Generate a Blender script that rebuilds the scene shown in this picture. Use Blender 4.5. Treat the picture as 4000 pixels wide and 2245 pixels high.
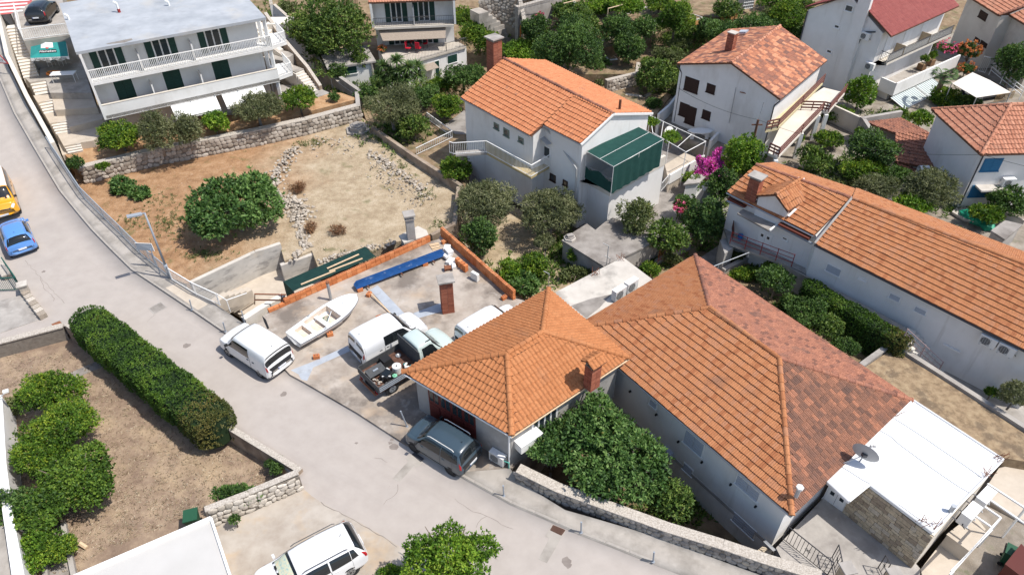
import bpy,math,random
import numpy as np
from mathutils import Vector,Matrix,geometry
for _o in list(bpy.data.objects):bpy.data.objects.remove(_o)
random.seed(7)
SC=bpy.context.scene
COL=SC.collection
# ------------ camera, sky, sun, exposure
CZ,PITCH,FPX=28.5,math.radians(40),2800.0
cam_d=bpy.data.cameras.new('camera');cam=bpy.data.objects.new('camera',cam_d);COL.objects.link(cam)
cam.location=(0,0,CZ);cam.rotation_euler=(math.radians(90)-PITCH,0,0)
cam_d.sensor_width=36;cam_d.lens=FPX/4000*36;cam_d.clip_start=.5;cam_d.clip_end=3000
SC.camera=cam
SUN_EL,SUN_AZ=math.radians(61),math.atan2(-.24,.97)
world=bpy.data.worlds.new('World');SC.world=world;world.use_nodes=True
wn=world.node_tree;bg=wn.nodes['Background']
sky=wn.nodes.new('ShaderNodeTexSky');sky.sky_type='NISHITA';sky.sun_disc=False
sky.sun_elevation=SUN_EL;sky.sun_rotation=math.pi/2-SUN_AZ
sky.air_density=1.0;sky.dust_density=1.5
wn.links.new(sky.outputs[0],bg.inputs[0]);bg.inputs[1].default_value=.145
sun_d=bpy.data.lights.new('sun','SUN');sun=bpy.data.objects.new('sun',sun_d);COL.objects.link(sun)
sun_d.energy=4.3;sun_d.angle=math.radians(.53);sun_d.color=(1,.955,.89)
sdir=Vector((math.cos(SUN_EL)*math.cos(SUN_AZ),math.cos(SUN_EL)*math.sin(SUN_AZ),math.sin(SUN_EL)))
sun.rotation_euler=sdir.to_track_quat('Z','Y').to_euler();sun.location=(30,-10,60)
SC.view_settings.view_transform='Standard';SC.view_settings.look='None'
SC.view_settings.exposure=0.22;SC.view_settings.gamma=1.0
try:SC.view_settings.use_curve_mapping=False
except Exception:pass
SC.render.engine='CYCLES'
SC.cycles.max_bounces=6;SC.cycles.diffuse_bounces=3;SC.cycles.transparent_max_bounces=6
SC.cycles.use_denoising=True
# ------------ survey of the photograph: sight line of a point -> metres at a known level
KEY={}
for i_,k_ in enumerate('ABCDEFGHIJKL'):KEY[k_]=((i_%4)*1000,(0,750,1495)[i_//4],1.928)
KEY.update(O=(0,0,1/1.5528),M=(1840,0,3.214),N=(2600,0,4.253),Q=(3600,0,3.2125),R=(3500,600,3.616),S=(3600,1800,3.25),T=(0,1400,1.71),U=(1350,1200,3.6145),V=(0,700,2.333),W=(2900,2000,3.68),X=(2800,680,4.293),Y=(2300,700,3.615),Z=(1000,850,3.214),a=(1000,0,3.616),b=(3150,300,3.213))
def ray(k,x,y):
 o=KEY[k];dx=(o[0]+x/o[2]-2000)/FPX;dy=(o[1]+y/o[2]-1122.5)/FPX
 return dx,math.cos(PITCH)-dy*math.sin(PITCH),-(math.sin(PITCH)+dy*math.cos(PITCH))
def P(k,x,y,z=0.0):
 a,b,c=ray(k,x,y);t=(z-CZ)/c
 return Vector((a*t,b*t,z))
def HY(k,x,y,Y):
 a,b,c=ray(k,x,y);t=Y/b
 return Vector((a*t,Y,CZ+c*t))
def PG(k,x,y,f):
 z=0.0
 for _ in range(12):
  p=P(k,x,y,z);z=z*.3+f(p.x,p.y)*.7
 p=P(k,x,y,z);return p
def PX(k,r,p):
 d=p.y*math.cos(PITCH)-(p.z-CZ)*math.sin(PITCH)
 return r/KEY[k][2]*d/FPX
def onwall(A,B,k,x,y):
 """where a sight line meets the upright plane through A-B: (metres along A->B, height)"""
 a,b,c=ray(k,x,y);dx,dy=B[0]-A[0],B[1]-A[1]
 n=(-dy,dx);t=(A[0]*n[0]+A[1]*n[1])/(a*n[0]+b*n[1])
 L=math.hypot(dx,dy)
 return((a*t-A[0])*dx+(b*t-A[1])*dy)/L,CZ+c*t
# ------------ objects
OFF={}
def tag(o,label=None,cat=None,group=None,kind=None):
 if label:o['label']=label
 if cat:o['category']=cat
 if group:o['group']=group
 if kind:o['kind']=kind
 return o
def thing(name,loc,label,cat,group=None,rz=None):
 o=bpy.data.objects.new(name,None);COL.objects.link(o);o.empty_display_size=.2
 o.location=loc
 if rz is not None:o.rotation_euler=(0,0,rz);OFF[o.name]=Vector((0,0,0))
 else:OFF[o.name]=Vector(loc)
 return tag(o,label,cat,group)
def off(p):return OFF.get(p.name,Vector((0,0,0)))if p else Vector((0,0,0))
def link(name,me,parent=None):
 o=bpy.data.objects.new(name,me);COL.objects.link(o)
 if parent:o.parent=parent;OFF[o.name]=off(parent)
 return o
def MO(name,V,F,mat,parent=None,smooth=False,tint=None):
 f=off(parent);me=bpy.data.meshes.new(name)
 me.from_pydata([(v[0]-f.x,v[1]-f.y,v[2]-f.z)for v in V],[],F)
 if isinstance(mat,(list,tuple)):
  for m in mat:me.materials.append(m)
 elif mat:me.materials.append(mat)
 if smooth:me.polygons.foreach_set('use_smooth',[True]*len(me.polygons))
 if tint is not None:
  at=me.attributes.new('tint','FLOAT','POINT');at.data.foreach_set('value',np.asarray(tint,dtype=np.float32))
 me.validate();me.update()
 return link(name,me,parent)
class MB:
 def __init__(s):s.V=[];s.F=[]
 def add(s,V,F):
  n=len(s.V);s.V+=[tuple(v)for v in V];s.F+=[tuple(i+n for i in f)for f in F];return s
 def box(s,c,d,rz=0.0):
  hx,hy,hz=d[0]/2,d[1]/2,d[2]/2;co,si=math.cos(rz),math.sin(rz);V=[]
  for z in(-hz,hz):
   for x,y in((-hx,-hy),(hx,-hy),(hx,hy),(-hx,hy)):V.append((c[0]+x*co-y*si,c[1]+x*si+y*co,c[2]+z))
  return s.add(V,[(3,2,1,0),(4,5,6,7),(0,1,5,4),(1,2,6,5),(2,3,7,6),(3,0,4,7)])
 def prism(s,poly,z0,z1):
  """poly of (x,y[,z]); z1 None -> own z on top, z0 a number (bottom) """
  poly=list(poly)
  if area2(poly)<0:poly=poly[::-1]
  n=len(poly);top=[(p[0],p[1],p[2]if z1 is None else z1)for p in poly];bot=[(p[0],p[1],z0)for p in poly]
  tri=geometry.tessellate_polygon([[Vector((p[0],p[1],0))for p in poly]])
  F=[]
  for t in tri:
   a=(poly[t[1]][0]-poly[t[0]][0])*(poly[t[2]][1]-poly[t[0]][1])-(poly[t[1]][1]-poly[t[0]][1])*(poly[t[2]][0]-poly[t[0]][0])
   t=t if a>0 else t[::-1]
   F.append(tuple(i+n for i in t));F.append(tuple(t[::-1]))
  F+=[(i,(i+1)%n,(i+1)%n+n,i+n)for i in range(n)]
  return s.add(bot+top,F)
 def tube(s,p0,p1,r,n=8,r1=None,cap=True):
  p0,p1=Vector(p0),Vector(p1);r1=r if r1 is None else r1;ax=(p1-p0).normalized()
  u=ax.orthogonal().normalized();w=ax.cross(u);V=[]
  for p,q in((p0,r),(p1,r1)):
   for i in range(n):
    t=2*math.pi*i/n;V.append(p+u*(q*math.cos(t))+w*(q*math.sin(t)))
  F=[(i,(i+1)%n,(i+1)%n+n,i+n)for i in range(n)]
  if cap:F+=[tuple(range(n))[::-1],tuple(range(n,2*n))]
  return s.add(V,F)
 def path(s,pts,r,n=6):
  for a,b in zip(pts,pts[1:]):s.tube(a,b,r,n)
  return s
 def quad(s,a,b,c,d):return s.add([a,b,c,d],[(0,1,2,3)])
 def o(s,name,mat,parent=None,smooth=False):return MO(name,s.V,s.F,mat,parent,smooth)
def area2(p):return sum(p[i][0]*p[(i+1)%len(p)][1]-p[(i+1)%len(p)][0]*p[i][1]for i in range(len(p)))
_unit={}
def unit(kind,mat):
 key=(kind,mat.name)
 if key not in _unit:
  m=MB()
  if kind=='rod':m.tube((0,0,0),(0,0,1),1,6)
  elif kind=='cube':m.box((0,0,0),(1,1,1))
  elif kind=='block':
   c,V,F=.44,[],[]
   for z,q in((-.5,c),(-c,.5),(c,.5),(.5,c)):
    for sx,sy in((-1,-1),(1,-1),(1,1),(-1,1)):V.append((sx*q,sy*q,z))
   for k in range(3):F+=[(4*k+i,4*k+(i+1)%4,4*k+4+(i+1)%4,4*k+4+i)for i in range(4)]
   F+=[(3,2,1,0),(12,13,14,15)];m.add(V,F)
  me=bpy.data.meshes.new(kind);me.from_pydata(m.V,[],m.F);me.materials.append(mat);me.update();_unit[key]=me
 return _unit[key]
def rod(name,p0,p1,r,mat,parent=None):
 p0,p1=Vector(p0),Vector(p1);d=p1-p0;o=link(name,unit('rod',mat),parent)
 q=d.to_track_quat('Z','Y')if d.length>1e-6 else Vector((0,0,1)).to_track_quat('Z','Y')
 o.matrix_basis=Matrix.LocRotScale(p0-off(parent),q,Vector((r,r,d.length)));return o
def blk(name,c,d,mat,parent=None,rz=0.0,kind='cube',rot=None):
 o=link(name,unit(kind,mat),parent)
 q=rot if rot is not None else Matrix.Rotation(rz,3,'Z').to_quaternion()
 o.matrix_basis=Matrix.LocRotScale(Vector(c)-off(parent),q,Vector(d));return o
def bar(name,p0,p1,w,h,mat,parent=None,kind='cube'):
 """a straight bar of width w and height h from p0 to p1 (centre line)"""
 p0,p1=Vector(p0),Vector(p1);d=p1-p0;x=d.normalized();up=Vector((0,0,1))if abs(x.z)<.95 else Vector((1,0,0))
 y=up.cross(x).normalized();z=x.cross(y);m=Matrix((x,y,z)).transposed()
 o=link(name,unit(kind,mat),parent)
 o.matrix_basis=Matrix.LocRotScale((p0+p1)/2-off(parent),m.to_quaternion(),Vector((d.length,w,h)));return o
# ------------ materials (all procedural)
def _mat(name):
 m=bpy.data.materials.new(name);m.use_nodes=True;nt=m.node_tree;b=nt.nodes['Principled BSDF'];return m,nt,b
def _n(nt,t,**kw):
 n=nt.nodes.new(t)
 for k,v in kw.items():
  if k in n.inputs:n.inputs[k].default_value=v
  else:setattr(n,k,v)
 return n
def _ramp(nt,cols,pos=None):
 r=nt.nodes.new('ShaderNodeValToRGB');e=r.color_ramp.elements;k=len(cols)
 pos=pos or[i/max(1,k-1)for i in range(k)]
 e[0].position,e[0].color=pos[0],(*cols[0],1)
 e[1].position,e[1].color=pos[-1],(*cols[-1],1)
 for p,c in list(zip(pos,cols))[1:-1]:
  q=e.new(p);q.color=(*c,1)
 return r
def mat(name,cols,scale=2.0,rough=.85,bump=.0,bscale=None,metal=0.0,spec=.3,stains=(),pos=None,detail=6.0,bdist=.02,cracks=None,coat=0.0):
 """noise between the colours, then stains = (colour, noise scale, lo, hi, strength[, stretch xyz])"""
 m,nt,b=_mat(name);L=nt.links.new
 b.inputs['Roughness'].default_value=rough;b.inputs['Metallic'].default_value=metal;b.inputs['Specular IOR Level'].default_value=spec
 if coat:b.inputs['Coat Weight'].default_value=coat;b.inputs['Coat Roughness'].default_value=.06
 if not isinstance(cols[0],(tuple,list)):cols=[cols]
 tc=_n(nt,'ShaderNodeTexCoord')
 if len(cols)==1 and not stains and not bump:
  b.inputs['Base Color'].default_value=(*cols[0],1);return m
 geo=_n(nt,'ShaderNodeNewGeometry')
 if len(cols)>1:
  nz=_n(nt,'ShaderNodeTexNoise',Scale=scale,Detail=detail,Roughness=.62);L(geo.outputs['Position'],nz.inputs['Vector'])
  r=_ramp(nt,cols,pos or[.32+.36*i/(len(cols)-1)for i in range(len(cols))]);L(nz.outputs['Fac'],r.inputs[0]);c=r.outputs[0]
 else:
  rgb=_n(nt,'ShaderNodeRGB');rgb.outputs[0].default_value=(*cols[0],1);c=rgb.outputs[0]
 for st in stains:
  n2=_n(nt,'ShaderNodeTexNoise',Scale=st[1],Detail=5.0,Roughness=.6)
  mp=_n(nt,'ShaderNodeMapping');mp.inputs['Location'].default_value=(st[1]*3.1,7.7,1.3)
  if len(st)>5:mp.inputs['Scale'].default_value=st[5]
  if len(st)>6:mp.vector_type='TEXTURE';mp.inputs['Scale'].default_value=[1/q for q in st[5]];mp.inputs['Rotation'].default_value=(0,0,st[6])
  L(geo.outputs['Position'],mp.inputs[0]);L(mp.outputs[0],n2.inputs['Vector'])
  mr=_n(nt,'ShaderNodeMapRange');mr.inputs[1].default_value,mr.inputs[2].default_value=st[2],st[3];mr.inputs[4].default_value=st[4]
  L(n2.outputs['Fac'],mr.inputs[0])
  mx=_n(nt,'ShaderNodeMix',data_type='RGBA');L(mr.outputs[0],mx.inputs[0]);L(c,mx.inputs[6]);mx.inputs[7].default_value=(*st[0],1);c=mx.outputs[2]
 if cracks:
  vo=_n(nt,'ShaderNodeTexVoronoi',feature='DISTANCE_TO_EDGE',Scale=cracks[0])
  wv=_n(nt,'ShaderNodeTexNoise',Scale=cracks[0]*3,Detail=4.0)
  ad=_n(nt,'ShaderNodeMix',data_type='RGBA');ad.inputs[0].default_value=.25
  L(geo.outputs['Position'],wv.inputs['Vector']);L(geo.outputs['Position'],ad.inputs[6]);L(wv.outputs['Color'],ad.inputs[7]);L(ad.outputs[2],vo.inputs['Vector'])
  mr=_n(nt,'ShaderNodeMapRange');mr.inputs[1].default_value,mr.inputs[2].default_value=0,cracks[1];mr.inputs[3].default_value,mr.inputs[4].default_value=cracks[3],0
  L(vo.outputs['Distance'],mr.inputs[0])
  gate=_n(nt,'ShaderNodeTexNoise',Scale=cracks[0]*.6);L(geo.outputs['Position'],gate.inputs['Vector'])
  g2=_n(nt,'ShaderNodeMapRange');g2.inputs[1].default_value,g2.inputs[2].default_value=.5,.62;L(gate.outputs['Fac'],g2.inputs[0])
  mu=_n(nt,'ShaderNodeMath',operation='MULTIPLY');L(mr.outputs[0],mu.inputs[0]);L(g2.outputs[0],mu.inputs[1])
  mx=_n(nt,'ShaderNodeMix',data_type='RGBA');L(mu.outputs[0],mx.inputs[0]);L(c,mx.inputs[6]);mx.inputs[7].default_value=(*cracks[2],1);c=mx.outputs[2]
 L(c,b.inputs['Base Color'])
 if bump:
  nb=_n(nt,'ShaderNodeTexNoise',Scale=bscale or scale*6,Detail=6.0,Roughness=.7);L(geo.outputs['Position'],nb.inputs['Vector'])
  bp=_n(nt,'ShaderNodeBump',Strength=bump,Distance=bdist);L(nb.outputs['Fac'],bp.inputs['Height']);L(bp.outputs[0],b.inputs['Normal'])
 return m
def tint_mat(name,cols,rough=.8,dirt=None,bump=.25,spec=.25,transl=0.0,pos=None,var=.25,nscale=9.0):
 """colour picked per piece from the 'tint' attribute, with fine noise on top"""
 m,nt,b=_mat(name);L=nt.links.new;b.inputs['Roughness'].default_value=rough;b.inputs['Specular IOR Level'].default_value=spec
 at=_n(nt,'ShaderNodeAttribute',attribute_name='tint');geo=_n(nt,'ShaderNodeNewGeometry')
 r=_ramp(nt,cols,pos);L(at.outputs['Fac'],r.inputs[0]);c=r.outputs[0]
 nz=_n(nt,'ShaderNodeTexNoise',Scale=nscale,Detail=4.0);L(geo.outputs['Position'],nz.inputs['Vector'])
 mr=_n(nt,'ShaderNodeMapRange');mr.inputs[1].default_value,mr.inputs[2].default_value,mr.inputs[3].default_value,mr.inputs[4].default_value=.3,.7,1-var,1+var*.6
 L(nz.outputs['Fac'],mr.inputs[0])
 mx=_n(nt,'ShaderNodeMix',data_type='RGBA',blend_type='MULTIPLY');mx.inputs[0].default_value=1;L(c,mx.inputs[6]);L(mr.outputs[0],mx.inputs[7]);c=mx.outputs[2]
 if dirt:
  n2=_n(nt,'ShaderNodeTexNoise',Scale=dirt[1],Detail=5.0);L(geo.outputs['Position'],n2.inputs['Vector'])
  m2=_n(nt,'ShaderNodeMapRange');m2.inputs[1].default_value,m2.inputs[2].default_value,m2.inputs[4].default_value=dirt[2],dirt[3],dirt[4];L(n2.outputs['Fac'],m2.inputs[0])
  mx=_n(nt,'ShaderNodeMix',data_type='RGBA');L(m2.outputs[0],mx.inputs[0]);L(c,mx.inputs[6]);mx.inputs[7].default_value=(*dirt[0],1);c=mx.outputs[2]
 L(c,b.inputs['Base Color'])
 if transl:
  tr=_n(nt,'ShaderNodeBsdfTranslucent');mc=_n(nt,'ShaderNodeMix',data_type='RGBA',blend_type='MULTIPLY');mc.inputs[0].default_value=1
  L(c,mc.inputs[6]);mc.inputs[7].default_value=(1.25,1.35,.45,1);L(mc.outputs[2],tr.inputs[0])
  ms=_n(nt,'ShaderNodeMixShader');ms.inputs[0].default_value=transl;L(b.outputs[0],ms.inputs[1]);L(tr.outputs[0],ms.inputs[2])
  L(ms.outputs[0],nt.nodes['Material Output'].inputs[0])
 elif bump:
  bp=_n(nt,'ShaderNodeBump',Strength=bump,Distance=.01);L(nz.outputs['Fac'],bp.inputs['Height']);L(bp.outputs[0],b.inputs['Normal'])
 return m
def glass_mat(name,col=(.03,.04,.045),rough=.06):
 m,nt,b=_mat(name);b.inputs['Base Color'].default_value=(*col,1);b.inputs['Roughness'].default_value=rough;b.inputs['Specular IOR Level'].default_value=.6;return m
def stripe_mat(name,c1,c2,direction,width,rough=.7,bump=0.0):
 m,nt,b=_mat(name);L=nt.links.new;b.inputs['Roughness'].default_value=rough
 geo=_n(nt,'ShaderNodeNewGeometry');dp=_n(nt,'ShaderNodeVectorMath',operation='DOT_PRODUCT');L(geo.outputs['Position'],dp.inputs[0])
 d=Vector(direction).normalized();dp.inputs[1].default_value=d
 mu=_n(nt,'ShaderNodeMath',operation='MULTIPLY');L(dp.outputs['Value'],mu.inputs[0]);mu.inputs[1].default_value=1/width
 fr=_n(nt,'ShaderNodeMath',operation='FRACT');L(mu.outputs[0],fr.inputs[0])
 r=_ramp(nt,[c1,c1,c2,c2],[0,.49,.51,1]);L(fr.outputs[0],r.inputs[0]);L(r.outputs[0],b.inputs['Base Color'])
 if bump:
  bp=_n(nt,'ShaderNodeBump',Strength=bump,Distance=.02);L(fr.outputs[0],bp.inputs['Height']);L(bp.outputs[0],b.inputs['Normal'])
 return m
# ------------ materials used all over
ASPH=mat('asphalt_pale',[(.372,.33,.296),(.396,.353,.318),(.418,.374,.338)],1.1,.9,.35,70,bdist=.01,stains=[((.325,.292,.266),.3,.52,.72,.4),((.43,.388,.345),.6,.56,.75,.4),((.33,.292,.265),1.0,.56,.72,.4,(.12,1,1),-.55),((.2,.17,.15),1.7,.725,.75,.5),((.27,.24,.22),16,.68,.76,.5)])
PAVE=mat('pavement_concrete',[(.33,.30,.265),(.40,.365,.325)],1.4,.9,.2,40,bdist=.01,stains=[((.21,.19,.165),.7,.48,.66,.75),((.5,.46,.41),1.2,.58,.72,.5)])
KERB=mat('kerb_concrete',[(.30,.275,.25),(.38,.35,.31)],3,.9,.2)
DECK=mat('deck_concrete',[(.30,.252,.21),(.39,.338,.287),(.46,.405,.35)],.7,.92,.25,30,bdist=.01,stains=[((.15,.125,.105),.4,.47,.62,.85),((.46,.35,.25),.55,.54,.7,.6),((.5,.47,.43),1.6,.6,.74,.5)],cracks=(.2,.004,(.2,.17,.14),.4))
CONC=mat('old_concrete',[(.30,.275,.25),(.42,.39,.355)],1.2,.92,.25,30,stains=[((.20,.18,.165),.8,.5,.68,.7),((.5,.47,.43),1.5,.6,.72,.5)])
CONCD=mat('weathered_concrete',[(.19,.17,.15),(.28,.255,.23),(.35,.32,.29)],1.0,.95,.3,30,stains=[((.14,.12,.105),.6,.5,.66,.6)])
CONCW=mat('pale_concrete',[(.46,.42,.37),(.58,.54,.48)],.9,.9,.15,30,stains=[((.25,.23,.205),.7,.54,.68,.65)])
BOARD=mat('board_marked_concrete',[(.40,.375,.34),(.52,.49,.445)],.9,.9,.2,14,stains=[((.2,.19,.18),1.0,.52,.66,.7,(1,1,3)),((.55,.45,.33),.7,.58,.7,.5)])
DRY=mat('dry_grass_ground',[(.22,.152,.108),(.325,.236,.166),(.42,.315,.217)],1.6,.98,.9,38,detail=9,bdist=.04,stains=[((.47,.35,.215),.5,.5,.7,.55),((.16,.108,.082),.38,.52,.66,.55),((.46,.38,.28),19,.66,.74,.6),((.1,.07,.05),13,.64,.72,.5)])
DRYB=mat('dry_straw_ground',[(.22,.155,.095),(.34,.245,.15),(.44,.335,.21)],3.0,.98,.9,40,detail=9,bdist=.05,stains=[((.15,.11,.075),1.1,.52,.64,.75),((.5,.4,.27),9,.6,.7,.5),((.13,.09,.06),8,.62,.7,.5)])
SOIL=mat('terrace_soil',[(.30,.165,.085),(.42,.25,.13),(.5,.33,.19)],1.5,.98,.9,26,detail=9,bdist=.05,stains=[((.24,.13,.07),9,.6,.7,.5),((.55,.42,.28),6,.62,.72,.5)])
SOILD=mat('dark_garden_soil',[(.16,.11,.07),(.25,.175,.105),(.33,.25,.16)],1.2,.98,.9,20,detail=9,bdist=.05,stains=[((.09,.11,.035),1.1,.52,.66,.6),((.4,.33,.24),4,.62,.72,.5)])  # dark brown soil colour with greenish and pale mottling
GRAVEL=mat('gravel_ground',[(.2,.17,.137),(.29,.25,.205),(.37,.33,.28)],1.0,.98,.8,24,bdist=.04,stains=[((.17,.14,.1),.6,.52,.66,.6),((.1,.13,.045),.8,.6,.7,.5)])
CREAM=mat('cream_paving',[(.44,.375,.30),(.53,.46,.375)],1.6,.8,.1)
WHITE=mat('white_render',[(.71,.695,.665),(.78,.765,.74)],.8,.88,.2,60,bdist=.006,stains=[((.55,.52,.47),.5,.55,.7,.5,(1,1,.4)),((.5,.47,.42),2.2,.6,.72,.45,(1,1,.07))])
WHITEP=mat('white_paint',[(.80,.79,.765)],rough=.55)
WROOF=mat('white_roof_coating',[(.72,.72,.715),(.78,.78,.775)],.9,.6,.12,20,stains=[((.68,.68,.67),.6,.58,.72,.4)])
CREAMW=mat('cream_render',[(.60,.545,.465),(.67,.615,.535)],.8,.9,.15,50,stains=[((.45,.40,.34),.6,.56,.7,.5)])
GREYR=mat('grey_render',[(.33,.315,.295),(.42,.40,.375)],1.0,.95,.3,40,stains=[((.22,.21,.195),.8,.52,.66,.6),((.5,.48,.45),1.6,.6,.7,.5)])
GALV=mat('galvanised_steel',[(.40,.42,.44),(.48,.5,.52)],6,.5,metal=.6)
STEELD=mat('dark_painted_steel',[(.07,.07,.075)],rough=.5)
GREYM=mat('grey_painted_metal',[(.28,.31,.35)],rough=.5)
WOODW=mat('pale_timber',[(.55,.40,.25),(.66,.5,.33)],5,.8)
WOODD=mat('brown_timber',[(.12,.055,.035),(.16,.075,.045)],6,.7)
RUST=mat('rusty_steel',[(.19,.07,.04),(.28,.12,.06)],9,.9,.2)
REDP=mat('red_painted_steel',[(.30,.035,.03)],rough=.5)
PIPE=mat('grey_pipe',[(.42,.42,.41)],rough=.6)
GREENS=mat('dark_green_shutter',[(.010,.042,.032),(.016,.055,.042)],3,.55)
BROWNS=mat('dark_brown_shutter',[(.030,.012,.010)],rough=.55)
BLUES=mat('blue_shutter',[(.02,.135,.27),(.03,.165,.31)],4,.6)
GREYSH=mat('grey_blind',[(.42,.45,.5)],rough=.6)
GLASS=glass_mat('window_glass')
BLACK=mat('black_plastic',[(.016,.016,.017)],rough=.55)
DARKHOLE=mat('dark_interior',[(.02,.018,.016)],rough=.9)
ACW=mat('air_conditioner_white',[(.72,.71,.68)],rough=.5)
PLASTER=mat('stair_limestone',[(.60,.55,.48),(.70,.655,.59)],2.5,.85,.1)
STONEM=tint_mat('wall_stone',[(.27,.225,.185),(.38,.325,.265),(.47,.415,.35),(.55,.49,.42)],.95,nscale=14,var=.3,bump=.5)
STONEW=tint_mat('pale_field_stone',[(.33,.28,.225),(.43,.375,.31),(.53,.475,.405)],.95,nscale=12,var=.28,bump=.5)
STONEG=tint_mat('grey_wall_stone',[(.20,.18,.165),(.30,.275,.25),(.38,.35,.32),(.45,.40,.33)],.95,nscale=12,var=.3,bump=.5)
ASHL=tint_mat('tan_ashlar',[(.33,.26,.19),(.45,.36,.25),(.55,.45,.31),(.5,.43,.34)],.9,nscale=10,var=.3,bump=.4)
MORTAR=mat('lime_mortar',[(.17,.145,.12),(.25,.22,.185)],6,.98,.4,30)
COPING=mat('pebbled_coping',[(.33,.29,.245),(.44,.395,.34),(.56,.51,.45)],14,.95,.8,16,detail=2,bdist=.03)
BRICK=tint_mat('clay_block',[(.50,.165,.06),(.60,.215,.08),(.66,.27,.115)],.85,nscale=16,var=.18,bump=.4)
RBRICK=tint_mat('red_facing_brick',[(.25,.08,.05),(.32,.108,.064),(.38,.14,.085)],.85,nscale=20,var=.25,bump=.3)
# ------------ ground
def sm(t):t=max(0,min(1,t));return t*t*(3-2*t)
def roadz(x,y):return 5.4*sm((y-37)/29)*(1 if x<-8 else 0)-.5*sm((x-1)/11)*(1 if y<27 else 0)
def structure(o,label=None):o['kind']='structure';return o
def patch(name,pts,m,skirt=1.5,dz=0.0):
 """a sheet of ground given by surveyed corners (view key, x, y, level); its edge goes down by skirt"""
 V=[P(*p)+Vector((0,0,dz))for p in pts]
 b=MB();b.prism(V,min(v.z for v in V)-skirt,None)
 return structure(b.o(name,m))
def ribbon(name,left,right,zf,m,skirt=.6,na=4,nu=5):
 Ls,Rs=[PG(*p,zf)for p in left],[PG(*p,zf)for p in right];rows=[]
 for i in range(len(Ls)-1):
  for k in range(na):
   f=k/na;a,b_=Ls[i].lerp(Ls[i+1],f),Rs[i].lerp(Rs[i+1],f);rows.append((a,b_))
 rows.append((Ls[-1],Rs[-1]));V,F=[],[];n=nu+1
 for a,b_ in rows:
  for j in range(n):
   p=a.lerp(b_,j/nu);V.append((p.x,p.y,zf(p.x,p.y)))
 for i in range(len(rows)-1):
  for j in range(nu):
   q=i*n+j;F.append((q,q+1,q+1+n,q+n))
 base=len(V)
 for e in(0,nu):
  st=len(V)
  for i in range(len(rows)):v=V[i*n+e];V.append((v[0],v[1],v[2]-skirt))
  for i in range(len(rows)-1):F.append((i*n+e,(i+1)*n+e,st+i+1,st+i))
 nrm=Vector((V[F[0][1]][0]-V[F[0][0]][0],V[F[0][1]][1]-V[F[0][0]][1],0)).cross(Vector((V[F[0][3]][0]-V[F[0][0]][0],V[F[0][3]][1]-V[F[0][0]][1],0))).z
 if nrm<0:F=[f[::-1]for f in F]
 return structure(MO(name,V,F,m,None,True))
gv,gf=[],[]
gx=[-900,-500,-260,-150,-100]+list(range(-80,85,8))+[100,150,260,500,900]
gy=[-600,-300,-120,-60,-30]+list(range(-16,120,8))+[130,160,220,350,600,1200]
for y in gy:
 for x in gx:gv.append((x,y,-3.6+4.5*sm((y-50)/50)+30*sm((y-90)/600)+random.uniform(-.15,.15)))
for j in range(len(gy)-1):
 for i in range(len(gx)-1):q=j*len(gx)+i;gf.append((q,q+1,q+1+len(gx),q+len(gx)))
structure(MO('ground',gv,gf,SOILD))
KERBL=[('A',-120,330),('A',-60,470),('A',0,590),('A',115,860),('A',265,1120),('E',460,0),('E',700,290),('E',1000,590),('E',1240,750),('E',1450,890),('E',1720,1075),('F',260,1370),('J',360,0),('J',760,230),('J',1100,450),('J',1510,680),('K',0,910),('K',530,1140),('K',1060,1350),('K',1600,1560),('L',0,1750)]
s_=lambda x,y:('O',x/1.5528,y/1.5528)
LEFTL=[('A',-1100,330),('A',-1000,560),('A',-900,700),('A',-850,1000),('A',-800,1250),('E',-700,200),('E',-600,700),('E',-500,1140),('E',100,1120),s_(262,1271),s_(400,1361),s_(560,1465),s_(720,1569),s_(900,1686),s_(1156,1853),('J',-300,1300),('J',300,1800),('J',900,2000),('J',1500,2100),('K',200,2200),('K',900,2300)]
ribbon('road',LEFTL,KERBL,roadz,ASPH,na=6,nu=8)
SWO=[('A',-60,120),('A',0,235),('A',62,500),('A',200,790),('A',378,1105),('E',640,40),('E',790,195),('E',1060,460),('E',1300,655),('E',1560,800),('E',1850,1000)]
ribbon('sidewalk',KERBL[:11],SWO,lambda x,y:roadz(x,y)+.12,PAVE,nu=3)
SWK=[('J',1890,600),('K',42,735),('K',400,955),('K',950,1115),('K',1350,1255),('K',1950,1470),('L',200,1600)]
ribbon('sidewalk',KERBL[15:]+[('L',300,2000)],SWK,lambda x,y:roadz(x,y)+.12,PAVE,nu=3)
def kerb(line,zf):
 pts=[PG(*p,zf)for p in line]
 for a,b_ in zip(pts,pts[1:]):
  L_=(b_-a).length;n=max(1,round(L_/1.0))
  for i in range(n):
   p,q=a.lerp(b_,i/n),a.lerp(b_,(i+.985)/n)
   p=Vector((p.x,p.y,zf(p.x,p.y)+.045));q=Vector((q.x,q.y,zf(q.x,q.y)+.045))
   o=bar('kerb',p,q,.13,.19,KERB,None,'block');o['kind']='structure'
kerb(KERBL[2:11],roadz);kerb(KERBL[15:19],roadz)
DK=.13
deck=patch('yard_deck',[('F',255,1372,DK),('E',1850,1000,DK),('F',10,985,DK),('F',85,905,DK),('F',1310,372,DK),('F',1375,355,DK),('F',1395,300,DK),('F',1470,350,DK),('F',1960,800,DK),('G',560,950,DK),('K',560,60,DK),('J',1930,640,DK),('J',1510,672,DK),('J',1100,443,DK),('J',760,223,DK),('J',360,-8,DK)],DECK,3.2)
tag(deck,'stained grey concrete yard deck under boat and vans')
patch('path',[('E',1245,720,.126),('E',1330,690,.126),('E',1565,845,.126),('E',1490,888,.126)],CREAM,.02)
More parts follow.
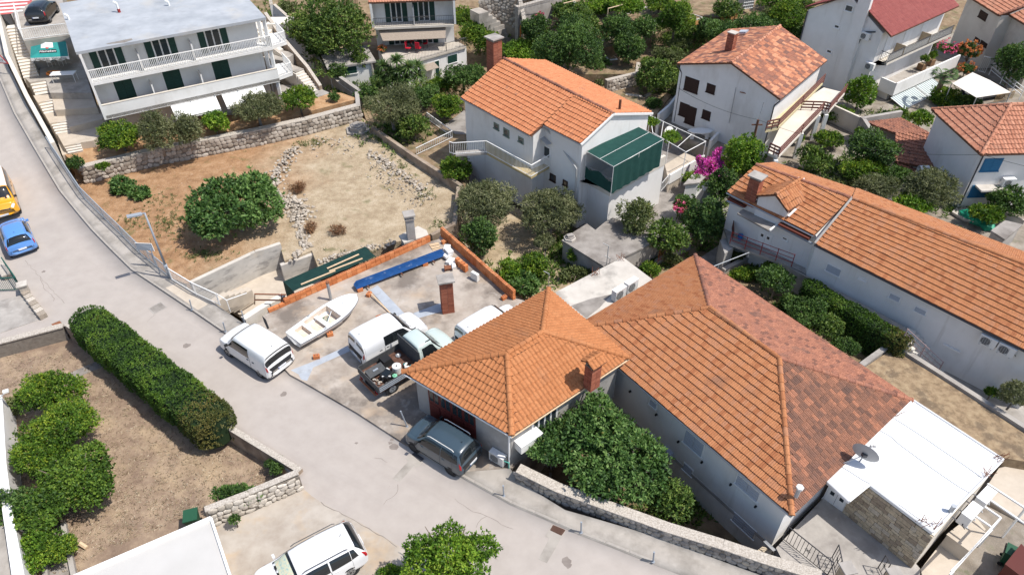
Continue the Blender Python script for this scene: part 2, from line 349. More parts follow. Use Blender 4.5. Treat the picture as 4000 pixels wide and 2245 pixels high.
SEAL=mat('grey_sealant',[(.33,.36,.40),(.42,.45,.49)],2,.6,.1,stains=[((.25,.25,.25),1.5,.58,.7,.5)])
for q in([('F',860,735),('F',915,700),('F',1135,930),('F',1060,960)],[('F',1110,960),('F',1150,925),('F',1400,830),('F',1430,890),('F',1200,955)],[('F',260,1340),('F',430,1275),('F',690,1155),('F',710,1195),('F',430,1320),('F',385,1420),('F',340,1410),('F',320,1370)],[('F',45,930),('F',75,960),('F',100,1025),('F',85,1030),('F',60,975)]):
 patch('deck_sealant',[(*p,DK+.005)for p in q],SEAL if len(q)!=5 or q[0][1]!=45 else BLACK,.01)
patch('garden',[('O',-250,860,-.9),('O',60,800,-.9),('O',220,800,-.9),('O',640,1060,-.9),('O',790,1170,-.9),('O',560,1400,-.9),('O',100,1700,-.9),('O',-250,1700,-.9)],DRY,1.5)
patch('garden_path',[('E',460,1390,-.893),('E',800,1240,-.893),('E',850,1285,-.893),('E',490,1430,-.893)],CONCD,.02)
def drivez(x,y):return .006
def pgd(k,x,y):return(k,x,y,PG(k,x,y,drivez).z)
patch('driveway',[pgd(*p)for p in(('J',0,960),('J',330,770),('J',420,850),('J',490,895),('J',780,1048),('J',1130,1258),('J',1290,1800),('J',-600,1900),('I',1560,1100))],mat('dusty_concrete_drive',[(.32,.27,.222),(.395,.348,.296),(.455,.41,.358)],.8,.95,.25,30,stains=[((.45,.33,.21),.6,.54,.68,.6),((.3,.26,.22),1.2,.56,.7,.5)]),.02)
patch('yard',[('E',-200,860,.03),('E',170,775,.03),('E',290,960,.03),('E',0,1060,.03),('E',-200,1110,.03)],CONC,.1)
def field_mat():
 m,nt,b=_mat('plot_earth');L=nt.links.new;b.inputs['Roughness'].default_value=.98;b.inputs['Specular IOR Level'].default_value=.1
 geo=_n(nt,'ShaderNodeNewGeometry');a,c=P('B',180,1250,-.4),P('E',1800,500,-.4)
 n1=_n(nt,'ShaderNodeTexNoise',Scale=1.3,Detail=9.0,Roughness=.68);L(geo.outputs['Position'],n1.inputs['Vector'])
 tilled=_ramp(nt,[(.25,.142,.076),(.36,.212,.115),(.45,.285,.168)],[.34,.5,.66]);L(n1.outputs['Fac'],tilled.inputs[0])
 sand=_ramp(nt,[(.31,.235,.155),(.41,.325,.22),(.5,.41,.295)],[.34,.5,.66]);L(n1.outputs['Fac'],sand.inputs[0])
 d=(c-a);n=Vector((-d.y,d.x,0)).normalized()
 if n.x<0:n=-n
 dp=_n(nt,'ShaderNodeVectorMath',operation='DOT_PRODUCT');L(geo.outputs['Position'],dp.inputs[0]);dp.inputs[1].default_value=n
 n2=_n(nt,'ShaderNodeTexNoise',Scale=.35,Detail=5.0);L(geo.outputs['Position'],n2.inputs['Vector'])
 ad=_n(nt,'ShaderNodeMath',operation='MULTIPLY_ADD');L(n2.outputs['Fac'],ad.inputs[0]);ad.inputs[1].default_value=9.0;L(dp.outputs['Value'],ad.inputs[2])
 mr=_n(nt,'ShaderNodeMapRange');mr.inputs[1].default_value,mr.inputs[2].default_value=n.dot(a)+1.0,n.dot(a)+8.5;L(ad.outputs[0],mr.inputs[0])
 mx=_n(nt,'ShaderNodeMix',data_type='RGBA');L(mr.outputs[0],mx.inputs[0]);L(tilled.outputs[0],mx.inputs[6]);L(sand.outputs[0],mx.inputs[7]);c=mx.outputs[2]
 for col,sc,lo,hi,st in(((.56,.5,.42),11,.64,.72,.6),((.12,.13,.05),.9,.62,.72,.55),((.15,.1,.06),7,.63,.71,.5)):
  nn=_n(nt,'ShaderNodeTexNoise',Scale=sc,Detail=4.0);L(geo.outputs['Position'],nn.inputs['Vector'])
  q=_n(nt,'ShaderNodeMapRange');q.inputs[1].default_value,q.inputs[2].default_value,q.inputs[4].default_value=lo,hi,st;L(nn.outputs['Fac'],q.inputs[0])
  mx=_n(nt,'ShaderNodeMix',data_type='RGBA');L(q.outputs[0],mx.inputs[0]);L(c,mx.inputs[6]);mx.inputs[7].default_value=(*col,1);c=mx.outputs[2]
 L(c,b.inputs['Base Color'])
 nb=_n(nt,'ShaderNodeTexNoise',Scale=9.0,Detail=9.0,Roughness=.75);L(geo.outputs['Position'],nb.inputs['Vector'])
 bp=_n(nt,'ShaderNodeBump',Strength=.9,Distance=.09);L(nb.outputs['Fac'],bp.inputs['Height']);L(bp.outputs[0],b.inputs['Normal']);return m
FIELDM=field_mat();FZ=-.4
patch('field',[('A',560,1290,FZ),('B',0,1060,FZ),('B',790,880,FZ),('B',900,960,FZ),('B',1545,1440,FZ),('F',1520,200,FZ),('F',1390,300,FZ),('F',1060,375,FZ),('F',800,470,FZ),('F',470,570,FZ),('F',420,440,FZ),('F',215,520,FZ),('F',180,400,FZ),('F',-20,470,FZ),('E',1400,690,FZ),('E',1300,650,FZ),('E',1060,455,FZ),('E',790,190,FZ),('E',600,0,FZ)],FIELDM,2.2)
patch('path',[('E',1380,690,-1.9),('F',150,560,-1.9),('F',900,420,-1.9),('F',900,560,-1.9),('F',260,900,-1.9),('E',1800,920,-1.9)],CREAM,.3)
GZ=.85
patch('garden',[('A',600,1262,GZ),('A',1928,940,GZ),('B',770,745,GZ),('B',640,700,GZ),('B',440,700,GZ),('A',1928,850,GZ),('A',860,950,GZ),('A',470,1150,GZ)],SOIL,2.5)
patch('path',[('A',470,1170,GZ+.03),('A',745,1080,GZ+.03),('A',850,1000,GZ+.03),('A',700,960,GZ+.03),('A',420,1020,GZ+.03)],CREAM,.5)
patch('path',[('B',180,780,GZ+.03),('B',440,740,GZ+.03),('B',560,700,GZ+.03),('B',460,660,GZ+.03),('B',330,640,GZ+.03),('B',140,640,GZ+.03)],CONC,.5)
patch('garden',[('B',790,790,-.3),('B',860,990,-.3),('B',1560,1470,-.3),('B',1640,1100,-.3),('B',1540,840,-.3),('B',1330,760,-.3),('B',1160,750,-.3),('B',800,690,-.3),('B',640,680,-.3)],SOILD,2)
patch('path',[('B',1160,745,-1.4),('B',1180,690,-1.4),('B',1460,585,-1.4),('B',1470,620,-1.4),('B',1290,690,-1.4)],CREAM,.3)
patch('path',[('B',1420,940,-.28),('B',1570,830,-.28),('B',1640,1010,-.28),('B',1500,1010,-.28)],CONCD,.3)
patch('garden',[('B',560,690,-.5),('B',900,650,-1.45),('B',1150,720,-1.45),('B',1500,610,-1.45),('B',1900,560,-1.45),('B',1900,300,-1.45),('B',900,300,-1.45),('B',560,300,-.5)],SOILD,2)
patch('garden',[('F',1450,260,-1.3),('F',1640,150,-1.3),('G',0,100,-1.3),('G',480,330,-1.3),('G',760,640,-1.3),('G',340,800,-1.3),('G',80,860,-1.3),('F',1900,760,-1.3)],mat('sandy_garden_soil',[(.3,.225,.14),(.40,.31,.2),(.48,.39,.27)],1.2,.98,.9,20,detail=9,bdist=.05,stains=[((.2,.14,.085),.8,.52,.66,.6),((.1,.12,.04),1.2,.6,.7,.5)]),2)
patch('yard',[('B',1420,1200,-1.35),('B',1700,1000,-1.35),('C',900,900,-1.35),('C',1500,900,-1.35),('D',0,1250,-1.35),('G',1640,400,-1.35),('G',1100,560,-1.35),('F',1928,0,-1.35),('F',1500,100,-1.35)],CONCD,2)
patch('garden',[('G',700,560,-1.3),('G',1100,380,-1.3),('G',1640,300,-1.3),('G',1900,560,-1.3),('G',1400,760,-1.3),('G',900,760,-1.3)],SOILD,2)
patch('yard',[('C',1040,900,-.15),('C',1200,620,-.15),('D',200,200,-.15),('Q',1400,400,-.15),('Q',1700,1100,-.15),('R',2400,1500,-.15),('H',0,300,-.15),('D',0,1300,-.15),('C',1750,1250,-.15)],GRAVEL,2)
patch('garden',[('G',1480,700,-.7),('G',1560,600,-.7),('G',1800,500,-.7),('H',0,480,-.7),('H',900,1150,-.7),('H',1350,1500,-.7),('L',900,200,-.7),('H',500,1250,-.7),('H',0,950,-.7)],SOILD,2)
patch('path',[('G',1380,520,-.95),('G',1660,330,-.95),('G',1900,560,-.95),('G',1600,640,-.95)],CONCD,.5)
for nm,z,q in(('garden',.2,[('C',-100,700),('C',560,520),('C',1060,560),('C',1250,640),('C',1060,900),('C',500,800)]),('garden',1.3,[('C',200,560),('C',960,560),('C',1260,420),('C',1260,330),('C',700,340),('C',200,420)]),('garden',2.3,[('C',250,400),('C',660,370),('C',1020,280),('C',1260,190),('C',1300,300),('C',1928,200),('C',1928,80),('C',300,150)]),('garden',3.4,[('C',500,200),('C',880,175),('C',1150,90),('D',300,200),('D',300,-200),('C',0,-200)]),('garden',3.0,[('a',0,330),('a',250,90),('a',600,300),('a',1000,300),('a',1400,-250),('a',0,-250)])):
 patch(nm,[(*p,z)for p in q],SOILD,3)
patch('garden',[('J',1900,640,-2.7),('K',300,250,-2.7),('K',590,20,-2.7),('K',830,200,-2.7),('L',100,1250,-2.7),('L',100,1500,-2.7),('K',1300,1200,-2.7)],SOILD,1)
patch('yard',[('L',60,1240,-.45),('L',420,860,-.45),('L',800,1000,-.45),('L',1150,1400,-.45),('L',1100,1700,-.45),('L',300,1700,-.45)],CONC,1.5)
patch('garden',[('H',700,1340,.25),('H',935,1180,.25),('L',1340,-10,.25),('L',1990,420,.25),('L',1990,600,.25),('L',1760,560,.25),('L',1090,190,.25)],DRYB,3)
patch('path',[('L',1740,640,-.35),('L',2050,560,-.35),('L',2050,1100,-.35),('L',1780,960,-.35),('L',1620,820,-.35)],CREAM,.6)
patch('path',[('L',1150,1400,-.4),('L',1320,1180,-.4),('L',1560,1000,-.4),('L',1640,1100,-.4),('L',1340,1480,-.4),('L',1200,1600,-.4)],CREAM,.3)
patch('path',[('L',1200,1600,-.55),('L',1300,1300,-.55),('L',1600,900,-.55),('L',2100,1150,-.55),('L',2100,1700,-.55)],GRAVEL,.5)
def wpatch(name,pts,z,m):
 b=MB();b.prism([(x,y,0)for x,y in pts],z-.5,z);return structure(b.o(name,m))
wpatch('road',[(-7,-40),(26,-40),(26,14.5),(-7,14.5)],-.62,ASPH)
wpatch('yard',[(21.5,-40),(120,-40),(120,90),(46,90),(30,50),(21.5,30)],-1.05,GRAVEL)
wpatch('garden',[(-140,-40),(-8,-40),(-8,20),(-24,30),(-24,44),(-140,44)],-.97,DRY)
# ------------ roofs laid tile by tile
TILE_A=tint_mat('roof_tile_orange',[(.35,.134,.058),(.41,.170,.075),(.455,.20,.092),(.385,.182,.104)],.85,dirt=((.20,.11,.075),.8,.62,.74,.5),nscale=14,var=.2)
TILE_D=tint_mat('roof_tile_dark_brown',[(.165,.09,.066),(.225,.115,.078),(.29,.138,.088),(.38,.172,.104)],.9,dirt=((.12,.08,.068),1.4,.54,.7,.5),nscale=14,var=.3,pos=[.15,.4,.62,.85])
TILE_N=tint_mat('roof_tile_new',[(.395,.155,.06),(.43,.173,.069),(.46,.193,.08)],.8,dirt=((.30,.15,.085),.9,.6,.75,.4),nscale=11,var=.2)
TILE_O=tint_mat('roof_tile_weathered',[(.20,.095,.068),(.30,.13,.085),(.39,.172,.108),(.25,.115,.085)],.9,dirt=((.16,.095,.075),1.1,.58,.7,.55),nscale=14,var=.28)
TILE_C=tint_mat('roof_tile_light_orange',[(.47,.175,.08),(.515,.203,.095),(.555,.232,.113)],.85,dirt=((.23,.12,.085),1.6,.64,.72,.75),nscale=14,var=.16)
TILE_M=tint_mat('roof_tile_mottled',[(.20,.10,.075),(.30,.125,.08),(.46,.185,.10),(.55,.255,.145)],.9,dirt=((.17,.10,.08),1.3,.56,.7,.5),nscale=14,var=.25,pos=[.22,.42,.58,.78])
TILE_P=tint_mat('roof_tile_faded_pink',[(.40,.17,.105),(.48,.215,.135),(.54,.265,.17)],.9,dirt=((.24,.14,.1),1.2,.6,.72,.5),nscale=14,var=.22)
SHEET_R=tint_mat('maroon_metal_tile',[(.235,.055,.048),(.265,.066,.056),(.29,.078,.066)],.6,nscale=8,var=.12)
TOPO=Vector((0,0,CZ))
PROF={'barrel':[(0,0),(.16,.03),(.34,.046),(.52,.03),(.68,0),(1,.0)],'ribbed':[(0,.0),(.1,.026),(.34,.026),(.46,.004),(.58,.026),(.86,.026),(1,.0)],'flat':[(0,.012),(.5,.016),(1,.012)]}
_tilemesh={}
def tile_mesh(prof,w,row,lift,m,tint):
 key=(prof,round(w,3),round(row,3),lift,m.name,tint)
 if key not in _tilemesh:
  V,F=[],[];pr=PROF[prof];n=len(pr)
  for t,h0 in((0,lift),(row*1.06,.004)):
   for s,h in pr:V.append((s*w,t,h+h0))
  F+=[(i,i+1,i+1+n,i+n)for i in range(n-1)]
  b0=len(V)
  for s,h in pr:V.append((s*w,0,-.004))
  F+=[(b0+i,b0+i+1,i+1,i)for i in range(n-1)]
  me=bpy.data.meshes.new('tile');me.from_pydata(V,[],F);me.materials.append(m)
  at=me.attributes.new('tint','FLOAT','POINT');at.data.foreach_set('value',np.full(len(V),tint,dtype=np.float32));me.update();_tilemesh[key]=me
 return _tilemesh[key]
def clip(poly,conv):
 """polygon clipped by a convex counter-clockwise polygon (both lists of (s,t))"""
 out=poly
 for i in range(len(conv)):
  a,b=conv[i],conv[(i+1)%len(conv)];inp,out=out,[]
  if not inp:return[]
  side=lambda p:(b[0]-a[0])*(p[1]-a[1])-(b[1]-a[1])*(p[0]-a[0])
  for j in range(len(inp)):
   p,q=inp[j],inp[(j+1)%len(inp)];sp,sq=side(p),side(q)
   if sp>=0:out.append(p)
   if(sp>=0)!=(sq>=0):
    f=sp/(sp-sq);out.append((p[0]+(q[0]-p[0])*f,p[1]+(q[1]-p[1])*f))
 return out
def roof_face(face,w,row,prof,lift,m,tints,stagger=False,rng=random):
 """face: convex 3-D polygon, first edge the eave. Gives (regular tiles, mesh of cut tiles)"""
 v0,v1=face[0],face[1];sx=Vector((v1.x-v0.x,v1.y-v0.y,0)).normalized();ty=Vector((-sx.y,sx.x,0))
 c=sum(face,Vector())/len(face)
 pts=face
 if(c-v0).dot(ty)<0:
  v0=face[1];sx=-sx;ty=-ty
 st=[((p-v0).dot(sx),(p-v0).dot(ty))for p in pts]
 zz=[p.z for p in pts]
 if area2(st)<0:st=st[::-1];zz=zz[::-1]
 A=np.array([[s,t,1]for s,t in st]);tris=[]
 n=len(st)
 if n==3:fans=[(0,1,2)]
 else:
  k0=max(range(n),key=lambda i:zz[i]-.0001*i)
  fans=[(k0,(k0+i)%n,(k0+i+1)%n)for i in range(1,n-1)]
 for f in fans:
  M_=np.array([[st[i][0],st[i][1],1]for i in f])
  if abs(np.linalg.det(M_))<1e-6:continue
  pl=np.linalg.solve(M_,np.array([zz[i]for i in f]));tris.append((f,pl))
 def zat(s,t):
  best=None
  for f,pl in tris:
   d=min(((st[f[(i+1)%3]][0]-st[f[i]][0])*(t-st[f[i]][1])-(st[f[(i+1)%3]][1]-st[f[i]][1])*(s-st[f[i]][0]))for i in range(3))
   if best is None or d>best[0]:best=(d,pl)
  pl=best[1];return pl[0]*s+pl[1]*t+pl[2],pl
 _,pl=zat(sum(s for s,t in st)/n,sum(t for s,t in st)/n)
 cosv=1/math.sqrt(1+pl[1]**2);rh=row*cosv
 smin,smax=min(s for s,t in st),max(s for s,t in st);tmax=max(t for s,t in st)
 reg,cut=[],([],[],[])
 inside=lambda s,t:all(((st[(i+1)%n][0]-st[i][0])*(t-st[i][1])-(st[(i+1)%n][1]-st[i][1])*(s-st[i][0]))>=-1e-6 for i in range(n))
 pr=PROF[prof];nr=math.ceil(tmax/rh)
 for r in range(nr):
  t=r*rh;o_=(w/2 if(stagger and r%2)else 0)
  for k in range(int((smax-smin)/w)+2):
   s=smin+k*w-o_;cs=((s,t),(s+w,t),(s+w,t+rh),(s,t+rh));ins=[inside(*q)for q in cs]
   tint=rng.choice(tints)
   if all(ins):reg.append((s,t,tint))
   else:
    if not any(ins)and not clip(list(cs),st):continue
    for(a0,h0),(a1,h1)in zip(pr,pr[1:]):
     q=clip([(s+a0*w,t),(s+a1*w,t),(s+a1*w,t+rh),(s+a0*w,t+rh)],st)
     if len(q)<3:continue
     base=len(cut[0])
     for(ps,pt)in q:
      f=(ps-s-a0*w)/max(1e-6,(a1-a0)*w);h=h0+(h1-h0)*f+lift*(1-(pt-t)/rh)+.004
      p=v0+sx*ps+ty*pt;z,_=zat(ps,pt);cut[0].append((p.x,p.y,z+h));cut[2].append(tint)
     cut[1].append(tuple(range(base,base+len(q))))
 out=[]
 for s,t,tint in reg:
  z,pl=zat(s+w/2,t+rh/2);ex=Vector((sx.x,sx.y,pl[0])).normalized()
  ey=Vector((ty.x,ty.y,pl[1]));nn=ex.cross(ey).normalized();ey=nn.cross(ex)
  p=v0+sx*(s+w/2)+ty*(t+rh/2);p=Vector((p.x,p.y,z))-ex*(w/2)-ey*(row/2+rng.uniform(-.008,.012))+nn*rng.uniform(0,.007)
  out.append((Matrix((ex,ey,nn)).transposed().to_4x4()@Matrix.Rotation(rng.gauss(0,.012),4,'Z'),p,tint))
 return out,cut
def tile_roof(root,faces,mats,w=.22,row=.36,prof='barrel',lift=.034,keep=300,stagger=False,seed=1,name='roof',deck_m=None,th=.12,tints=8):
 """roof part: boarding below, then tiles (the ones that show largest as pieces of their own)"""
 rng=random.Random(seed);b=MB()
 for f in faces:
  n=len(f);top=[p-Vector((0,0,.012))for p in f];bot=[p-Vector((0,0,th))for p in f]
  nz=(f[1]-f[0]).cross(f[2]-f[0]).z
  idx=list(range(n))if nz>0 else list(range(n))[::-1]
  b.add(top+bot,[tuple(idx),tuple(n+i for i in idx[::-1])]+[((i),n+i,n+(i+1)%n,(i+1)%n)if nz>0 else((i+1)%n,n+(i+1)%n,n+i,i)for i in range(n)])
 rp=b.o(name,deck_m or WOODD,root);allr=[];CV,CF,CT=[],[],[]
 tl=[round(.5+(i/(tints-1)-.5)*(.62 if i%3 else 1.0),3)for i in range(tints)]+[.4,.5,.6]
 if not isinstance(mats,list):mats=[mats]*len(faces)
 for f,m in zip(faces,mats):
  if m is None:continue
  reg,cut=roof_face(f,w,row,prof,lift,m,tl,stagger,rng)
  allr+=[(mt,p,t,m)for mt,p,t in reg]
  if cut[0]:o=MO('tile',cut[0],cut[1],m,rp,False,cut[2]);o['kind']='stuff'
 allr.sort(key=lambda q:(q[1]-TOPO).length)
 fo=off(rp)
 for mt,p,t,m in allr[:keep]:
  o=link('tile',tile_mesh(prof,w,row,lift,m,t),rp);mt=mt.copy();mt.translation=p-fo;o.matrix_basis=mt
 bym={}
 for q in allr[keep:]:bym.setdefault(q[3].name,[]).append(q)
 for q in bym.values():
  me0=tile_mesh(prof,w,row,lift,q[0][3],0.0);n=len(me0.vertices)
  co=np.empty(n*3,np.float32);me0.vertices.foreach_get('co',co);co=co.reshape(-1,3)
  fa=np.array([list(p.vertices)for p in me0.polygons],np.int32)
  V=np.concatenate([co@np.array(mt.to_3x3()).T.astype(np.float32)+np.array(p-fo,np.float32)for mt,p,t,m in q])
  Fa=np.concatenate([fa+i*n for i in range(len(q))])
  o=fast_mesh('tile',V,Fa,q[0][3],np.repeat(np.array([t for _,_,t,_ in q],np.float32),n),rp);o['kind']='stuff'
 return rp
def fast_mesh(name,V,F,m,tint=None,parent=None,smooth=False):
 me=bpy.data.meshes.new(name);V=np.ascontiguousarray(V,np.float32);F=np.ascontiguousarray(F,np.int32);k=F.shape[1]
 me.vertices.add(len(V));me.vertices.foreach_set('co',V.ravel());me.loops.add(F.size);me.loops.foreach_set('vertex_index',F.ravel())
 me.polygons.add(len(F));me.polygons.foreach_set('loop_start',np.arange(0,F.size,k,dtype=np.int32));me.polygons.foreach_set('loop_total',np.full(len(F),k,np.int32))
 me.polygons.foreach_set('use_smooth',np.full(len(F),bool(smooth)))
 me.materials.append(m)
 if tint is not None:
  at=me.attributes.new('tint','FLOAT','POINT');at.data.foreach_set('value',np.ascontiguousarray(tint,np.float32))
 me.update(calc_edges=True);return link(name,me,parent)
_ridge={}
def ridge(rp,a,b,m,r=.11,step=.38,seed=0,name='ridge_tile'):
 """overlapping half-round tiles along a ridge or hip, one by one"""
 rng=random.Random(seed+int(a.x*10));a,b=Vector(a),Vector(b);d=b-a;n=max(1,int(d.length/step));x=d.normalized()
 up=Vector((0,0,1));y=up.cross(x).normalized();z=x.cross(y);q=Matrix((x,y,z)).transposed()
 for i in range(n):
  t=rng.choice((.1,.35,.6,.9));key=(m.name,t,r)
  if key not in _ridge:
   V,F=[],[];k=7
   for xx,rr in((0,1.12),(.12,1.12),(.121,1.0),(1.08,.92)):
    for j in range(k):
     an=math.pi*(j/(k-1));V.append((xx,rr*math.cos(an),rr*math.sin(an)-.3))
   for s in range(3):F+=[(s*k+j,s*k+k+j,s*k+k+j+1,s*k+j+1)for j in range(k-1)]
   F.append(tuple(range(k)))
   me=bpy.data.meshes.new('ridge_tile');me.from_pydata(V,[],F);me.materials.append(m)
   at=me.attributes.new('tint','FLOAT','POINT');at.data.foreach_set('value',np.full(len(V),t,np.float32));me.update();_ridge[key]=me
  o=link(name,_ridge[key],rp);p=a+d*(i/n)+Vector((0,0,.035))
  o.matrix_basis=Matrix.LocRotScale(p-off(rp),q.to_quaternion(),Vector((d.length/n,r,r)))
def walls(root,fp,z0,m,name='wall'):
 """outer wall from a footprint of (x,y,top)"""
 if area2(fp)<0:fp=fp[::-1]
 n=len(fp);V=[(p[0],p[1],z0)for p in fp]+[(p[0],p[1],p[2])for p in fp]
 return MO(name,V,[(i,(i+1)%n,(i+1)%n+n,i+n)for i in range(n)]+[tuple(range(n,2*n))],m,root)
def inset(poly,d):
 """polygon (Vectors) moved inwards by d"""
 P2=[Vector((p[0],p[1]))for p in poly];sgn=1 if area2(poly)>0 else-1;n=len(P2);out=[]
 dd=d if isinstance(d,(list,tuple))else[d]*n
 for i in range(n):
  a,b,c=P2[i-1],P2[i],P2[(i+1)%n];e0,e1=(b-a).normalized(),(c-b).normalized()
  n0,n1=Vector((-e0.y,e0.x))*sgn,Vector((-e1.y,e1.x))*sgn;o0,o1=a+n0*dd[i-1],b+n1*dd[i]
  den=e0.x*e1.y-e0.y*e1.x
  if abs(den)<1e-4:q=b+n0*dd[i]
  else:
   t=((o1.x-o0.x)*e1.y-(o1.y-o0.y)*e1.x)/den;q=o0+e0*t
  out.append(q)
 return out
def wframe(A,B):
 A,B=Vector((A[0],A[1],0)),Vector((B[0],B[1],0));d=(B-A).normalized();n=Vector((d.y,-d.x,0))
 if n.dot(Vector((0,0,0))-A)<0:n=-n
 return A,d,n
def wbox(name,fr,s0,s1,z0,z1,o0,o1,m,parent,kind='cube'):
 """block on a wall: along s, up z, out of the wall from o0 to o1"""
 A,d,n=fr;c=A+d*((s0+s1)/2)+n*((o0+o1)/2);c.z=(z0+z1)/2
 return blk(name,c,(abs(s1-s0),abs(o1-o0),abs(z1-z0)),m,parent,math.atan2(d.y,d.x),kind)
def opening(root,A,B,p,q,style='shutter',m=None,fm=None,name=None,leafs=2,label=None):
 """window or door on wall A-B between two surveyed corners p, q = (key,x,y) (upper left, lower right)"""
 s0,z1=onwall(A,B,*p);s1,z0=onwall(A,B,*q)
 return opening_m(root,A,B,s0,s1,z0,z1,style,m,fm,name,leafs,label)
def opening_m(root,A,B,s0,s1,z0,z1,style='shutter',m=None,fm=None,name=None,leafs=2,label=None):
 fr=wframe(A,B);s0,s1=min(s0,s1),max(s0,s1);fm=fm or WHITEP;t=.05
 name=name or('door' if(z1-z0)>1.75 else 'window')
 w=wbox(name,fr,s0-.02,s1+.02,z0-.02,z1+.02,-.12,.008,DARKHOLE if style!='blind' else GREYSH,root)
 if label:w['label']=label
 for a in((s0-t,s0,z0-t,z1+t),(s1,s1+t,z0-t,z1+t)):wbox('frame',fr,*a,-.03,.035,fm,root)
 wbox('frame',fr,s0,s1,z1,z1+t,-.03,.034,fm,root)
 wbox('sill',fr,s0-.08,s1+.08,z0-t-.02,z0,-.03,.085,fm,root)
 lw=(s1-s0)/leafs
 for i in range(leafs):
  a,b=s0+i*lw+.008,s0+(i+1)*lw-.008
  if style in('shutter','blind'):
   sh=wbox('shutter',fr,a,b,z0+.01,z1-.01,.010,.045,m or GREENS,root)
   ns=min(9,max(3,int((z1-z0)/.17)))
   for k in range(ns):zc=z0+.06+(z1-z0-.12)*(k+.5)/ns;wbox('slat',fr,a+.05,b-.05,zc-.03,zc+.025,.044,.056,m or GREENS,root)
  elif style=='panel':
   wbox('door_leaf',fr,a,b,z0,z1,.010,.04,m or WHITEP,root)
   wbox('pane',fr,a+lw*.28,b-lw*.28,z0+(z1-z0)*.55,z1-.22,.04,.046,GLASS,root)
  else:
   wbox('pane',fr,a+.04,b-.04,z0+.04,z1-.04,.010,.018,GLASS,root)
   for aa in((a,a+.04),(b-.04,b)):wbox('frame',fr,*aa,z0,z1,.010,.032,fm,root)
   wbox('frame',fr,a+.04,b-.04,z0,z0+.04,.010,.031,fm,root);wbox('frame',fr,a+.04,b-.04,z1-.04,z1,.010,.031,fm,root)
 if style=='open':
  ow=min(.5,(s1-s0)*.48)
  for a,b in((s0-ow-t-.01,s0-t-.01),(s1+t+.01,s1+ow+t+.01)):
   wbox('shutter',fr,a,b,z0,z1,.012,.05,m or GREENS,root)
   for k in range(7):zc=z0+.1+(z1-z0-.2)*(k+.5)/7;wbox('slat',fr,a+.05,b-.05,zc-.05,zc+.045,.049,.06,m or GREENS,root)
 return w
def ac_unit(p,rz,label,w=.82,d=.32,h=.58,legs=False,group='air conditioners on the houses'):
 t=thing('air_conditioner',p,label,'air conditioner',group,rz)
 m=MB();m.box((0,0,h/2+.03),(w,d,h));m.o('case',ACW,t)
 g=MB()
 for i in range(7):g.box((-.1,-d/2-.006,.1+i*(h-.12)/6.5),(w*.58,.012,.018))
 for i in range(5):g.box((-.1-w*.27+i*w*.135,-d/2-.008,h/2+.04),(.014,.012,h*.8))
 f=MB();f.tube((-.1,-d/2-.001,h/2+.03),(-.1,-d/2-.005,h/2+.03),h*.4,18);f.o('fan_opening',BLACK,t);g.o('grille',PIPE,t)
 m=MB();m.box((0,0,h+.038),(w+.02,d+.02,.016));m.o('lid',WHITEP,t)
 for x in(-w*.35,w*.35):m=MB();m.box((x,0,.015),(.06,d+.06,.03));m.o('foot',GALV,t)
 m=MB();m.path([(w/2,.05,.2),(w/2+.06,.05,.15),(w/2+.06,d/2,.05)],.018);m.o('pipe',BLACK,t)
 return t
_brick={}
def brick_mesh(m,t):
 k=(m.name,t)
 if k not in _brick:
  src_=unit('block',m);me=src_.copy();at=me.attributes.new('tint','FLOAT','POINT');at.data.foreach_set('value',np.full(len(me.vertices),t,np.float32));_brick[k]=me
 return _brick[k]
def tblk(name,c,d,m,parent,rz=0.0,t=None,rot=None):
 o=link(name,brick_mesh(m,random.choice((.05,.3,.5,.75,1.0))if t is None else t),parent)
 o.matrix_basis=Matrix.LocRotScale(Vector(c)-off(parent),rot if rot is not None else Matrix.Rotation(rz,3,'Z').to_quaternion(),Vector(d));return o
def chimney(root,p,w,d,h,rz,cap='slab',m=None,name='chimney',bricks=True):
 """brick stack: courses of bricks round a core, with a cap. p = centre of its foot"""
 m=m or RBRICK;p=Vector(p);c,s=math.cos(rz),math.sin(rz);L_=lambda x,y,z:Vector((p.x+x*c-y*s,p.y+x*s+y*c,p.z+z))
 core=MB();core.box(L_(0,0,h/2),(w-.03,d-.03,h),rz);st=core.o(name,MORTAR,root);bh=.075;n=int(h/bh)
 for i in range(n if bricks else 0):
  z=(i+.5)*bh;o_=(i%2)*.5
  for k,(ww,dd,ax)in enumerate(((w,d,0),(w,d,1))):
   for sg in(-1,1):
    if ax==0:
     if L_(0,sg*2,0).y>L_(0,-sg*2,0).y+.0:continue
     q=2
     for j in range(q):tblk('brick',L_(-w/2+w*(j+.5)/q,sg*(d/2-.03),z),(w/q-.012,.06,bh-.014),m,st,rz)
    else:
     q=2
     for j in range(q):tblk('brick',L_(sg*(w/2-.03),-d/2+d*(j+.5)/q,z),(.062,d/q-.012,bh-.013),m,st,rz)
 if cap=='slab':
  for sx in(-1,1):
   for sy in(-1,1):k=MB();k.box(L_(sx*w*.38,sy*d*.38,h+.06),(.12,.12,.12),rz);k.o('cap_post',MORTAR,st)
  k=MB();k.box(L_(0,0,h+.16),(w+.24,d+.24,.09),rz);k.o('chimney_cap',CONC,st)
 elif cap=='lid':k=MB();k.box(L_(0,0,h+.03),(w+.08,d+.08,.07),rz);k.o('chimney_cap',CONCW,st)
 return st
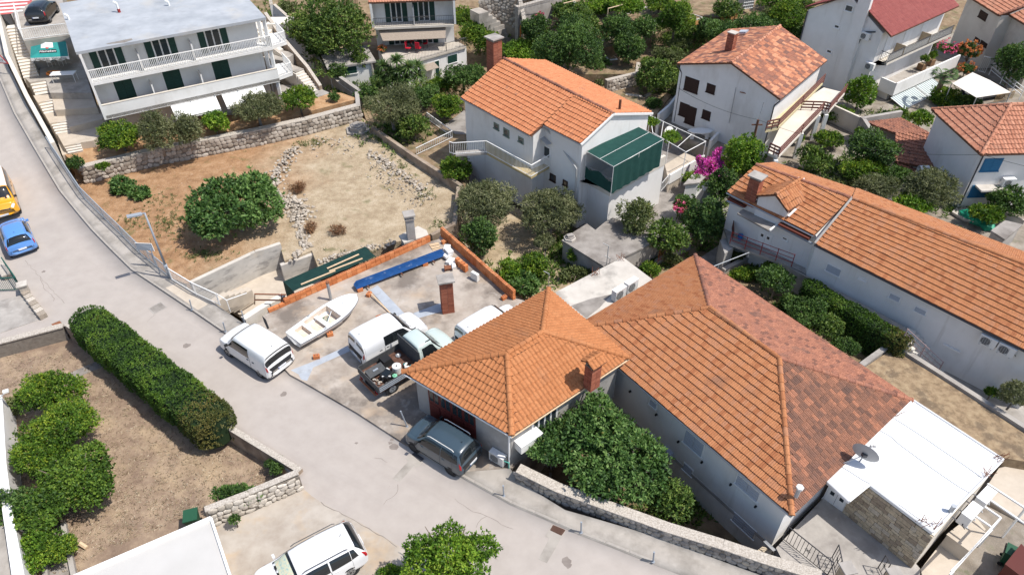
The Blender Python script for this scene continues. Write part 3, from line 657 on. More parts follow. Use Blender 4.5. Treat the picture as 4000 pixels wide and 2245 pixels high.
def railing(root,pts,h,sp,m,r=.012,rr=.025,post=.03,low=.08,name='baluster',zf=None):
 """pts: foot points (3-D); a top and a bottom rail, posts and upright bars, each bar by itself"""
 for a,b in zip(pts,pts[1:]):
  a,b=Vector(a),Vector(b);up=Vector((0,0,h));lo=Vector((0,0,low))
  bar('handrail',a+up,b+up,rr*2,rr*1.6,m,root);bar('rail',a+lo,b+lo,rr*1.3,rr*1.3,m,root)
  L_=(b-a).length;n=max(1,int(L_/sp))
  for i in range(1,n):
   p=a.lerp(b,i/n);rod(name,p+lo,p+up-Vector((0,0,rr*.8)),r,m,root)
 for p in pts:p=Vector(p);bar('post',p,p+Vector((0,0,h)),post,post,m,root)
def gutter(root,a,b,m=GALV,r=.06):rod('gutter',Vector(a),Vector(b),r,m,root)
def pipe_down(root,pts,m=PIPE,r=.045):
 b=MB();b.path([Vector(p)for p in pts],r,8);return b.o('downpipe',m,root)
_stones={}
def stone_protos(m):
 if m.name not in _stones:
  rng=random.Random(5);L_=[]
  for i in range(14):
   k=7;a0=rng.uniform(0,1);ring=[]
   for j in range(k):
    an=2*math.pi*(j+a0+rng.uniform(-.25,.25))/k;c,s=math.cos(an),math.sin(an);f=.5/max(abs(c),abs(s))*rng.uniform(.86,1.0)*.5+.25
    ring.append((c*f,s*f))
   V=[(x,0,z)for x,z in ring]+[(x*.9,-.7*rng.uniform(.8,1.1),z*.9)for x,z in ring]+[(x*.55,-1*rng.uniform(.85,1.1),z*.55)for x,z in ring]
   F=[(j,(j+1)%k,(j+1)%k+k,j+k)for j in range(k)]+[(j+k,(j+1)%k+k,(j+1)%k+2*k,j+2*k)for j in range(k)]+[tuple(range(2*k,3*k))]
   me=bpy.data.meshes.new('stone');me.from_pydata(V,[],F);me.materials.append(m);me.polygons.foreach_set('use_smooth',[True]*len(F))
   at=me.attributes.new('tint','FLOAT','POINT');at.data.foreach_set('value',np.full(len(V),i/13,np.float32));me.update();L_.append(me)
  _stones[m.name]=L_
 return _stones[m.name]
def face_stones(root,a0,b0,a1,b1,m,size=.3,keep=300,seed=3,depth=.07):
 """rubble facing on the upright quad a0-b0 (foot) a1-b1 (top), towards the lens"""
 rng=random.Random(seed);A,d,n=wframe(a0,b0);L_=(Vector(b0)-Vector(a0)).xy.length;pro=stone_protos(m);fo=off(root);items=[]
 H=max(a1[2]-a0[2],b1[2]-b0[2]);rows=max(1,round(H/size));ey=-n;q0=Matrix((ey.cross(Vector((0,0,1))),ey,Vector((0,0,1)))).transposed()
 for r in range(rows):
  s=-rng.uniform(0,size)
  while s<L_:
   w=size*rng.uniform(.8,1.75);sc=s+w/2;f=max(0,min(1,sc/L_));zb,zt=a0[2]+(b0[2]-a0[2])*f,a1[2]+(b1[2]-a1[2])*f
   hh=(zt-zb)/rows;z=zb+(r+.5+rng.uniform(-.22,.22))*hh
   if 0<sc<L_ and hh>.05:
    p=A+d*sc;p.z=z;items.append((p,w*1.08,hh*rng.uniform(.85,1.35),rng.uniform(-.35,.35)))
   s+=w
 items.sort(key=lambda q:(q[0]-TOPO).length);rest=[]
 for i,(p,w,h,an)in enumerate(items):
  mt=Matrix.LocRotScale(p-fo,(q0@Matrix.Rotation(an,3,'Y')).to_quaternion(),Vector((w,depth,h)));me=rng.choice(pro)
  if i<keep:o=link('stone',me,root);o.matrix_basis=mt
  else:rest.append((mt,me))
 join_rest('stone',rest,m,root)
def join_rest(name,rest,m,root):
 if not rest:return
 V,F,T=[],[],[]
 for mt,me in rest:
  n=len(V)
  for v in me.vertices:V.append(mt@v.co)
  for p in me.polygons:F.append(tuple(i+n for i in p.vertices))
  at=me.attributes.get('tint');T+=[at.data[0].value if at else .5]*len(me.vertices)
 f=off(root);o=MO(name,[v+f for v in V],F,m,root,True,T);o['kind']='stuff'
def stone_wall(name,label,foot,top,thick,m,size=.3,keep=300,coping=True,seed=1,faced=True):
 """free-standing or retaining rubble wall: foot/top lists of 3-D points along its face"""
 t=thing(name,foot[len(foot)//2],label,'stone wall');per=keep//max(1,len(foot)-1)
 for i in range(len(foot)-1):
  A,d,n=wframe(foot[i],foot[i+1]);b=MB();bk=-n*thick;f0,f1,t0,t1=[Vector(x)for x in(foot[i],foot[i+1],top[i],top[i+1])]
  t0=Vector((f0.x,f0.y,t0.z));t1=Vector((f1.x,f1.y,t1.z))
  V=[f0,f1,f1+bk,f0+bk,t0,t1,t1+bk,t0+bk];V=[Vector(v)for v in V]
  for v in V[:4]:v.z-=.35
  b.add(V,[(3,2,1,0),(4,5,6,7),(0,1,5,4),(1,2,6,5),(2,3,7,6),(3,0,4,7)]);b.o('core',MORTAR,t)
  if coping:
   c=MB();e=n*.05;u=Vector((0,0,.07));ext=d*.0
   V=[t0+e,t1+e,t1+bk-e,t0+bk-e];c.add(V+[v+u for v in V],[(3,2,1,0),(4,5,6,7),(0,1,5,4),(1,2,6,5),(2,3,7,6),(3,0,4,7)]);c.o('coping',COPING,t)
  if faced:face_stones(t,f0,f1,t0,t1,m,size,per,seed+i)
 return t
def plain_wall(name,label,foot,top_z,thick,m,z0,cat='wall',coping=None):
 """rendered wall along a line of points; top_z list or number"""
 t=thing(name,(*foot[len(foot)//2][:2],z0),label,cat)
 for i in range(len(foot)-1):
  A,d,n=wframe(foot[i],foot[i+1]);z_a=top_z[i]if isinstance(top_z,list)else top_z;z_b=top_z[i+1]if isinstance(top_z,list)else top_z
  f0,f1=Vector((*foot[i][:2],0)),Vector((*foot[i+1][:2],0));bk=-n*thick
  V=[(f0+v).xy for v in(Vector(),bk)]+[(f1+v).xy for v in(bk,Vector())]
  b=MB();zt=(z_a,z_a,z_b,z_b);W=[(v.x,v.y,z0)for v in V]+[(v.x,v.y,z)for v,z in zip(V,zt)]
  F=[(0,1,2,3),(7,6,5,4),(4,5,1,0),(5,6,2,1),(6,7,3,2),(7,4,0,3)];b.add(W,F);o=b.o('wall_run',m,t)
  if coping:
   c=MB();c.add([(v[0],v[1],v[2]+.002)for v in W[4:]]+[(v[0],v[1],v[2]+.05)for v in W[4:]],[(3,2,1,0),(4,5,6,7),(0,1,5,4),(1,2,6,5),(2,3,7,6),(3,0,4,7)]);c.o('coping',coping,t)
 return t
# ------------ buildings
def v2(p,z):return Vector((p[0],p[1],z))
def lerp2(a,b,f):return Vector(a).lerp(Vector(b),f)
U3=Vector((0,0,1))
# --- workshop with the new hipped roof
ze,zr=2.95,4.5
A_,B_,C_,D_=P('F',1100,1352,ze),P('J',1925,398,ze),P('G',885,1245,ze),P('G',275,728,ze)
p_,q_=P('G',230,1050,zr),P('F',1890,1212,zr)
W=thing('workshop',v2((A_+C_)/2,0),'small grey workshop with new orange hipped roof behind parked blue car','building')
fp=inset([A_,B_,C_,D_],.38);wall_=walls(W,[v2(p,ze-.06)for p in fp],-.1,GREYR)
rf=tile_roof(W,[[A_,B_,q_],[B_,C_,p_,q_],[C_,D_,p_],[D_,A_,q_,p_]],TILE_N,.225,.37,'barrel',.05,300,seed=2)
for a,b in((A_,q_),(B_,q_),(q_,p_),(C_,p_),(D_,p_)):ridge(rf,a,b,TILE_N,.145,.36)
gutter(W,A_-U3*.1,B_-U3*.1,WHITEP,.05);gutter(W,B_-U3*.1,C_-U3*.1,WOODW,.05)
w0,w1,w2=fp[0],fp[1],fp[2]
s0,_=onwall(w0,w1,'J',1318,243);s1,_=onwall(w0,w1,'J',1662,450);fr=wframe(w0,w1)
GDOOR=mat('oxide_red_door',[(.115,.022,.018),(.15,.032,.026)],3,.6)
wbox('garage_door',fr,s0,s1,.02,2.45,-.1,.03,GDOOR,W)
for i in range(4):
 a,b=s0+(s1-s0)*i/4+.05,s0+(s1-s0)*(i+1)/4-.05
 wbox('door_panel',fr,a,b,.15,1.3,.03,.055,GDOOR,W)
 for j in range(2):wbox('pane',fr,a+(b-a)*j/2+.04,a+(b-a)*(j+1)/2-.04,1.5,2.3,.032,.04,GLASS,W)
opening(W,w1,w2,('K',155,270),('K',330,290),'glass',fm=WHITEP,leafs=4)
pipe_down(W,[B_-U3*.12,v2(w1,2.6)+Vector((-.1,-.1,0)),v2(w1,.1)+Vector((-.1,-.1,0))],WHITEP,.05)
cp=P('G',600,1432,3.25);rzw=math.atan2(C_.y-B_.y,C_.x-B_.x)
ch=chimney(W,cp-U3*.3,.62,.5,1.55,rzw,None)
ct=cp+U3*1.45;e1,e2=Vector((math.cos(rzw),math.sin(rzw),0)),Vector((-math.sin(rzw),math.cos(rzw),0))
for sg in(-1,1):
 for k in(-1,1):bar('cap_post',ct+e1*.25*sg+e2*.19*k-U3*.3,ct+e1*.25*sg+e2*.19*k,.1,.1,MORTAR,W)
for sg in(-1,1):
 f=[ct+e2*sg*.42-e1*.45,ct+e2*sg*.42+e1*.45,ct+e1*.45+U3*.22,ct-e1*.45+U3*.22]
 tile_roof(W,[f],TILE_N,.22,.4,'barrel',.02,20,name='chimney_cap',th=.05)
ridge(ch,ct-e1*.45+U3*.22,ct+e1*.45+U3*.22,TILE_N,.09,.3)
boxp=v2(w1,0)+(v2(w2,0)-v2(w1,0)).normalized()*.95
wb=thing('wall_box',(boxp.x,boxp.y,1.5),'white boxed awning case on workshop side wall beside fig tree','awning case')
fr2=wframe(w1,w2);s_c,z_c=onwall(w1,w2,'K',110,400)
wbox('case',fr2,s_c-.75,s_c+.55,z_c-.25,z_c+.25,.01,.5,ACW,wb);wbox('lid',fr2,s_c-.77,s_c+.57,z_c+.25,z_c+.28,.0,.53,WHITEP,wb)
ac_unit(P('J',1822,590,.14),math.atan2(w1[1]-w0[1],w1[0]-w0[0])+.0,'white air conditioner on ground by workshop downpipe')
# --- long main house with hipped roof
ze,zr=2.2,4.4
Lc,Bt,Rr,Tt=P(*s_(2240,1283),ze),P('L',180,1000,ze),P('L',1085,130,ze),P('G',1380,475,ze)
r1,r2=P('G',1490,870,zr),P('H',85,1250,zr)
MH=thing('hip_roofed_house',v2((Lc+Rr)/2,-2.7),'large grey house with long orange hipped roof between workshop and white flat roof','house')
fp=inset([Lc,Bt,Rr,Tt],.4);walls(MH,[v2(p,ze-.05)for p in fp],-2.9,WHITE)
rf=tile_roof(MH,[[Lc,Bt,r2,r1],[Bt,Rr,r2],[Rr,Tt,r1,r2],[Tt,Lc,r1]],[TILE_A,TILE_D,TILE_O,TILE_A],.205,.35,'ribbed',.058,300,seed=3,stagger=False)
for i,(a,b)in enumerate(((Lc,r1),(Bt,r2),(r1,r2),(Rr,r2),(Tt,r1))):ridge(rf,a,b,TILE_A if i<3 else TILE_O,.13,.42)
gutter(MH,Lc-U3*.1,Bt-U3*.1,PIPE,.05)
m0,m1=fp[0],fp[1]
for p,q,nm in((('K',1045,120),('K',1085,195),1),(('K',1315,350),('K',1425,555),2),(('K',1705,690),('K',1845,890),2),(('K',1032,365),('K',1080,445),1),(('K',1300,600),('K',1350,700),1),(('K',1680,975),('K',1815,1170),2)):
 opening(MH,m0,m1,p,q,'blind',GREYSH,leafs=nm,name='window')
fr=wframe(m0,m1)
for x,y in((895,60),(1092,235),(1258,438),(1435,592),(1652,760),(1840,925)):
 s,z=onwall(m0,m1,'K',x,y);wbox('pipe_stub',fr,s-.04,s+.04,z-.05,z+.05,0,.12,BLACK,MH)
s,z=onwall(m0,m1,'K',1180,520);wbox('meter_box',fr,s-.3,s+.3,z-.2,z+.25,0,.25,GREYSH,MH)
LN=MB();LN.prism([v2(p,0)for p in inset([Lc,Bt,Rr,Tt],.36)],-1.25,-1.05);LN.o('plinth_band',GREYR,MH)
vp=P('L',222,830,ze+.65)
rod('vent_pipe',vp-U3*.25,vp+U3*.35,.09,PIPE,MH);rod('vent_cap',vp+U3*.35,vp+U3*.45,.16,ACW,MH)
# --- white flat-roofed annex with ashlar wall
za=2.2
ax=[P('L',415,715,za),P('L',610,893,za),P('L',765,768,za),P('L',1240,1125,za),P('L',1772,577,za),P('L',1088,128,za)]
AN=thing('flat_roofed_annex',v2(ax[3],-.5),'flat white roofed annex with tan stone wall beside the hipped house','building')
b=MB();b.prism([v2(p,0)for p in ax],za-.16,za);b.o('roof',WROOF,AN)
b=MB()
for i in range(len(ax)):b.tube(ax[i]+U3*.02,ax[(i+1)%len(ax)]+U3*.02,.05,6)
b.o('roof_rim',WROOF,AN)
g0,g1=P('L',565,965,-.45),P('L',1085,1388,-.45)
bk=lerp2(ax[4],ax[5],.02);far=lerp2(ax[4],ax[5],.75)
walls(AN,[v2(g0,za-.16),v2(g1,za-.16),v2(ax[4]+(ax[5]-ax[4])*.02,za-.16),v2(far,za-.16),v2(far+(ax[3]-ax[4])*.5,za-.16)],-.9,CREAMW)
A0,d0,n0=wframe(g0,g1);Lw=(g1-g0).length;z=-.45;rng=random.Random(4);c=0
while z<za-.25:
 h=rng.choice((.17,.2,.24,.28));s=0.0
 h=min(h,za-.17-z)
 while s<Lw-.05:
  w=min(rng.uniform(.22,.62),Lw-s);p=A0+d0*(s+w/2)+n0*.03;p.z=z+h/2
  tblk('stone_block',p,(w-.014,.09,h-.014),ASHL,AN,math.atan2(d0.y,d0.x),rng.choice((0,.25,.5,.75,1.)));s+=w
 z+=h
dr0,dr1=P('L',432,872,-.45),P('L',562,965,-.45)
bw=MB();bw.prism([v2(p,0)for p in(dr0,dr1,dr1+Vector((.25,.2,0)),dr0+Vector((.25,.2,0)))],-.5,za-.18);bw.o('porch_wall',CREAMW,AN)
opening(AN,dr0,dr1,('L',470,770),('L',560,965),'panel',leafs=2,name='door')
for a,b_ in((('L',950,262),('L',1625,720)),(('L',838,352),('L',1515,835)),(('L',540,615),('L',1190,1065))):
 pa,pb=P(*a,za),P(*b_,za);pts=[]
 for i in range(9):
  q=pa.lerp(pb,i/8);pts.append(q+Vector((random.uniform(-.08,.08),random.uniform(-.08,.08),.012)))
 m=MB();m.path(pts,.012,4);o=m.o('roof_cable',GREYM,None);tag(o,('thin grey cable across white annex roof, %s one')%{950:'farthest',838:'middle',540:'nearest'}[a[1]],'cable','cables on the white roof')
def rebar(k,x,y,z,n,label,h=.45,spread=.3):
 c=P(k,x,y,z);t=thing('rebar_cluster',c,label,'rebar','starter bars on flat roofs')
 for i in range(n):rod('bar',c+Vector((random.uniform(-spread,spread),random.uniform(-spread,spread)*.6,-.02)),c+Vector((random.uniform(-spread,spread),random.uniform(-spread,spread)*.6,h*random.uniform(.6,1.1))),.012,RUST,t)
for k,x,y,z,n,l in(('L',985,245,za,3,'by roof tiles at far end of white roof'),('L',1745,580,za,7,'at far right corner of white roof'),('L',1650,690,za,7,'above right edge of white roof near cables'),('L',1170,1060,za,7,'at near corner of white roof above stone wall'),('L',1265,1085,za,6,'at front right corner of white roof'),('Y',440,1130,1.72,8,'at far corner of the slab beside shed roof'),('Y',90,1340,1.72,8,'on left edge of the slab over the garden')):
 rebar(k,x,y,z,n,'rusty starter bars '+l)
fl=P('S',365,640,za);t=thing('vent_pipe',fl,'short grey vent pipe standing at edge of white roof','vent pipe')
rod('pipe',fl,fl+U3*.42,.1,PIPE,t);rod('collar',fl+U3*.36,fl+U3*.43,.115,GALV,t)
rzx=math.atan2(ax[4].y-ax[3].y,ax[4].x-ax[3].x)
for i,(x,y)in enumerate(((560,700),(745,500))):
 q=P('S',x,y+40,1.45);ac_unit(q,rzx+math.pi,'white air conditioner on annex edge, '+('nearer of the pair' if i==0 else 'farther of the pair'),.95,.42,.65)
 fx=thing('wall_bracket',q-U3*.03,'steel bracket under %s air conditioner on annex edge'%('nearer' if i==0 else 'farther'),'bracket',None,rzx)
 for e in(-.3,.3):m=MB();m.box((e,.18,-.015),(.05,.9,.03));m.o('arm',GALV,fx)
dp=P('L',690,590,za);DS=thing('satellite_dish',dp,'grey satellite dish on a mast at edge of white roof','satellite dish')
nrm=Vector((.62,.7,.22)).normalized();cen=P('L',733,530,za+.75);u_=nrm.orthogonal().normalized();w_=nrm.cross(u_);V,F=[],[]
for i in range(6):
 r=.58*i/5
 for j in range(20):an=j*math.pi/10;V.append(cen+u_*(r*math.cos(an))+w_*(r*math.sin(an))+nrm*(.28*r*r-.06))
for i in range(5):F+=[(i*20+j,i*20+(j+1)%20,i*20+20+(j+1)%20,i*20+20+j)for j in range(20)]
MO('reflector',V,F,mat('dish_grey',[(.36,.36,.36)],rough=.5),DS,True)
rod('mast',dp,cen-nrm*.07,.035,GALV,DS);rod('strut',P('L',545,612,za),cen-nrm*.1,.022,GALV,DS);rod('strut',P('L',640,520,za),cen-nrm*.1,.015,GALV,DS)
tip=P('L',790,478,za+1.1);rod('feed_arm',cen-w_*.3+nrm*.0,tip,.015,GALV,DS)
for k in(-.05,.05):blk('converter',tip+Vector((k*1.5,0,.03)),(.1,.08,.14),ACW,DS)
blk('mount',cen-nrm*.1,(.2,.16,.16),STEELD,DS)
# --- flat slabs in the middle
def flat_block(name,label,px,z,z0,m,wm=None,cat='building',lip=None):
 pts=[P(k,x,y,z)for k,x,y in px];t=thing(name,v2(sum(pts,Vector())/len(pts),z0),label,cat)
 b=MB();b.prism([v2(p,0)for p in pts],z-.14,z);b.o('slab',m,t)
 b=MB();b.prism([v2(p,0)for p in inset(pts,.06)],z0,z-.14);b.o('wall',wm or m,t);return t,pts
T1,pts=flat_block('flat_slab_building','pale concrete flat slab carrying two air conditioners beside tiled roofs',[('G',835,490),('G',1065,663),('G',560,955),('G',300,775),('G',330,752)],1.7,-1.6,CONCW,CONC)
b=MB();b.prism([P('G',660,870,1.705),P('G',750,770,1.705),P('G',600,800,1.705),P('G',445,855,1.705),P('G',560,950,1.705)],1.701,None);b.o('damp_patch',CONCD,T1)
rz1=math.atan2((pts[0]-pts[4]).y,(pts[0]-pts[4]).x)
for x,y,l in((800,800,'nearer'),(890,742,'farther')):ac_unit(P('G',x,y,1.72),rz1+.05,'white air conditioner standing on pale concrete slab, %s one'%l,.85,.34,.72)
T2,pts=flat_block('flat_roofed_shed','grey concrete flat shed roof below the white house terrace',[('G',375,362),('G',480,290),('G',565,237),('G',628,285),('G',700,225),('G',760,190),('G',1130,352),('G',690,558)],.4,-1.5,CONCD,CONC)
m=P('G',435,352,.4);t=thing('cistern_hatch',m,'round concrete cistern hatch on corner of grey shed roof','hatch');rod('rim',m,m+U3*.12,.42,CONCW,t);rod('lid',m+U3*.12,m+U3*.2,.33,CONC,t);blk('handle_block',m+U3*.27,(.42,.28,.14),CONC,t,.4)
for k,x0,y0,x1,y1,z,l in(('G',712,550,716,405,.4,'tall thin grey pipe with hook standing on shed roof'),('G',735,540,737,500,.4,'short bent grey pipe at the shed roof edge'),('G',275,720,275,615,-1.2,'grey hooked standpipe behind the workshop roof peak')):
 a=P(k,x0,y0,z);h=HY(k,x1,y1,a.y).z;m=MB();m.path([a,v2(a,h),v2(a,h)+Vector((-.35,.15,.1))],.025);tag(m.o('standpipe',PIPE),l,'pipe')
# --- house with orange gable roof in the middle
eL,n1=P('B',1540,735,5.05),P('C',140,1025,5.05);n2,eR=P('C',235,940,5.5),P('C',520,1085,5.5)
bL,bR=P('M',930,760,5.5),P('C',1060,850,5.5);rL,rR=P('M',410,735,7.0),P('C',765,855,6.75)
fs=(n1-eL).length/((n1-eL).length+(eR-n2).length);rS=rL.lerp(rR,fs)
CH=thing('gable_house',v2((eL+bR)/2,-1.4),'white house with bright orange gable roof and green shaded terrace','house')
n2b=n2+(rS-n2)*.02
rf=tile_roof(CH,[[eL,n1,rS,rL],[n2,eR,rR,rS],[bR,bL,rL,rR]],TILE_C,.235,.37,'barrel',.056,300,seed=5)
ridge(rf,rL,rR,TILE_O,.12,.4)
cw=inset([eL,n1,n2,eR,bR,bL],[.3,.05,.25,.12,.3,.12])
gm_r=(Vector(cw[3])+Vector(cw[4]))/2;gm_l=(Vector(cw[5])+Vector(cw[0]))/2
walls(CH,[v2(cw[0],4.98),v2(cw[1],4.98),v2(cw[2],5.35),v2(cw[3],5.42),(*v2(lerp2(cw[3],cw[4],(rR-eR).xy.length/(bR-eR).xy.length),6.6),),v2(cw[4],5.42),v2(cw[5],5.42),(*v2(lerp2(cw[5],cw[0],.5),6.85),)],-1.4,WHITE)
for a,b_ in((eR,rR),(rR,bR)):bar('verge',a-U3*.06,b_-U3*.06,.12,.14,WHITEP,CH)
gutter(CH,eL-U3*.08,n1-U3*.08,PIPE,.05);gutter(CH,n2-U3*.08,eR-U3*.08,PIPE,.05)
for p,q in((('B',1795,925),('B',1828,980)),(('B',1868,965),('B',1905,1035)),(('C',52,1030),('C',84,1080)),):opening(CH,cw[0],cw[1],p,q,'glass',fm=mat('frame_green_grey',[(.18,.22,.18)],rough=.6),leafs=1,name='window')
opening(CH,cw[2],cw[3],('C',235,1090),('C',285,1195),'glass',leafs=1,name='door')
opening(CH,cw[2],cw[3],('G',-1710+1900+100,-140),('G',325,-75),'glass',fm=BROWNS,leafs=1,name='window');opening(CH,cw[2],cw[3],('C',388,1355),('C',415,1405),'glass',fm=BROWNS,leafs=1,name='window')
pipe_down(CH,[n2+Vector((.15,-.1,-.2)),HY('C',330,1050,n2.y-.2),HY('C',485,1270,eR.y+.1),HY('G',470,200,eR.y+.1)],PIPE,.06)
flue=P('C',808,840,6.3);rod('flue',flue,flue+U3*.85,.09,WOODD,CH)
cb=P('M',295,880,5.7);chimney(CH,cb-U3*.8,.85,.85,3.2,math.atan2((n1-eL).y,(n1-eL).x),'slab')
cz=4.35;b=MB();q=[P('C',170,1010,cz+.25),P('C',215,1000,cz+.3),P('C',300,1080,cz),P('C',262,1092,cz)]
b.add(q+[v-U3*.03 for v in q],[(0,1,2,3),(7,6,5,4),(0,4,5,1),(1,5,6,2),(2,6,7,3),(3,7,4,0)]);b.o('porch_roof',GALV,CH)
BF=2.35;bp=[P('B',1460,1160,BF),P('B',1490,1165,BF),P('B',1735,1150,BF),P('C',143,1335,BF),P('C',298,1245,BF)]
wl=[v2(lerp2(cw[1],cw[2],1.0),BF),v2(lerp2(cw[1],cw[2],.0),BF),v2(cw[0],BF)]
b=MB();b.prism([v2(p,0)for p in bp[2:]+[wl[0],wl[1],v2(lerp2(cw[1],cw[0],.7),0)]],BF-.16,BF);b.o('balcony',mat('yellow_tile_floor',[(.42,.32,.16),(.48,.38,.2)],3,.7),CH)
bar('landing',bp[1]-U3*.08+Vector((.1,.25,0)),bp[2]-U3*.08+Vector((.1,.25,0)),.6,.14,CONC,CH)
railing(CH,[P('B',1460,1155,BF)]+bp[1:],.95,.13,WHITEP,.012,.028)
TZ=2.55;tp=[P('C',512,1295,TZ),P('C',740,1420,TZ),P('C',1155,1188,TZ),P('C',1020,1080,TZ)];tp.append(v2(cw[3],TZ))
b=MB();b.prism([v2(p,0)for p in tp],-1.4,TZ-.05);b.o('terrace',WHITE,CH)
b=MB()
for a,c in((tp[0],tp[1]),(tp[1],tp[2])):
 A0,d0,nn=wframe(a,c);V=[v2(a,TZ-.6),v2(c,TZ-.6),v2(c,TZ-.6)-nn*.2,v2(a,TZ-.6)-nn*.2];V=[v+nn*.03 for v in V];b.add(V+[v+U3*.78 for v in V],[(3,2,1,0),(4,5,6,7),(0,1,5,4),(1,2,6,5),(2,3,7,6),(3,0,4,7)])
b.o('parapet',CREAMW,CH)
railing(CH,[v2(lerp2(tp[0],tp[1],.03),TZ+.18),v2(lerp2(tp[0],tp[1],.97),TZ+.18),v2(lerp2(tp[1],tp[2],.1),TZ+.18)],.55,.13,WHITEP,.012,.026)
NET=mat('dark_green_shade_net',[(.008,.045,.038),(.013,.06,.05)],2.2,.9,.3,60)
SH=thing('shade_shelter',v2((tp[0]+tp[2])/2,TZ),'dark green net shelter with flat top on white house terrace','shade shelter')
hz=4.75;nt_=[P('C',560,1142,hz),P('C',765,1258,hz),P('C',1140,1052,hz),P('C',930,946,hz)]
gm=(nt_[0]+nt_[3])/2;gm2=(nt_[1]+nt_[2])/2
b=MB();V=[];F=[];N_=10
for i in range(N_+1):
 for j in range(N_+1):
  a=nt_[0].lerp(nt_[1],i/N_);c=nt_[3].lerp(nt_[2],i/N_);q=a.lerp(c,j/N_);q=q-U3*(.05*math.sin(math.pi*i/N_)*abs(math.sin(2*math.pi*j/N_)));V.append(q)
for i in range(N_):
 for j in range(N_):k=i*(N_+1)+j;F.append((k,k+1,k+N_+2,k+N_+1))
MO('net_roof',V,F,NET,SH,True)
V,F=[],[]
for i in range(25):
 f=i/24;a=nt_[1].lerp(nt_[2],f);wob=.05*math.sin(i*1.7);A0,d0,nn=wframe(nt_[1],nt_[2]);lo=v2(a+nn*wob,TZ+.15);hi=v2(a,hz-.02)
 V+=[hi,hi.lerp(lo,.5)+nn*wob*.5,lo]
for i in range(24):
 for k in range(2):q=i*3+k;F.append((q,q+1,q+4,q+3))
MO('net_side',V,F,NET,SH,True)
V,F=[],[]
for i in range(9):
 f=i/8;a=nt_[0].lerp(nt_[1],f);V+=[v2(a,TZ+1.15-.15*math.sin(f*9)),v2(a,TZ+.2)]
for i in range(8):F.append((2*i,2*i+1,2*i+3,2*i+2))
MO('net_side',V,F,NET,SH,True)
for q in nt_+[gm2]:rod('pole',v2(q,TZ),q,.018,WHITEP,SH)
for a,c in((nt_[0],nt_[1]),(nt_[1],nt_[2]),(nt_[2],nt_[3]),(nt_[0].lerp(nt_[1],.5),nt_[3].lerp(nt_[2],.5))):rod('frame_bar',a+U3*.02,c+U3*.02,.014,ACW,SH)
tw=P('C',1100,1150,TZ+.9);t=MO('towel',[tw+Vector(v)for v in((-.25,0,-.4),(.25,.2,-.4),(.28,.22,.0),(.3,.25,.45),(-.2,.05,.4),(-.24,.02,0))],[(0,1,2,5),(5,2,3,4)],mat('red_towel',[(.6,.03,.04)],rough=.9));tag(t,'red towel hanging on terrace rail behind green net','towel')
# --- white house with brown shutters and mottled roof
ze,zr=5.0,6.6
a6,b6,c6,d6=P('N',185,1060,ze),P('D',95,750,ze),P('D',445,455,ze),P('N',1040,490,ze);f6,g6=P('N',1085,1045,zr),P('N',1900,430,zr)
H6=thing('mottled_roof_house',v2((a6+c6)/2,-.2),'white house with mottled brown tiled gable roof and dark brown shutters','house')
rf=tile_roof(H6,[[d6,a6,f6,g6],[b6,c6,g6,f6]],[TILE_M,TILE_M],.32,.36,'flat',.03,300,seed=6,stagger=True);ridge(rf,f6,g6,TILE_P,.13,.4)
w6=inset([a6,b6,c6,d6],[.12,.35,.12,.3]);walls(H6,[v2(w6[0],4.95),v2(lerp2(w6[0],w6[1],.5),6.45),v2(w6[1],4.95),v2(w6[2],4.95),v2(lerp2(w6[2],w6[3],.5),6.45),v2(w6[3],4.95)],-.3,WHITE)
for p,q in((('C',1312,578),('C',1392,705)),(('C',1475,630),('C',1520,708)),(('C',1272,772),('C',1320,885)),(('C',1322,795),('C',1368,945)),(('C',1442,828),('C',1485,905))):opening(H6,w6[0],w6[1],p,q,'shutter',BROWNS,BROWNS,leafs=2 if q[1]-p[1]>60 else 1,name='window')
pipe_down(H6,[a6+Vector((.05,-.05,-.1)),v2(w6[0],4.3)+Vector((.2,-.15,0)),v2(w6[0],0)+Vector((.2,-.15,0))],STEELD,.05);pipe_down(H6,[b6-U3*.1,v2(w6[1],4.4)+Vector((-.1,-.12,0)),v2(w6[1],0)+Vector((-.1,-.12,0))],STEELD,.05)
cq=P('N',1060,855,6.0);chimney(H6,cq-U3*.4,.62,.55,1.9,math.atan2((b6-a6).y,(b6-a6).x),'lid')
sk=P('N',1290,525,6.1);skl=MB();sk_=[P('N',1215,545,6.02),P('N',1330,543,6.1),P('N',1380,508,6.2),P('N',1245,508,6.12)];skl.add([v+U3*.06 for v in sk_]+[v-U3*.1 for v in sk_],[(0,1,2,3),(0,4,5,1),(1,5,6,2),(2,6,7,3),(3,7,4,0)]);skl.o('skylight',GREYSH,H6)
TAN=mat('tan_balcony_floor',[(.50,.43,.25),(.57,.49,.30)],2,.8)
ub=[P('D',-20,985,2.9),P('D',95,790,2.9),P('D',300,640,2.9),P('D',415,625,2.9),P('D',72,965,2.9)];b=MB();b.prism([v2(p,0)for p in ub],2.72,2.9);b.o('balcony',TAN,H6)
lb=[P('D',0,1150,2.25),P('D',150,830,2.25),P('D',420,660,2.25),P('D',580,700,2.25),P('D',455,845,2.25),P('D',410,835,2.25),P('D',75,1185,2.25)];b=MB();b.prism([v2(p,0)for p in lb],2.05,2.25);b.o('terrace',CREAMW,H6)
def plank_rail(root,pts,h,m,n=3):
 for a,c in zip(pts,pts[1:]):
  for k in range(n):o_=U3*(h*(k+1)/n);bar('rail_plank',Vector(a)+o_,Vector(c)+o_,.05,.12,m,root)
  for f in(0,.5,1):q=Vector(a).lerp(Vector(c),f);bar('post',q,q+U3*h,.06,.06,m,root)
BRR=mat('brown_rail_paint',[(.14,.055,.045),(.19,.08,.06)],5,.7)
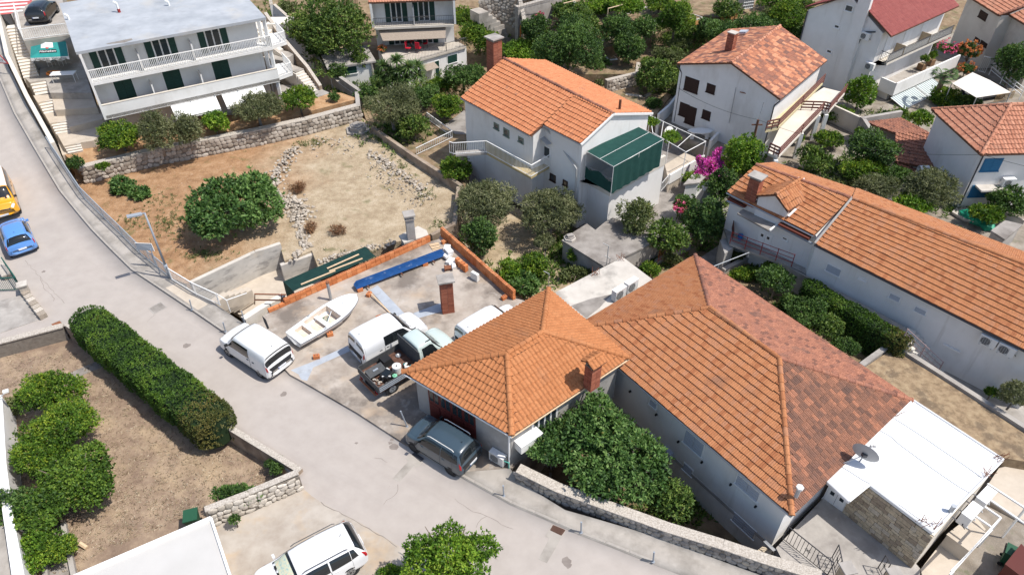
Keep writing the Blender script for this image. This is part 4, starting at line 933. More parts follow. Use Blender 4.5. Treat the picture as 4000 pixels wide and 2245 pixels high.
plank_rail(H6,[ub[0],ub[4],ub[3]],.75,BRR);plank_rail(H6,[lb[0],lb[6],lb[5],P('D',245,830,2.25)],.75,BRR);plank_rail(H6,[lb[5],lb[4],lb[3]],.75,BRR)
for q in(lb[6],lb[5].lerp(lb[6],.45),lb[5].lerp(lb[6],.05),lb[4]):bar('column',v2(q,-.3)-Vector((.1,0,0)),v2(q,2.05)-Vector((.1,0,0)),.28,.28,WHITEP,H6)
wq=[P('C',1370,990,.3),P('C',1470,1010,.3)]
tb=thing('garden_table',P('C',1420,1030,-.15),'white rounded garden table outside brown shuttered house','table');tbp=P('C',1420,985,.6);b=MB()
b.prism([(tbp.x+1.0*math.cos(i*.785)*(1 if i%2 else 1.08),tbp.y+.5*math.sin(i*.785),0)for i in range(8)],.56,.62);b.o('table_top',WHITEP,tb)
for sx in(-.6,.6):bar('leg',(tbp.x+sx,tbp.y,-.15),(tbp.x+sx,tbp.y,.56),.08,.3,WHITEP,tb)
# --- house with maroon metal roof
ze=6.0
e0,e1_=P('D',930,275,ze),P('D',1440,45,ze);dr=(e1_-e0).xy.normalized();dr=Vector((dr.x,dr.y,0));nr_=Vector((-dr.y,dr.x,0));rn=4.2
q0,q1=e0+nr_*rn+U3*2.35,e1_+nr_*rn+U3*2.35;b0,b1_=e0+nr_*8.4+U3*.2,e1_+nr_*8.4+U3*.2
H7=thing('maroon_roof_house',v2((e0+b1_)/2,-1.5),'tall white house with maroon metal roof and long balcony','house')
rf=tile_roof(H7,[[e0,e1_,q1,q0],[b1_,b0,q0,q1]],SHEET_R,.30,.36,'ribbed',.018,300,seed=7);ridge(rf,q0,q1,SHEET_R,.12,.6)
w7=inset([e0,e1_,b1_,b0],[.9,.2,.3,.25]);walls(H7,[v2(w7[0],5.95),v2(w7[1],5.95),v2(lerp2(w7[1],w7[2],.5),8.0),v2(w7[2],6.0),v2(w7[3],6.0),v2(lerp2(w7[3],w7[0],.48),8.1)],-1.8,WHITE)
fr=wframe(w7[3],w7[0]);L7=(Vector(w7[0])-Vector(w7[3])).length
sc_,_=onwall(w7[3],w7[0],'D',620,400);wbox('chimney_breast',fr,sc_-.55,sc_+.55,-.8,8.6,0,.35,WHITE,H7)
for p,q in((('D',590,35),('D',632,95)),(('D',505,185),('D',533,218)),(('D',447,372),('D',475,405))):opening(H7,w7[3],w7[0],p,q,'glass',leafs=1,name='window')
pipe_down(H7,[v2(w7[0],5.9)+nr_*.6-dr*.12,v2(w7[0],5.6)+nr_*1.6-dr*.12,v2(w7[0],.5)+nr_*2.2-dr*.12],STEELD,.06);pipe_down(H7,[v2(w7[3],5.9)-dr*.1,v2(w7[3],-.2)-dr*.1],STEELD,.06)
rz7=math.atan2(-nr_.y,-nr_.x)
for x,y,l in((742,270,'upper'),(775,497,'lower')):
 s,z=onwall(w7[3],w7[0],'D',x,y);A0,d0,nn=wframe(w7[3],w7[0]);ac_unit(A0+d0*s+nn*.22+U3*(z-.3),math.atan2(d0.y,d0.x)if True else 0,'%s white air conditioner on side wall of maroon roofed house'%l)
f7=(w7[0],w7[1])
for x in(905,1050,1180):
 s,z=onwall(*f7,'D',x,340-(x-905)*.48);opening_m(H7,*f7,s-.6,s+.6,3.5,5.5,'shutter',WHITEP,leafs=2,name='door')
bz=3.35;ba=[P('D',800,440,bz),P('D',895,478,bz),P('D',1378,258,bz)];b=MB();b.prism([v2(p,0)for p in ba+[v2(w7[1],0),v2(w7[0],0)]],bz-.2,bz);b.o('balcony',CREAMW,H7)
railing(H7,ba,.85,.14,STEELD,.012,.022)
b=MB()
for a,c in((ba[1],ba[2]),):
 A0,d0,nn=wframe(a,c);V=[v2(a,bz+.1),v2(c,bz+.1),v2(c,bz+.1)-nn*.03,v2(a,bz+.1)-nn*.03];V=[v-nn*.06 for v in V];b.add(V+[v+U3*.6 for v in V],[(0,1,5,4),(1,2,6,5),(2,3,7,6),(3,0,4,7),(4,5,6,7)])
b.o('balcony_screen',mat('pale_grey_screen',[(.62,.60,.56)],rough=.8),H7)
REED=mat('reed_screen',[(.38,.29,.19),(.5,.4,.27)],12,.9,.4)
for x in(1020,1180):
 s,_=onwall(ba[1],ba[2],'D',x,400);A0,d0,nn=wframe(ba[1],ba[2]);q=A0+d0*s;bar('balcony_divider',v2(q,bz+.5),v2(q-nn*1.3,bz+.5),.05,.9,REED,H7)
tz=.75;ta=[P('D',830,650,tz),P('D',945,700,tz),P('D',1425,480,tz)]
b=MB();b.prism([v2(p,0)for p in ta+[v2(e1_,0),v2(w7[1],0),v2(w7[0],0)]],tz-.25,tz);b.o('terrace',PAVE,H7)
b=MB()
for a,c in((ta[0],ta[1]),(ta[1],ta[2])):
 A0,d0,nn=wframe(a,c);V=[v2(a,tz-.3),v2(c,tz-.3),v2(c,tz-.3)-nn*.15,v2(a,tz-.3)-nn*.15];V=[v+nn*.02 for v in V];b.add(V+[v+U3*1.15 for v in V],[(3,2,1,0),(4,5,6,7),(0,1,5,4),(1,2,6,5),(2,3,7,6),(3,0,4,7)])
b.o('parapet',WHITE,H7)
b=MB();b.prism([v2(p,0)for p in inset([ta[0],ta[1],ta[2],v2(w7[1],0),v2(w7[0],0)],[.1,.5,.1,.1,.1])],-1.8,tz-.3);b.o('ground_floor',CREAMW,H7)
for i,(x0,y0,x1,y1)in enumerate(((935,715,1130,665),(1110,640,1270,570))):
 AWN=stripe_mat('striped_awning',(.55,.57,.55),(.22,.29,.30),dr,.3);s0,z0=onwall(ta[1],ta[2],'D',x0,y0-10);s1,_=onwall(ta[1],ta[2],'D',x1,y1-60);A0,d0,nn=wframe(ta[1],ta[2]);a,c=A0+d0*s0+U3*(tz-.4),A0+d0*s1+U3*(tz-.4)
 lo=nn*1.5-U3*.5;t=thing('awning',a,'grey striped awning under terrace of maroon roofed house, %s one'%('left' if i==0 else 'right'),'awning','striped awnings');MO('awning_cloth',[a,c,c+lo,a+lo],[(0,1,2,3)],AWN,t);MO('valance',[a+lo,c+lo,c+lo-U3*.2,a+lo-U3*.2],[(0,1,2,3)],AWN,t)
 rod('front_bar',a+lo,c+lo,.025,WHITEP,t);rod('arm',a,a+lo,.02,WHITEP,t);rod('arm',c,c+lo,.02,WHITEP,t)
patch('path',[('D',900,870,-1.1),('D',1010,740,-1.1),('D',1290,600,-1.1),('D',1320,780,-1.1),('D',1060,880,-1.1)],CREAM,.5)
# --- pale house in the far corner
ze=5.0
k0,k1,k2,k3=P('Q',560,-60,ze),P('Q',965,192,ze),P('Q',1100,188,ze),P('Q',1500,430,ze)
H8=thing('pale_corner_house',v2(k1,-1.5),'pale beige house with outside stairs in the far corner','house')
up8=(Vector((k1.x-k0.x,k1.y-k0.y,0)).normalized());pe=Vector((-up8.y,up8.x,0));pe=pe if pe.y>0 else-pe
m8=(k1+k2)/2+U3*.05;h0,h1=k0+pe*4+U3*1.6,k1+pe*4.2+U3*1.6;h2=k3+pe*5+U3*1.9
rf=tile_roof(H8,[[k0,k1,h1,h0],[k1,k2,h1],[k2,k3,h2,h1]],TILE_P,.24,.38,'barrel',.056,300,seed=8);ridge(rf,k1,h1,TILE_O,.12,.4);ridge(rf,h0,h1,TILE_P,.12,.4)
bar('verge',k2+U3*.06,h1+U3*.06,.25,.1,CREAMW,H8)
w8=[k0+pe*.3,k1+pe*.3,k2+pe*.45,k3+pe*.4,k3+pe*6,k0+pe*6];walls(H8,[v2(p,4.95)for p in w8],-2,CREAMW)
for p,q in((('Q',745,130),('Q',800,262)),(('Q',680,470),('Q',720,540)),(('Q',755,510),('Q',808,598))):opening(H8,w8[0],w8[1],p,q,'shutter',BROWNS,BROWNS,leafs=1,name='window')
opening(H8,w8[2],w8[3],('Q',1035,205),('Q',1080,262),'shutter',BROWNS,BROWNS,leafs=1,name='window')
for i in range(9):
 a,c=P('Q',965+i*7,430+i*22,2.6-i*.2),P('Q',1010+i*7,450+i*22,2.6-i*.2);bar('stair_step',a,c,.35,.2,mat('red_brown_step',[(.16,.05,.04)],rough=.8)if i==0 else bpy.data.materials['red_brown_step'],H8)
railing(H8,[P('Q',935,470,2.2),P('Q',1000,650,.5),P('Q',905,690,.3),P('Q',700,760,.1)],.9,.16,WHITEP,.012,.025)
lp=P('Q',572,545,0);t=thing('street_lantern',lp,'black lantern on a thin pole before the pale corner house','street lamp');zt=HY('Q',660,360,lp.y)
rod('pole',lp,v2(lp,zt.z),.03,GALV,t);blk('lantern',v2(lp,zt.z+.25),(.3,.3,.4),STEELD,t);rod('lantern_cap',v2(lp,zt.z+.45),v2(lp,zt.z+.6),.1,STEELD,t)
lp=P('Q',615,585,0);t=thing('pole',lp,'bare thin white pole beside the black lantern','pole');rod('shaft',lp,v2(lp,HY('Q',750,240,lp.y).z),.03,WHITEP,t)
# --- house with blue shutters
ze=4.5
a9,b9=P('D',1230,822,ze),P('D',1605,1165,ze);ap=P('D',1830,785,6.4);c9=b9+Vector((6.6,.35,0));d9=a9+Vector((6.6,.35,0));ap2=ap+Vector((1.2,.05,0))
H9=thing('blue_shutter_house',v2((a9+c9)/2,-.3),'white house with blue shutters and faded hipped roof by right edge','house')
rf=tile_roof(H9,[[a9,b9,ap],[b9,c9,ap2,ap],[c9,d9,ap2],[d9,a9,ap,ap2]],TILE_P,.25,.37,'barrel',.056,300,seed=9)
for a,c in((a9,ap),(b9,ap),(ap,ap2),(c9,ap2),(d9,ap2)):ridge(rf,a,c,TILE_P,.12,.4)
w9=inset([a9,b9,c9,d9],.35);walls(H9,[v2(p,ze-.05)for p in w9],-.5,WHITE)
opening(H9,w9[1],w9[2],('R',1265,80),('R',1430,240),'shutter',BLUES,BLUES,leafs=2,name='window');opening(H9,w9[1],w9[2],('R',1090,455),('R',1240,600),'shutter',BLUES,BLUES,leafs=2,name='window')
fr=wframe(w9[1],w9[2]);s0,z0=onwall(w9[1],w9[2],'R',1120,440);s1,_=onwall(w9[1],w9[2],'R',1650,390);wbox('canopy',fr,s0,s1,z0-.12,z0,0,.8,CONCW,H9)
s,z=onwall(w9[1],w9[2],'R',1560,345);A0,d0,nn=wframe(w9[1],w9[2]);ac_unit(A0+d0*s+nn*.3+U3*(z0+.01),math.atan2(d0.y,d0.x),'white air conditioner on canopy of blue shuttered house')
pipe_down(H9,[v2(w9[1],4.3)+Vector((.05,-.1,0)),v2(w9[1],.3)+Vector((.05,-.1,0))],STEELD,.05)
o0=P('D',1165,1100,.9);oz=2.9;oq=[P('D',1225,962,oz),P('D',1318,1045,oz-.15),P('D',1420,1015,oz),P('D',1345,940,oz+.25)]
tile_roof(H9,[[oq[0],oq[1],oq[2],oq[3]]],TILE_P,.24,.36,'barrel',.034,40,name='oriel_roof')
oi=inset(oq,.12);b=MB();b.prism([v2(p,0)for p in oi],oz-2.1,oz-1.15);b.o('oriel_parapet',CREAMW,H9)
for q in oi:bar('oriel_post',v2(q,oz-1.15),v2(q,oz-.1),.06,.06,BLUES,H9)
b=MB();b.prism([v2(p,0)for p in inset(oq,.16)],oz-1.15,oz-.2);b.o('oriel_curtain',mat('dark_blue_curtain',[(.03,.04,.075),(.05,.06,.1)],8,.9),H9)
# --- low tiled outbuilding
LB=thing('low_tiled_outbuilding',P('D',1080,1050,-.2),'low outbuilding with dark weathered tiles beside the blue shutter house','building')
u0,u1,u2,u3=P('D',735,922,1.5),P('D',1000,892,1.5),P('D',1215,1000,1.9),P('D',960,1004,1.9);l0,l1=P('D',945,1215,.95),P('D',1255,1270,.95)
x0,x1=P('D',1040,1320,.5),P('D',1150,1245,.5)
tile_roof(LB,[[l0,l1,u2,u3],[u1,u0,u3,u2]],TILE_O,.25,.37,'barrel',.056,300,seed=10);
tile_roof(LB,[[x0,P('D',1130,1310,.5),x1,P('D',960,1218,.9)]],TILE_O,.25,.37,'barrel',.034,60,name='lean_to_roof')
b=MB();b.prism([v2(p,0)for p in inset([l0,l1,u2,u1,u0],.2)],-.4,.85);b.o('wall',CREAMW,LB)
kp=P('D',700,910,1.75)
plain_wall('garden_wall','grey parapet wall round back of low tiled outbuilding',[P('D',765,1010,1.5),P('D',705,915,1.5),P('D',1010,862,1.5)],1.75,.3,CONC,-.3)
vc=P('D',1165,1290,.95);t=thing('vaulted_chimney',vc,'white vaulted chimney cowl on low tiled outbuilding','chimney');b=MB()
for i in range(8):a0_,a1__=math.pi*i/8,math.pi*(i+1)/8;b.quad(vc+Vector((-.35,.28*math.cos(a0_),.15+.3*math.sin(a0_))),vc+Vector((.35,.28*math.cos(a0_),.15+.3*math.sin(a0_))),vc+Vector((.35,.28*math.cos(a1__),.15+.3*math.sin(a1__))),vc+Vector((-.35,.28*math.cos(a1__),.15+.3*math.sin(a1__))))
b.o('cowl',WHITEP,t);blk('stack',vc-U3*.1,(.7,.5,.5),WHITEP,t)
# --- long house on the right
za0,za1=3.4,3.0
E0,E1=P('X',1640,1172,za0),P('H',1928,1185,za1);R0,R1=P('X',2268,408,4.9),P('H',1928,543,5.1);K0,K1=P('X',1480,0,3.7),P('R',1808,1392,3.3)
KX=P('R',0,640,3.5)
ext=lambda a,b_,f:a+(b_-a)*f
E1,R1,K1=ext(E0,E1,1.12),ext(R0,R1,1.12),ext(KX,K1,1.12)
LH=thing('long_house',v2((E0+K1)/2,-1),'long white house with orange tiled gable roof and dormer at right','house')
Kc=P('X',2330,245,3.6)
F0,F1=P('X',165,305,3.75),P('X',1625,1032,3.55);Q0=P('X',655,-160,5.0);Q1=P('X',2250,395,4.85);Z0=P('X',1690,0,3.6)
BK0=Q0+(Z0-P('X',1430,40,4.95));
rf=tile_roof(LH,[[E0,E1,R1,R0],[K1,Kc,R0,R1]],TILE_A,.205,.34,'ribbed',.058,300,seed=11)
ridge(rf,R0,R1,TILE_A,.13,.42)
rf2=tile_roof(LH,[[F0,F1,Q1,Q0],[Kc+Vector((0,0,-.08)),BK0,Q0,Q1]],TILE_A,.205,.34,'ribbed',.058,300,seed=12,name='lower_roof')
ridge(rf2,Q0,Q1,TILE_O,.12,.42)
bar('verge',E0+U3*.05,R0+U3*.08,.12,.09,CONC,LH)
bk_in=lambda p,q:p+(q-p).normalized()*.4
S0=P('X',165,450,3.35)
lw=[F0+(Q0-F0).normalized()*.3+(F1-F0).normalized()*.2,F1+(Q1-F1).normalized()*.35,E0+(R0-E0).normalized()*.35,E1+(R1-E1).normalized()*.35,K1+(R1-K1).normalized()*.35,Kc+(R0-Kc).normalized()*.35,BK0+(Q0-BK0).normalized()*.3]
walls(LH,[v2(lw[0],3.55),v2(lw[1],3.4),v2(lw[2],3.3),v2(lw[3],2.85),v2(lw[4],3.0),v2(lw[5],3.3),v2(lw[6],3.3),v2(lerp2(lw[6],lw[0],.45),4.7)],-1.2,WHITE)
gutter(LH,E0-U3*.08,E1-U3*.08,STEELD,.06);gutter(LH,F0-U3*.06,F1-U3*.06,GALV,.05)
gutter(LH,P('X',170,450,3.2),P('X',450,560,3.15),GREYM,.07);gutter(LH,P('X',1010,860,3.1),P('X',1600,1165,3.05),GREYM,.07)
for a,c in((('X',195,400),('X',490,540)),(('X',1050,830),('X',1560,1080))):bar('soffit_band',P(*a,3.35),P(*c,3.3),.3,.12,mat('red_brown_fascia',[(.13,.035,.022)],rough=.8)if a[1]==195 else bpy.data.materials['red_brown_fascia'],LH)
hw=(lw[1]if False else lw[2],lw[3])
for p,q,st,n_ in((('H',452,540),('H',535,635),'blind',1),(('H',692,640),('H',735,672),'glass',1),(('H',925,760),('H',985,825),'blind',1),(('H',1115,860),('H',1180,925),'blind',1),(('H',1330,1150),('H',1440,1195),'glass',3)):opening(LH,*hw,p,q,st,GREYSH,leafs=n_,name='window')
hv=(lw[0],lw[1]);opening(LH,*hv,('X',735,930),('X',880,1220),'panel',leafs=2,name='door');opening(LH,*hv,('X',1105,1040),('X',1180,1120),'glass',leafs=1,name='window')
cz=3.05;cq=[P('X',345,655,cz),P('X',440,585,cz),P('X',1015,850,cz),P('X',885,950,cz)];b=MB();b.prism([v2(p,0)for p in cq],cz-.1,cz);b.o('door_canopy',CONCD,LH);bar('canopy_edge',cq[3]+U3*.03,cq[2]+U3*.03,.1,.1,WHITEP,LH)
dz=3.9;g0_,g1_,ga=P('X',660,360,4.45),P('X',1195,625,4.3),P('X',985,340,5.15);ridge_in=P('X',1440,55,4.95);vl,vr=P('X',985,150,4.55),P('X',1515,415,4.35)
rd=tile_roof(LH,[[g0_,vl,ridge_in,ga],[vr,g1_,ga,ridge_in]],TILE_A,.22,.34,'barrel',.034,120,name='dormer_roof',seed=13);ridge(rd,ga,ridge_in,TILE_A,.11,.36)
dwl=[g0_+(g1_-g0_)*.06,g1_-(g1_-g0_)*.06];ins_=(vr-g1_);ins_.z=0
b=MB();f0,f1=v2(dwl[0],0)+ins_*.05,v2(dwl[1],0)+ins_*.05;W_=[v2(f0,3.0),v2(f1,3.0),v2(f1,4.25),v2((f0+f1)/2,5.0),v2(f0,4.35)];W2=[v+ins_*.8 for v in W_]
b.add(W_+W2,[(0,1,2,3,4),(1,6,7,2),(5,0,4,9)]);b.o('dormer_wall',WHITE,LH)
bar('valley',g1_+Vector((.1,.0,-.35)),vr+U3*.03,.12,.06,WHITEP,LH);bar('valley',vr+U3*.05,ridge_in+U3*.02,.14,.06,WHITEP,LH);bar('valley',vl+U3*.05,ridge_in-Vector((.25,.1,-.03)),.1,.06,WHITEP,LH)
rzl=math.atan2((f1-f0).y,(f1-f0).x)
for x,y,l in((700,560,'left'),(1060,735,'right')):q=P('X',x,y,3.45);ac_unit(q,rzl,'white air conditioner mounted on dormer wall, %s one'%l)
cq=P('X',595,390,3.95);chimney(LH,cq-U3*.5,.7,.6,1.9,rzl,'slab',MORTAR and RBRICK)
for x,y,l in((1668,1110,'left'),(1805,1175,'right')):
 s,z=onwall(*hw,'H',x,y);A0,d0,nn=wframe(*hw);ac_unit(A0+d0*s+nn*.22+U3*(z-.25),math.atan2(d0.y,d0.x),'white air conditioner under long house eave, %s one'%l)
wz=.95;wk=[P('X',215,1170,wz),P('X',980,1400,wz),P('G',1928,560,wz),P('H',160,560,wz)]
wkp=[P('X',215,1165,wz),P('H',175,560,wz)];b=MB();b.prism([v2(p,0)for p in(wkp[0],wkp[1],v2(lw[2],0),v2(lw[1],0),v2(lw[0],0))],wz-.16,wz);b.o('raised_walk',CONC,LH)
a,c=wkp
for k in range(3):bar('rail',v2(a,wz+.3+k*.3),v2(c,wz+.3+k*.3),.03,.03,REDP,LH)
for i in range(5):q=lerp2(a,c,i/4);bar('rail_post',v2(q,wz),v2(q,wz+.95),.04,.04,REDP,LH)
q=P('X',245,1160,wz);bar('gate_leaf',q+U3*.6,v2(lw[0],wz+.6)+Vector((.4,-.3,0)),.03,.6,mat('brown_panel',[(.1,.03,.02)],rough=.7),LH)
bk_=P('X',385,1090,wz);t=thing('bucket',bk_,'blue plastic bucket by the red rail of long house','bucket');m=MB();m.tube(bk_,bk_+U3*.32,.14,12,.18);m.o('pail',mat('blue_plastic',[(.02,.16,.45)],rough=.5),t);rod('rim',bk_+U3*.31,bk_+U3*.335,.19,bpy.data.materials['blue_plastic'],t)
gw=MB();gw.prism([P('X',20,1250,0),P('X',240,1180,0),P('X',250,1374,0),P('X',100,1480,0)],-1.2,.7);gw.o('garage_pier',GREYR,LH)
st0,st1=P('H',1080,1045,1.0),P('H',1340,1285,-.7);sd=Vector(((lw[3]-lw[2]).x,(lw[3]-lw[2]).y,0)).normalized();sn=Vector((sd.y,-sd.x,0));sn=sn if sn.y<0 else-sn
ST=thing('garden_stairs',st1,'pale stone stairs with pink rails descending beside the long house','stairs')
for i in range(10):
 f=i/9;q=st0.lerp(st1,f);b=MB();b.box((q.x+sn.x*.55,q.y+sn.y*.55,q.z-.5),(.42,1.4,1.0),math.atan2(sd.y,sd.x));b.o('step',PLASTER,ST)
PNK=mat('pink_grey_rail',[(.42,.30,.29)],rough=.6)
for k in(.35,.65,.95):bar('rail',st0+sn*1.25+U3*k,st1+sn*1.25+U3*k,.03,.03,PNK,ST)
for f in(0,.5,1):q=st0.lerp(st1,f)+sn*1.25;bar('rail_post',q,q+U3*.98,.04,.04,PNK,ST)
patch('path',[('H',150,560,.98),('H',600,780,.98),('H',1085,1045,.98),('H',1050,1060,.98),('H',290,640,.98)],PAVE,2)
patch('path',[('H',1250,1260,-.72),('H',1400,1290,-.72),('L',1990,120,-.72),('L',1990,430,-.72),('L',1340,-20,-.72)],PAVE,1)
# --- apartment house, upper left
zr=8.4
fl_,fr_=P('A',603,388,zr),P('B',75,132,zr);fd=Vector(((fr_-fl_).x,(fr_-fl_).y,0));FL=fd.length;fd.normalize();fin=Vector((-fd.y,fd.x,0));fin=fin if fin.y>0 else-fin
AP=thing('apartment_house',v2((fl_+fr_)/2,.8),'white apartment house with grey flat roof, long balconies and dark green shutters','building')
b=MB();rp_=[fl_-fd*.3,fr_,fr_+fin*12,fl_-fd*.3+fin*12];b.prism([v2(p,0)for p in rp_],zr-.2,zr);b.o('roof',mat('grey_roof_felt',[(.30,.32,.345),(.36,.38,.405),(.42,.44,.465)],.5,.85,.1,stains=[((.46,.43,.38),.35,.54,.7,.6),((.27,.28,.3),.9,.56,.7,.5)]),AP)
b=MB();b.prism([P('A',800,330,zr+.006),P('A',990,290,zr+.006),P('A',1000,300,zr+.006),P('A',940,322,zr+.006),P('A',810,335,zr+.006)],zr+.002,None);b.o('bare_patch',CONCD,AP)
Z=lambda k,x,y:onwall(fl_,fr_,k,x,y)
bz0=Z('A',700,612)[1]-.0;pt=Z('A',785,795)[1];pb=Z('A',815,900)[1];bz0=min(bz0,6.0)
SB=1.45;wA,wB=fl_+fin*SB,fr_+fin*SB-fd*.6
walls(AP,[v2(wA,zr-.2),v2(wB,zr-.2),v2(wB+fin*9,zr-.2),v2(wA+fin*9,zr-.2)],.3,WHITE)
def slab_on(z0,z1,o0,o1,m,nm,s0=0.0,s1=None):s1=FL if s1 is None else s1;q=[fl_+fd*s0-fin*o1,fl_+fd*s1-fin*o1,fl_+fd*s1-fin*o0,fl_+fd*s0-fin*o0];b=MB();b.prism([v2(p,0)for p in q],z0,z1);return b.o(nm,m,AP)
slab_on(bz0-.22,bz0,-SB,0,WHITE,'balcony');slab_on(pb+.05,pb+.3,-SB,0,PAVE,'terrace_floor');slab_on(pb,pt,-.14,.0,WHITE,'parapet');slab_on(pt,pt+.05,-.16,.02,CREAMW,'parapet_coping')
for zz0,zz1 in((pb,zr-.2),):slab_on(zz0,zz1,-SB-.1,-.0,WHITE,'end_fin',-.16,0)
railing(AP,[v2(fl_+fin*.05,bz0),v2(fl_+fd*FL/2+fin*.05,bz0),v2(fr_+fin*.05,bz0),v2(fr_+fin*1.6+fd*.1,bz0)],.92,.125,WHITEP,.028,.035,.05)
apw=(wA,wB)
for x,y in((812,440),(1215,365),(1605,285)):s,_=onwall(*apw,'A',x,y);opening_m(AP,*apw,s-.55,s+.55,bz0+.02,bz0+2.05,'open',GREENS,leafs=2,name='door')
for x,y in((945,680),(1305,600),(1668,520)):s,_=onwall(*apw,'A',x,y);opening_m(AP,*apw,s-.65,s+.65,pb+.32,pb+2.35,'shutter',GREENS,leafs=2,name='door')
for x,y,z0,z1 in((1040,420,bz0,zr-.2),(1432,320,bz0,zr-.2),(1140,640,pb+.3,bz0-.22),(1510,570,pb+.3,bz0-.22)):
 s,_=onwall(fl_+fin*.7,fr_+fin*.7,'A',x,y);slab_on(z0,z0+(z1-z0)*.62,-SB,-.35,WHITE,'balcony_divider',s-.05,s+.05)
for x,y in((845,885),(1075,835),(1260,795),(1435,758),(1615,712),(1790,675)):s,z=Z('A',x,y);rod('overflow_spout',fl_+fd*s+U3*(z-fl_.z),fl_+fd*s-fin*.2+U3*(z-fl_.z),.03,PIPE,AP)
b=MB();b.prism([v2(p,0)for p in(wA+fin*.3,wB+fin*.3,wB+fin*9,wA+fin*9)],.3,pb);b.o('ground_floor',mat('brown_stone_base',[(.16,.13,.1),(.24,.2,.16)],4,.95,.4),AP)
for f in(0.0,.22,.5,.73,.98):q=fl_+fd*FL*f+fin*.5;bar('pier',v2(q,.8),v2(q,pb),.45,.45,STONEM and mat('pier_stone%d'%int(f*100),[(.2,.17,.14),(.33,.28,.23)],7,.95,.5),AP)
for i,(x0,y0,x1,y1,xb,yb)in enumerate(((1287,805,1625,730,1310,880),(1668,715,1980,645,1700,795))):
 s0,_=Z('A',x0,y0);s1,_=Z('A',x1,y1);a,c=fl_+fd*s0-fin*.02,fl_+fd*s1-fin*.02;a,c=v2(a,pb-.02),v2(c,pb-.02);lo=-fin*1.1-U3*.62
 t=thing('awning',a,'white scalloped awning below apartment terrace, %s one'%('left' if i==0 else 'right'),'awning','white awnings');CL=bpy.data.materials.get('white_canvas')or mat('white_canvas',[(.74,.74,.71),(.80,.80,.77)],2,.8)
 MO('awning_cloth',[a,c,c+lo,a+lo],[(0,1,2,3)],CL,t);V,F=[],[]
 for k in range(25):q=(a+lo).lerp(c+lo,k/24);V+=[q,q-U3*(.16+.05*abs(math.sin(k*math.pi/2)))]
 MO('valance',V,[(2*k,2*k+1,2*k+3,2*k+2)for k in range(24)],CL,t);rod('front_bar',a+lo,c+lo,.03,WHITEP,t)
for k,x,y in(('A',900,95),('A',1275,45),('A',520,150)):
 q=P(k,x,y,zr);t=thing('roof_vent',q,'white roof vent pipe on grey apartment roof, '+{900:'middle with red base',1275:'right',520:'left at corner'}[x],'vent pipe','roof vents');rod('pipe',q,q+U3*(.75 if x==900 else .3),.09,WHITEP,t);rod('hood',q+U3*(.7 if x==900 else .28),q+Vector((-.25,.05,.8 if x==900 else .4)),.1,WHITEP,t)
 if x==900:rod('base',q,q+U3*.28,.12,REDP,t)
for i,(zz,l)in enumerate(((bz0,'upper'),(pb+.3,'lower'))):
 b=MB();q=[fr_+fd*.0+fin*.1,fr_+fd*1.3+fin*.5,fr_+fd*1.3+fin*3,fr_+fin*3];b.prism([v2(p,0)for p in q],zz-.22,zz);b.o('end_balcony',WHITE,AP)
 railing(AP,[v2(q[0],zz),v2(q[1],zz),v2(q[2],zz)],.9,.14,WHITEP,.022,.03)
for q in(fr_-fd*.15+fin*.3,fr_+fin*2.6-fd*.1):bar('column',v2(q,.8),v2(q,zr-.2),.25,.25,WHITEP,AP)
# --- house with balcony behind the yucca
ze=6.0
y0,y1=P('B',868,22,ze),P('B',1482,-2,ze);hd=Vector(((y1-y0).x,(y1-y0).y,0)).normalized();hn=Vector((-hd.y,hd.x,0));hn=hn if hn.y>0 else-hn;HL=(y1-y0).length
H3=thing('balcony_house',v2((y0+y1)/2,-.3),'white house with green shutters and cane roofed terrace behind the yucca','house')
tile_roof(H3,[[y0-hd*.3,y1+hd*.3,y1+hd*.3+hn*5+U3*1.8,y0-hd*.3+hn*5+U3*1.8]],TILE_P,.25,.38,'barrel',.034,120,seed=14)
fw=y0+hn*1.3,y1+hn*1.3
walls(H3,[v2(fw[0],5.95),v2(fw[1],5.95),v2(y1+hn*9,7.5),v2(y0+hn*9,7.5)],-1.2,WHITE)
zb=onwall(y0,y1,'B',900,225)[1];zb1=zb+.2
def h3slab(z0,z1,o0,o1,m,nm,a=0.0,c=None):c=HL if c is None else c;q=[y0+hd*a+hn*o0,y0+hd*c+hn*o0,y0+hd*c+hn*o1,y0+hd*a+hn*o1];b=MB();b.prism([v2(p,0)for p in q],z0,z1);return b.o(nm,m,H3)
h3slab(zb,zb1,-.1,1.35,CREAMW,'balcony');h3slab(zb1,5.95,0,1.4,WHITE,'end_fin',-.2,0);h3slab(zb1,5.95,0,1.4,WHITE,'end_fin',HL,HL+.2);h3slab(zb1,zb1+1.6,.3,1.4,WHITE,'balcony_divider',HL*.5-.05,HL*.5+.05)
railing(H3,[v2(y0,zb1),v2((y0+y1)/2,zb1),v2(y1,zb1)],.85,.16,STEELD,.01,.02)
for x,y,st in((1055,80,'open'),(1260,40,'open')):s,_=onwall(*fw,'B',x,y);opening_m(H3,*fw,s-.5,s+.5,zb1,zb1+2.0,st,GREENS,leafs=2,name='door')
h0,h1=P('B',1170,690,-1.45),P('B',1592,560,-1.45);zt=onwall(h0,h1,'B',1165,470)[1]
tdir=Vector(((h1-h0).x,(h1-h0).y,0)).normalized();hs=h0-tdir*2.2
b=MB();b.prism([v2(p,0)for p in(hs,h1,y1+hn*1.5+hd*.4,y0+hn*1.5)],-2.2,zt-.1);b.o('ground_floor',WHITE,H3)
b=MB();b.prism([v2(p,0)for p in(hs-hn*.2,h1-hn*.2,y1+hn*1.3+hd*.4,y0+hn*1.3)],zt-.1,zt+.06);b.o('terrace',mat('grey_terrace_tiles',[(.44,.39,.33),(.52,.47,.4)],3,.8),H3)
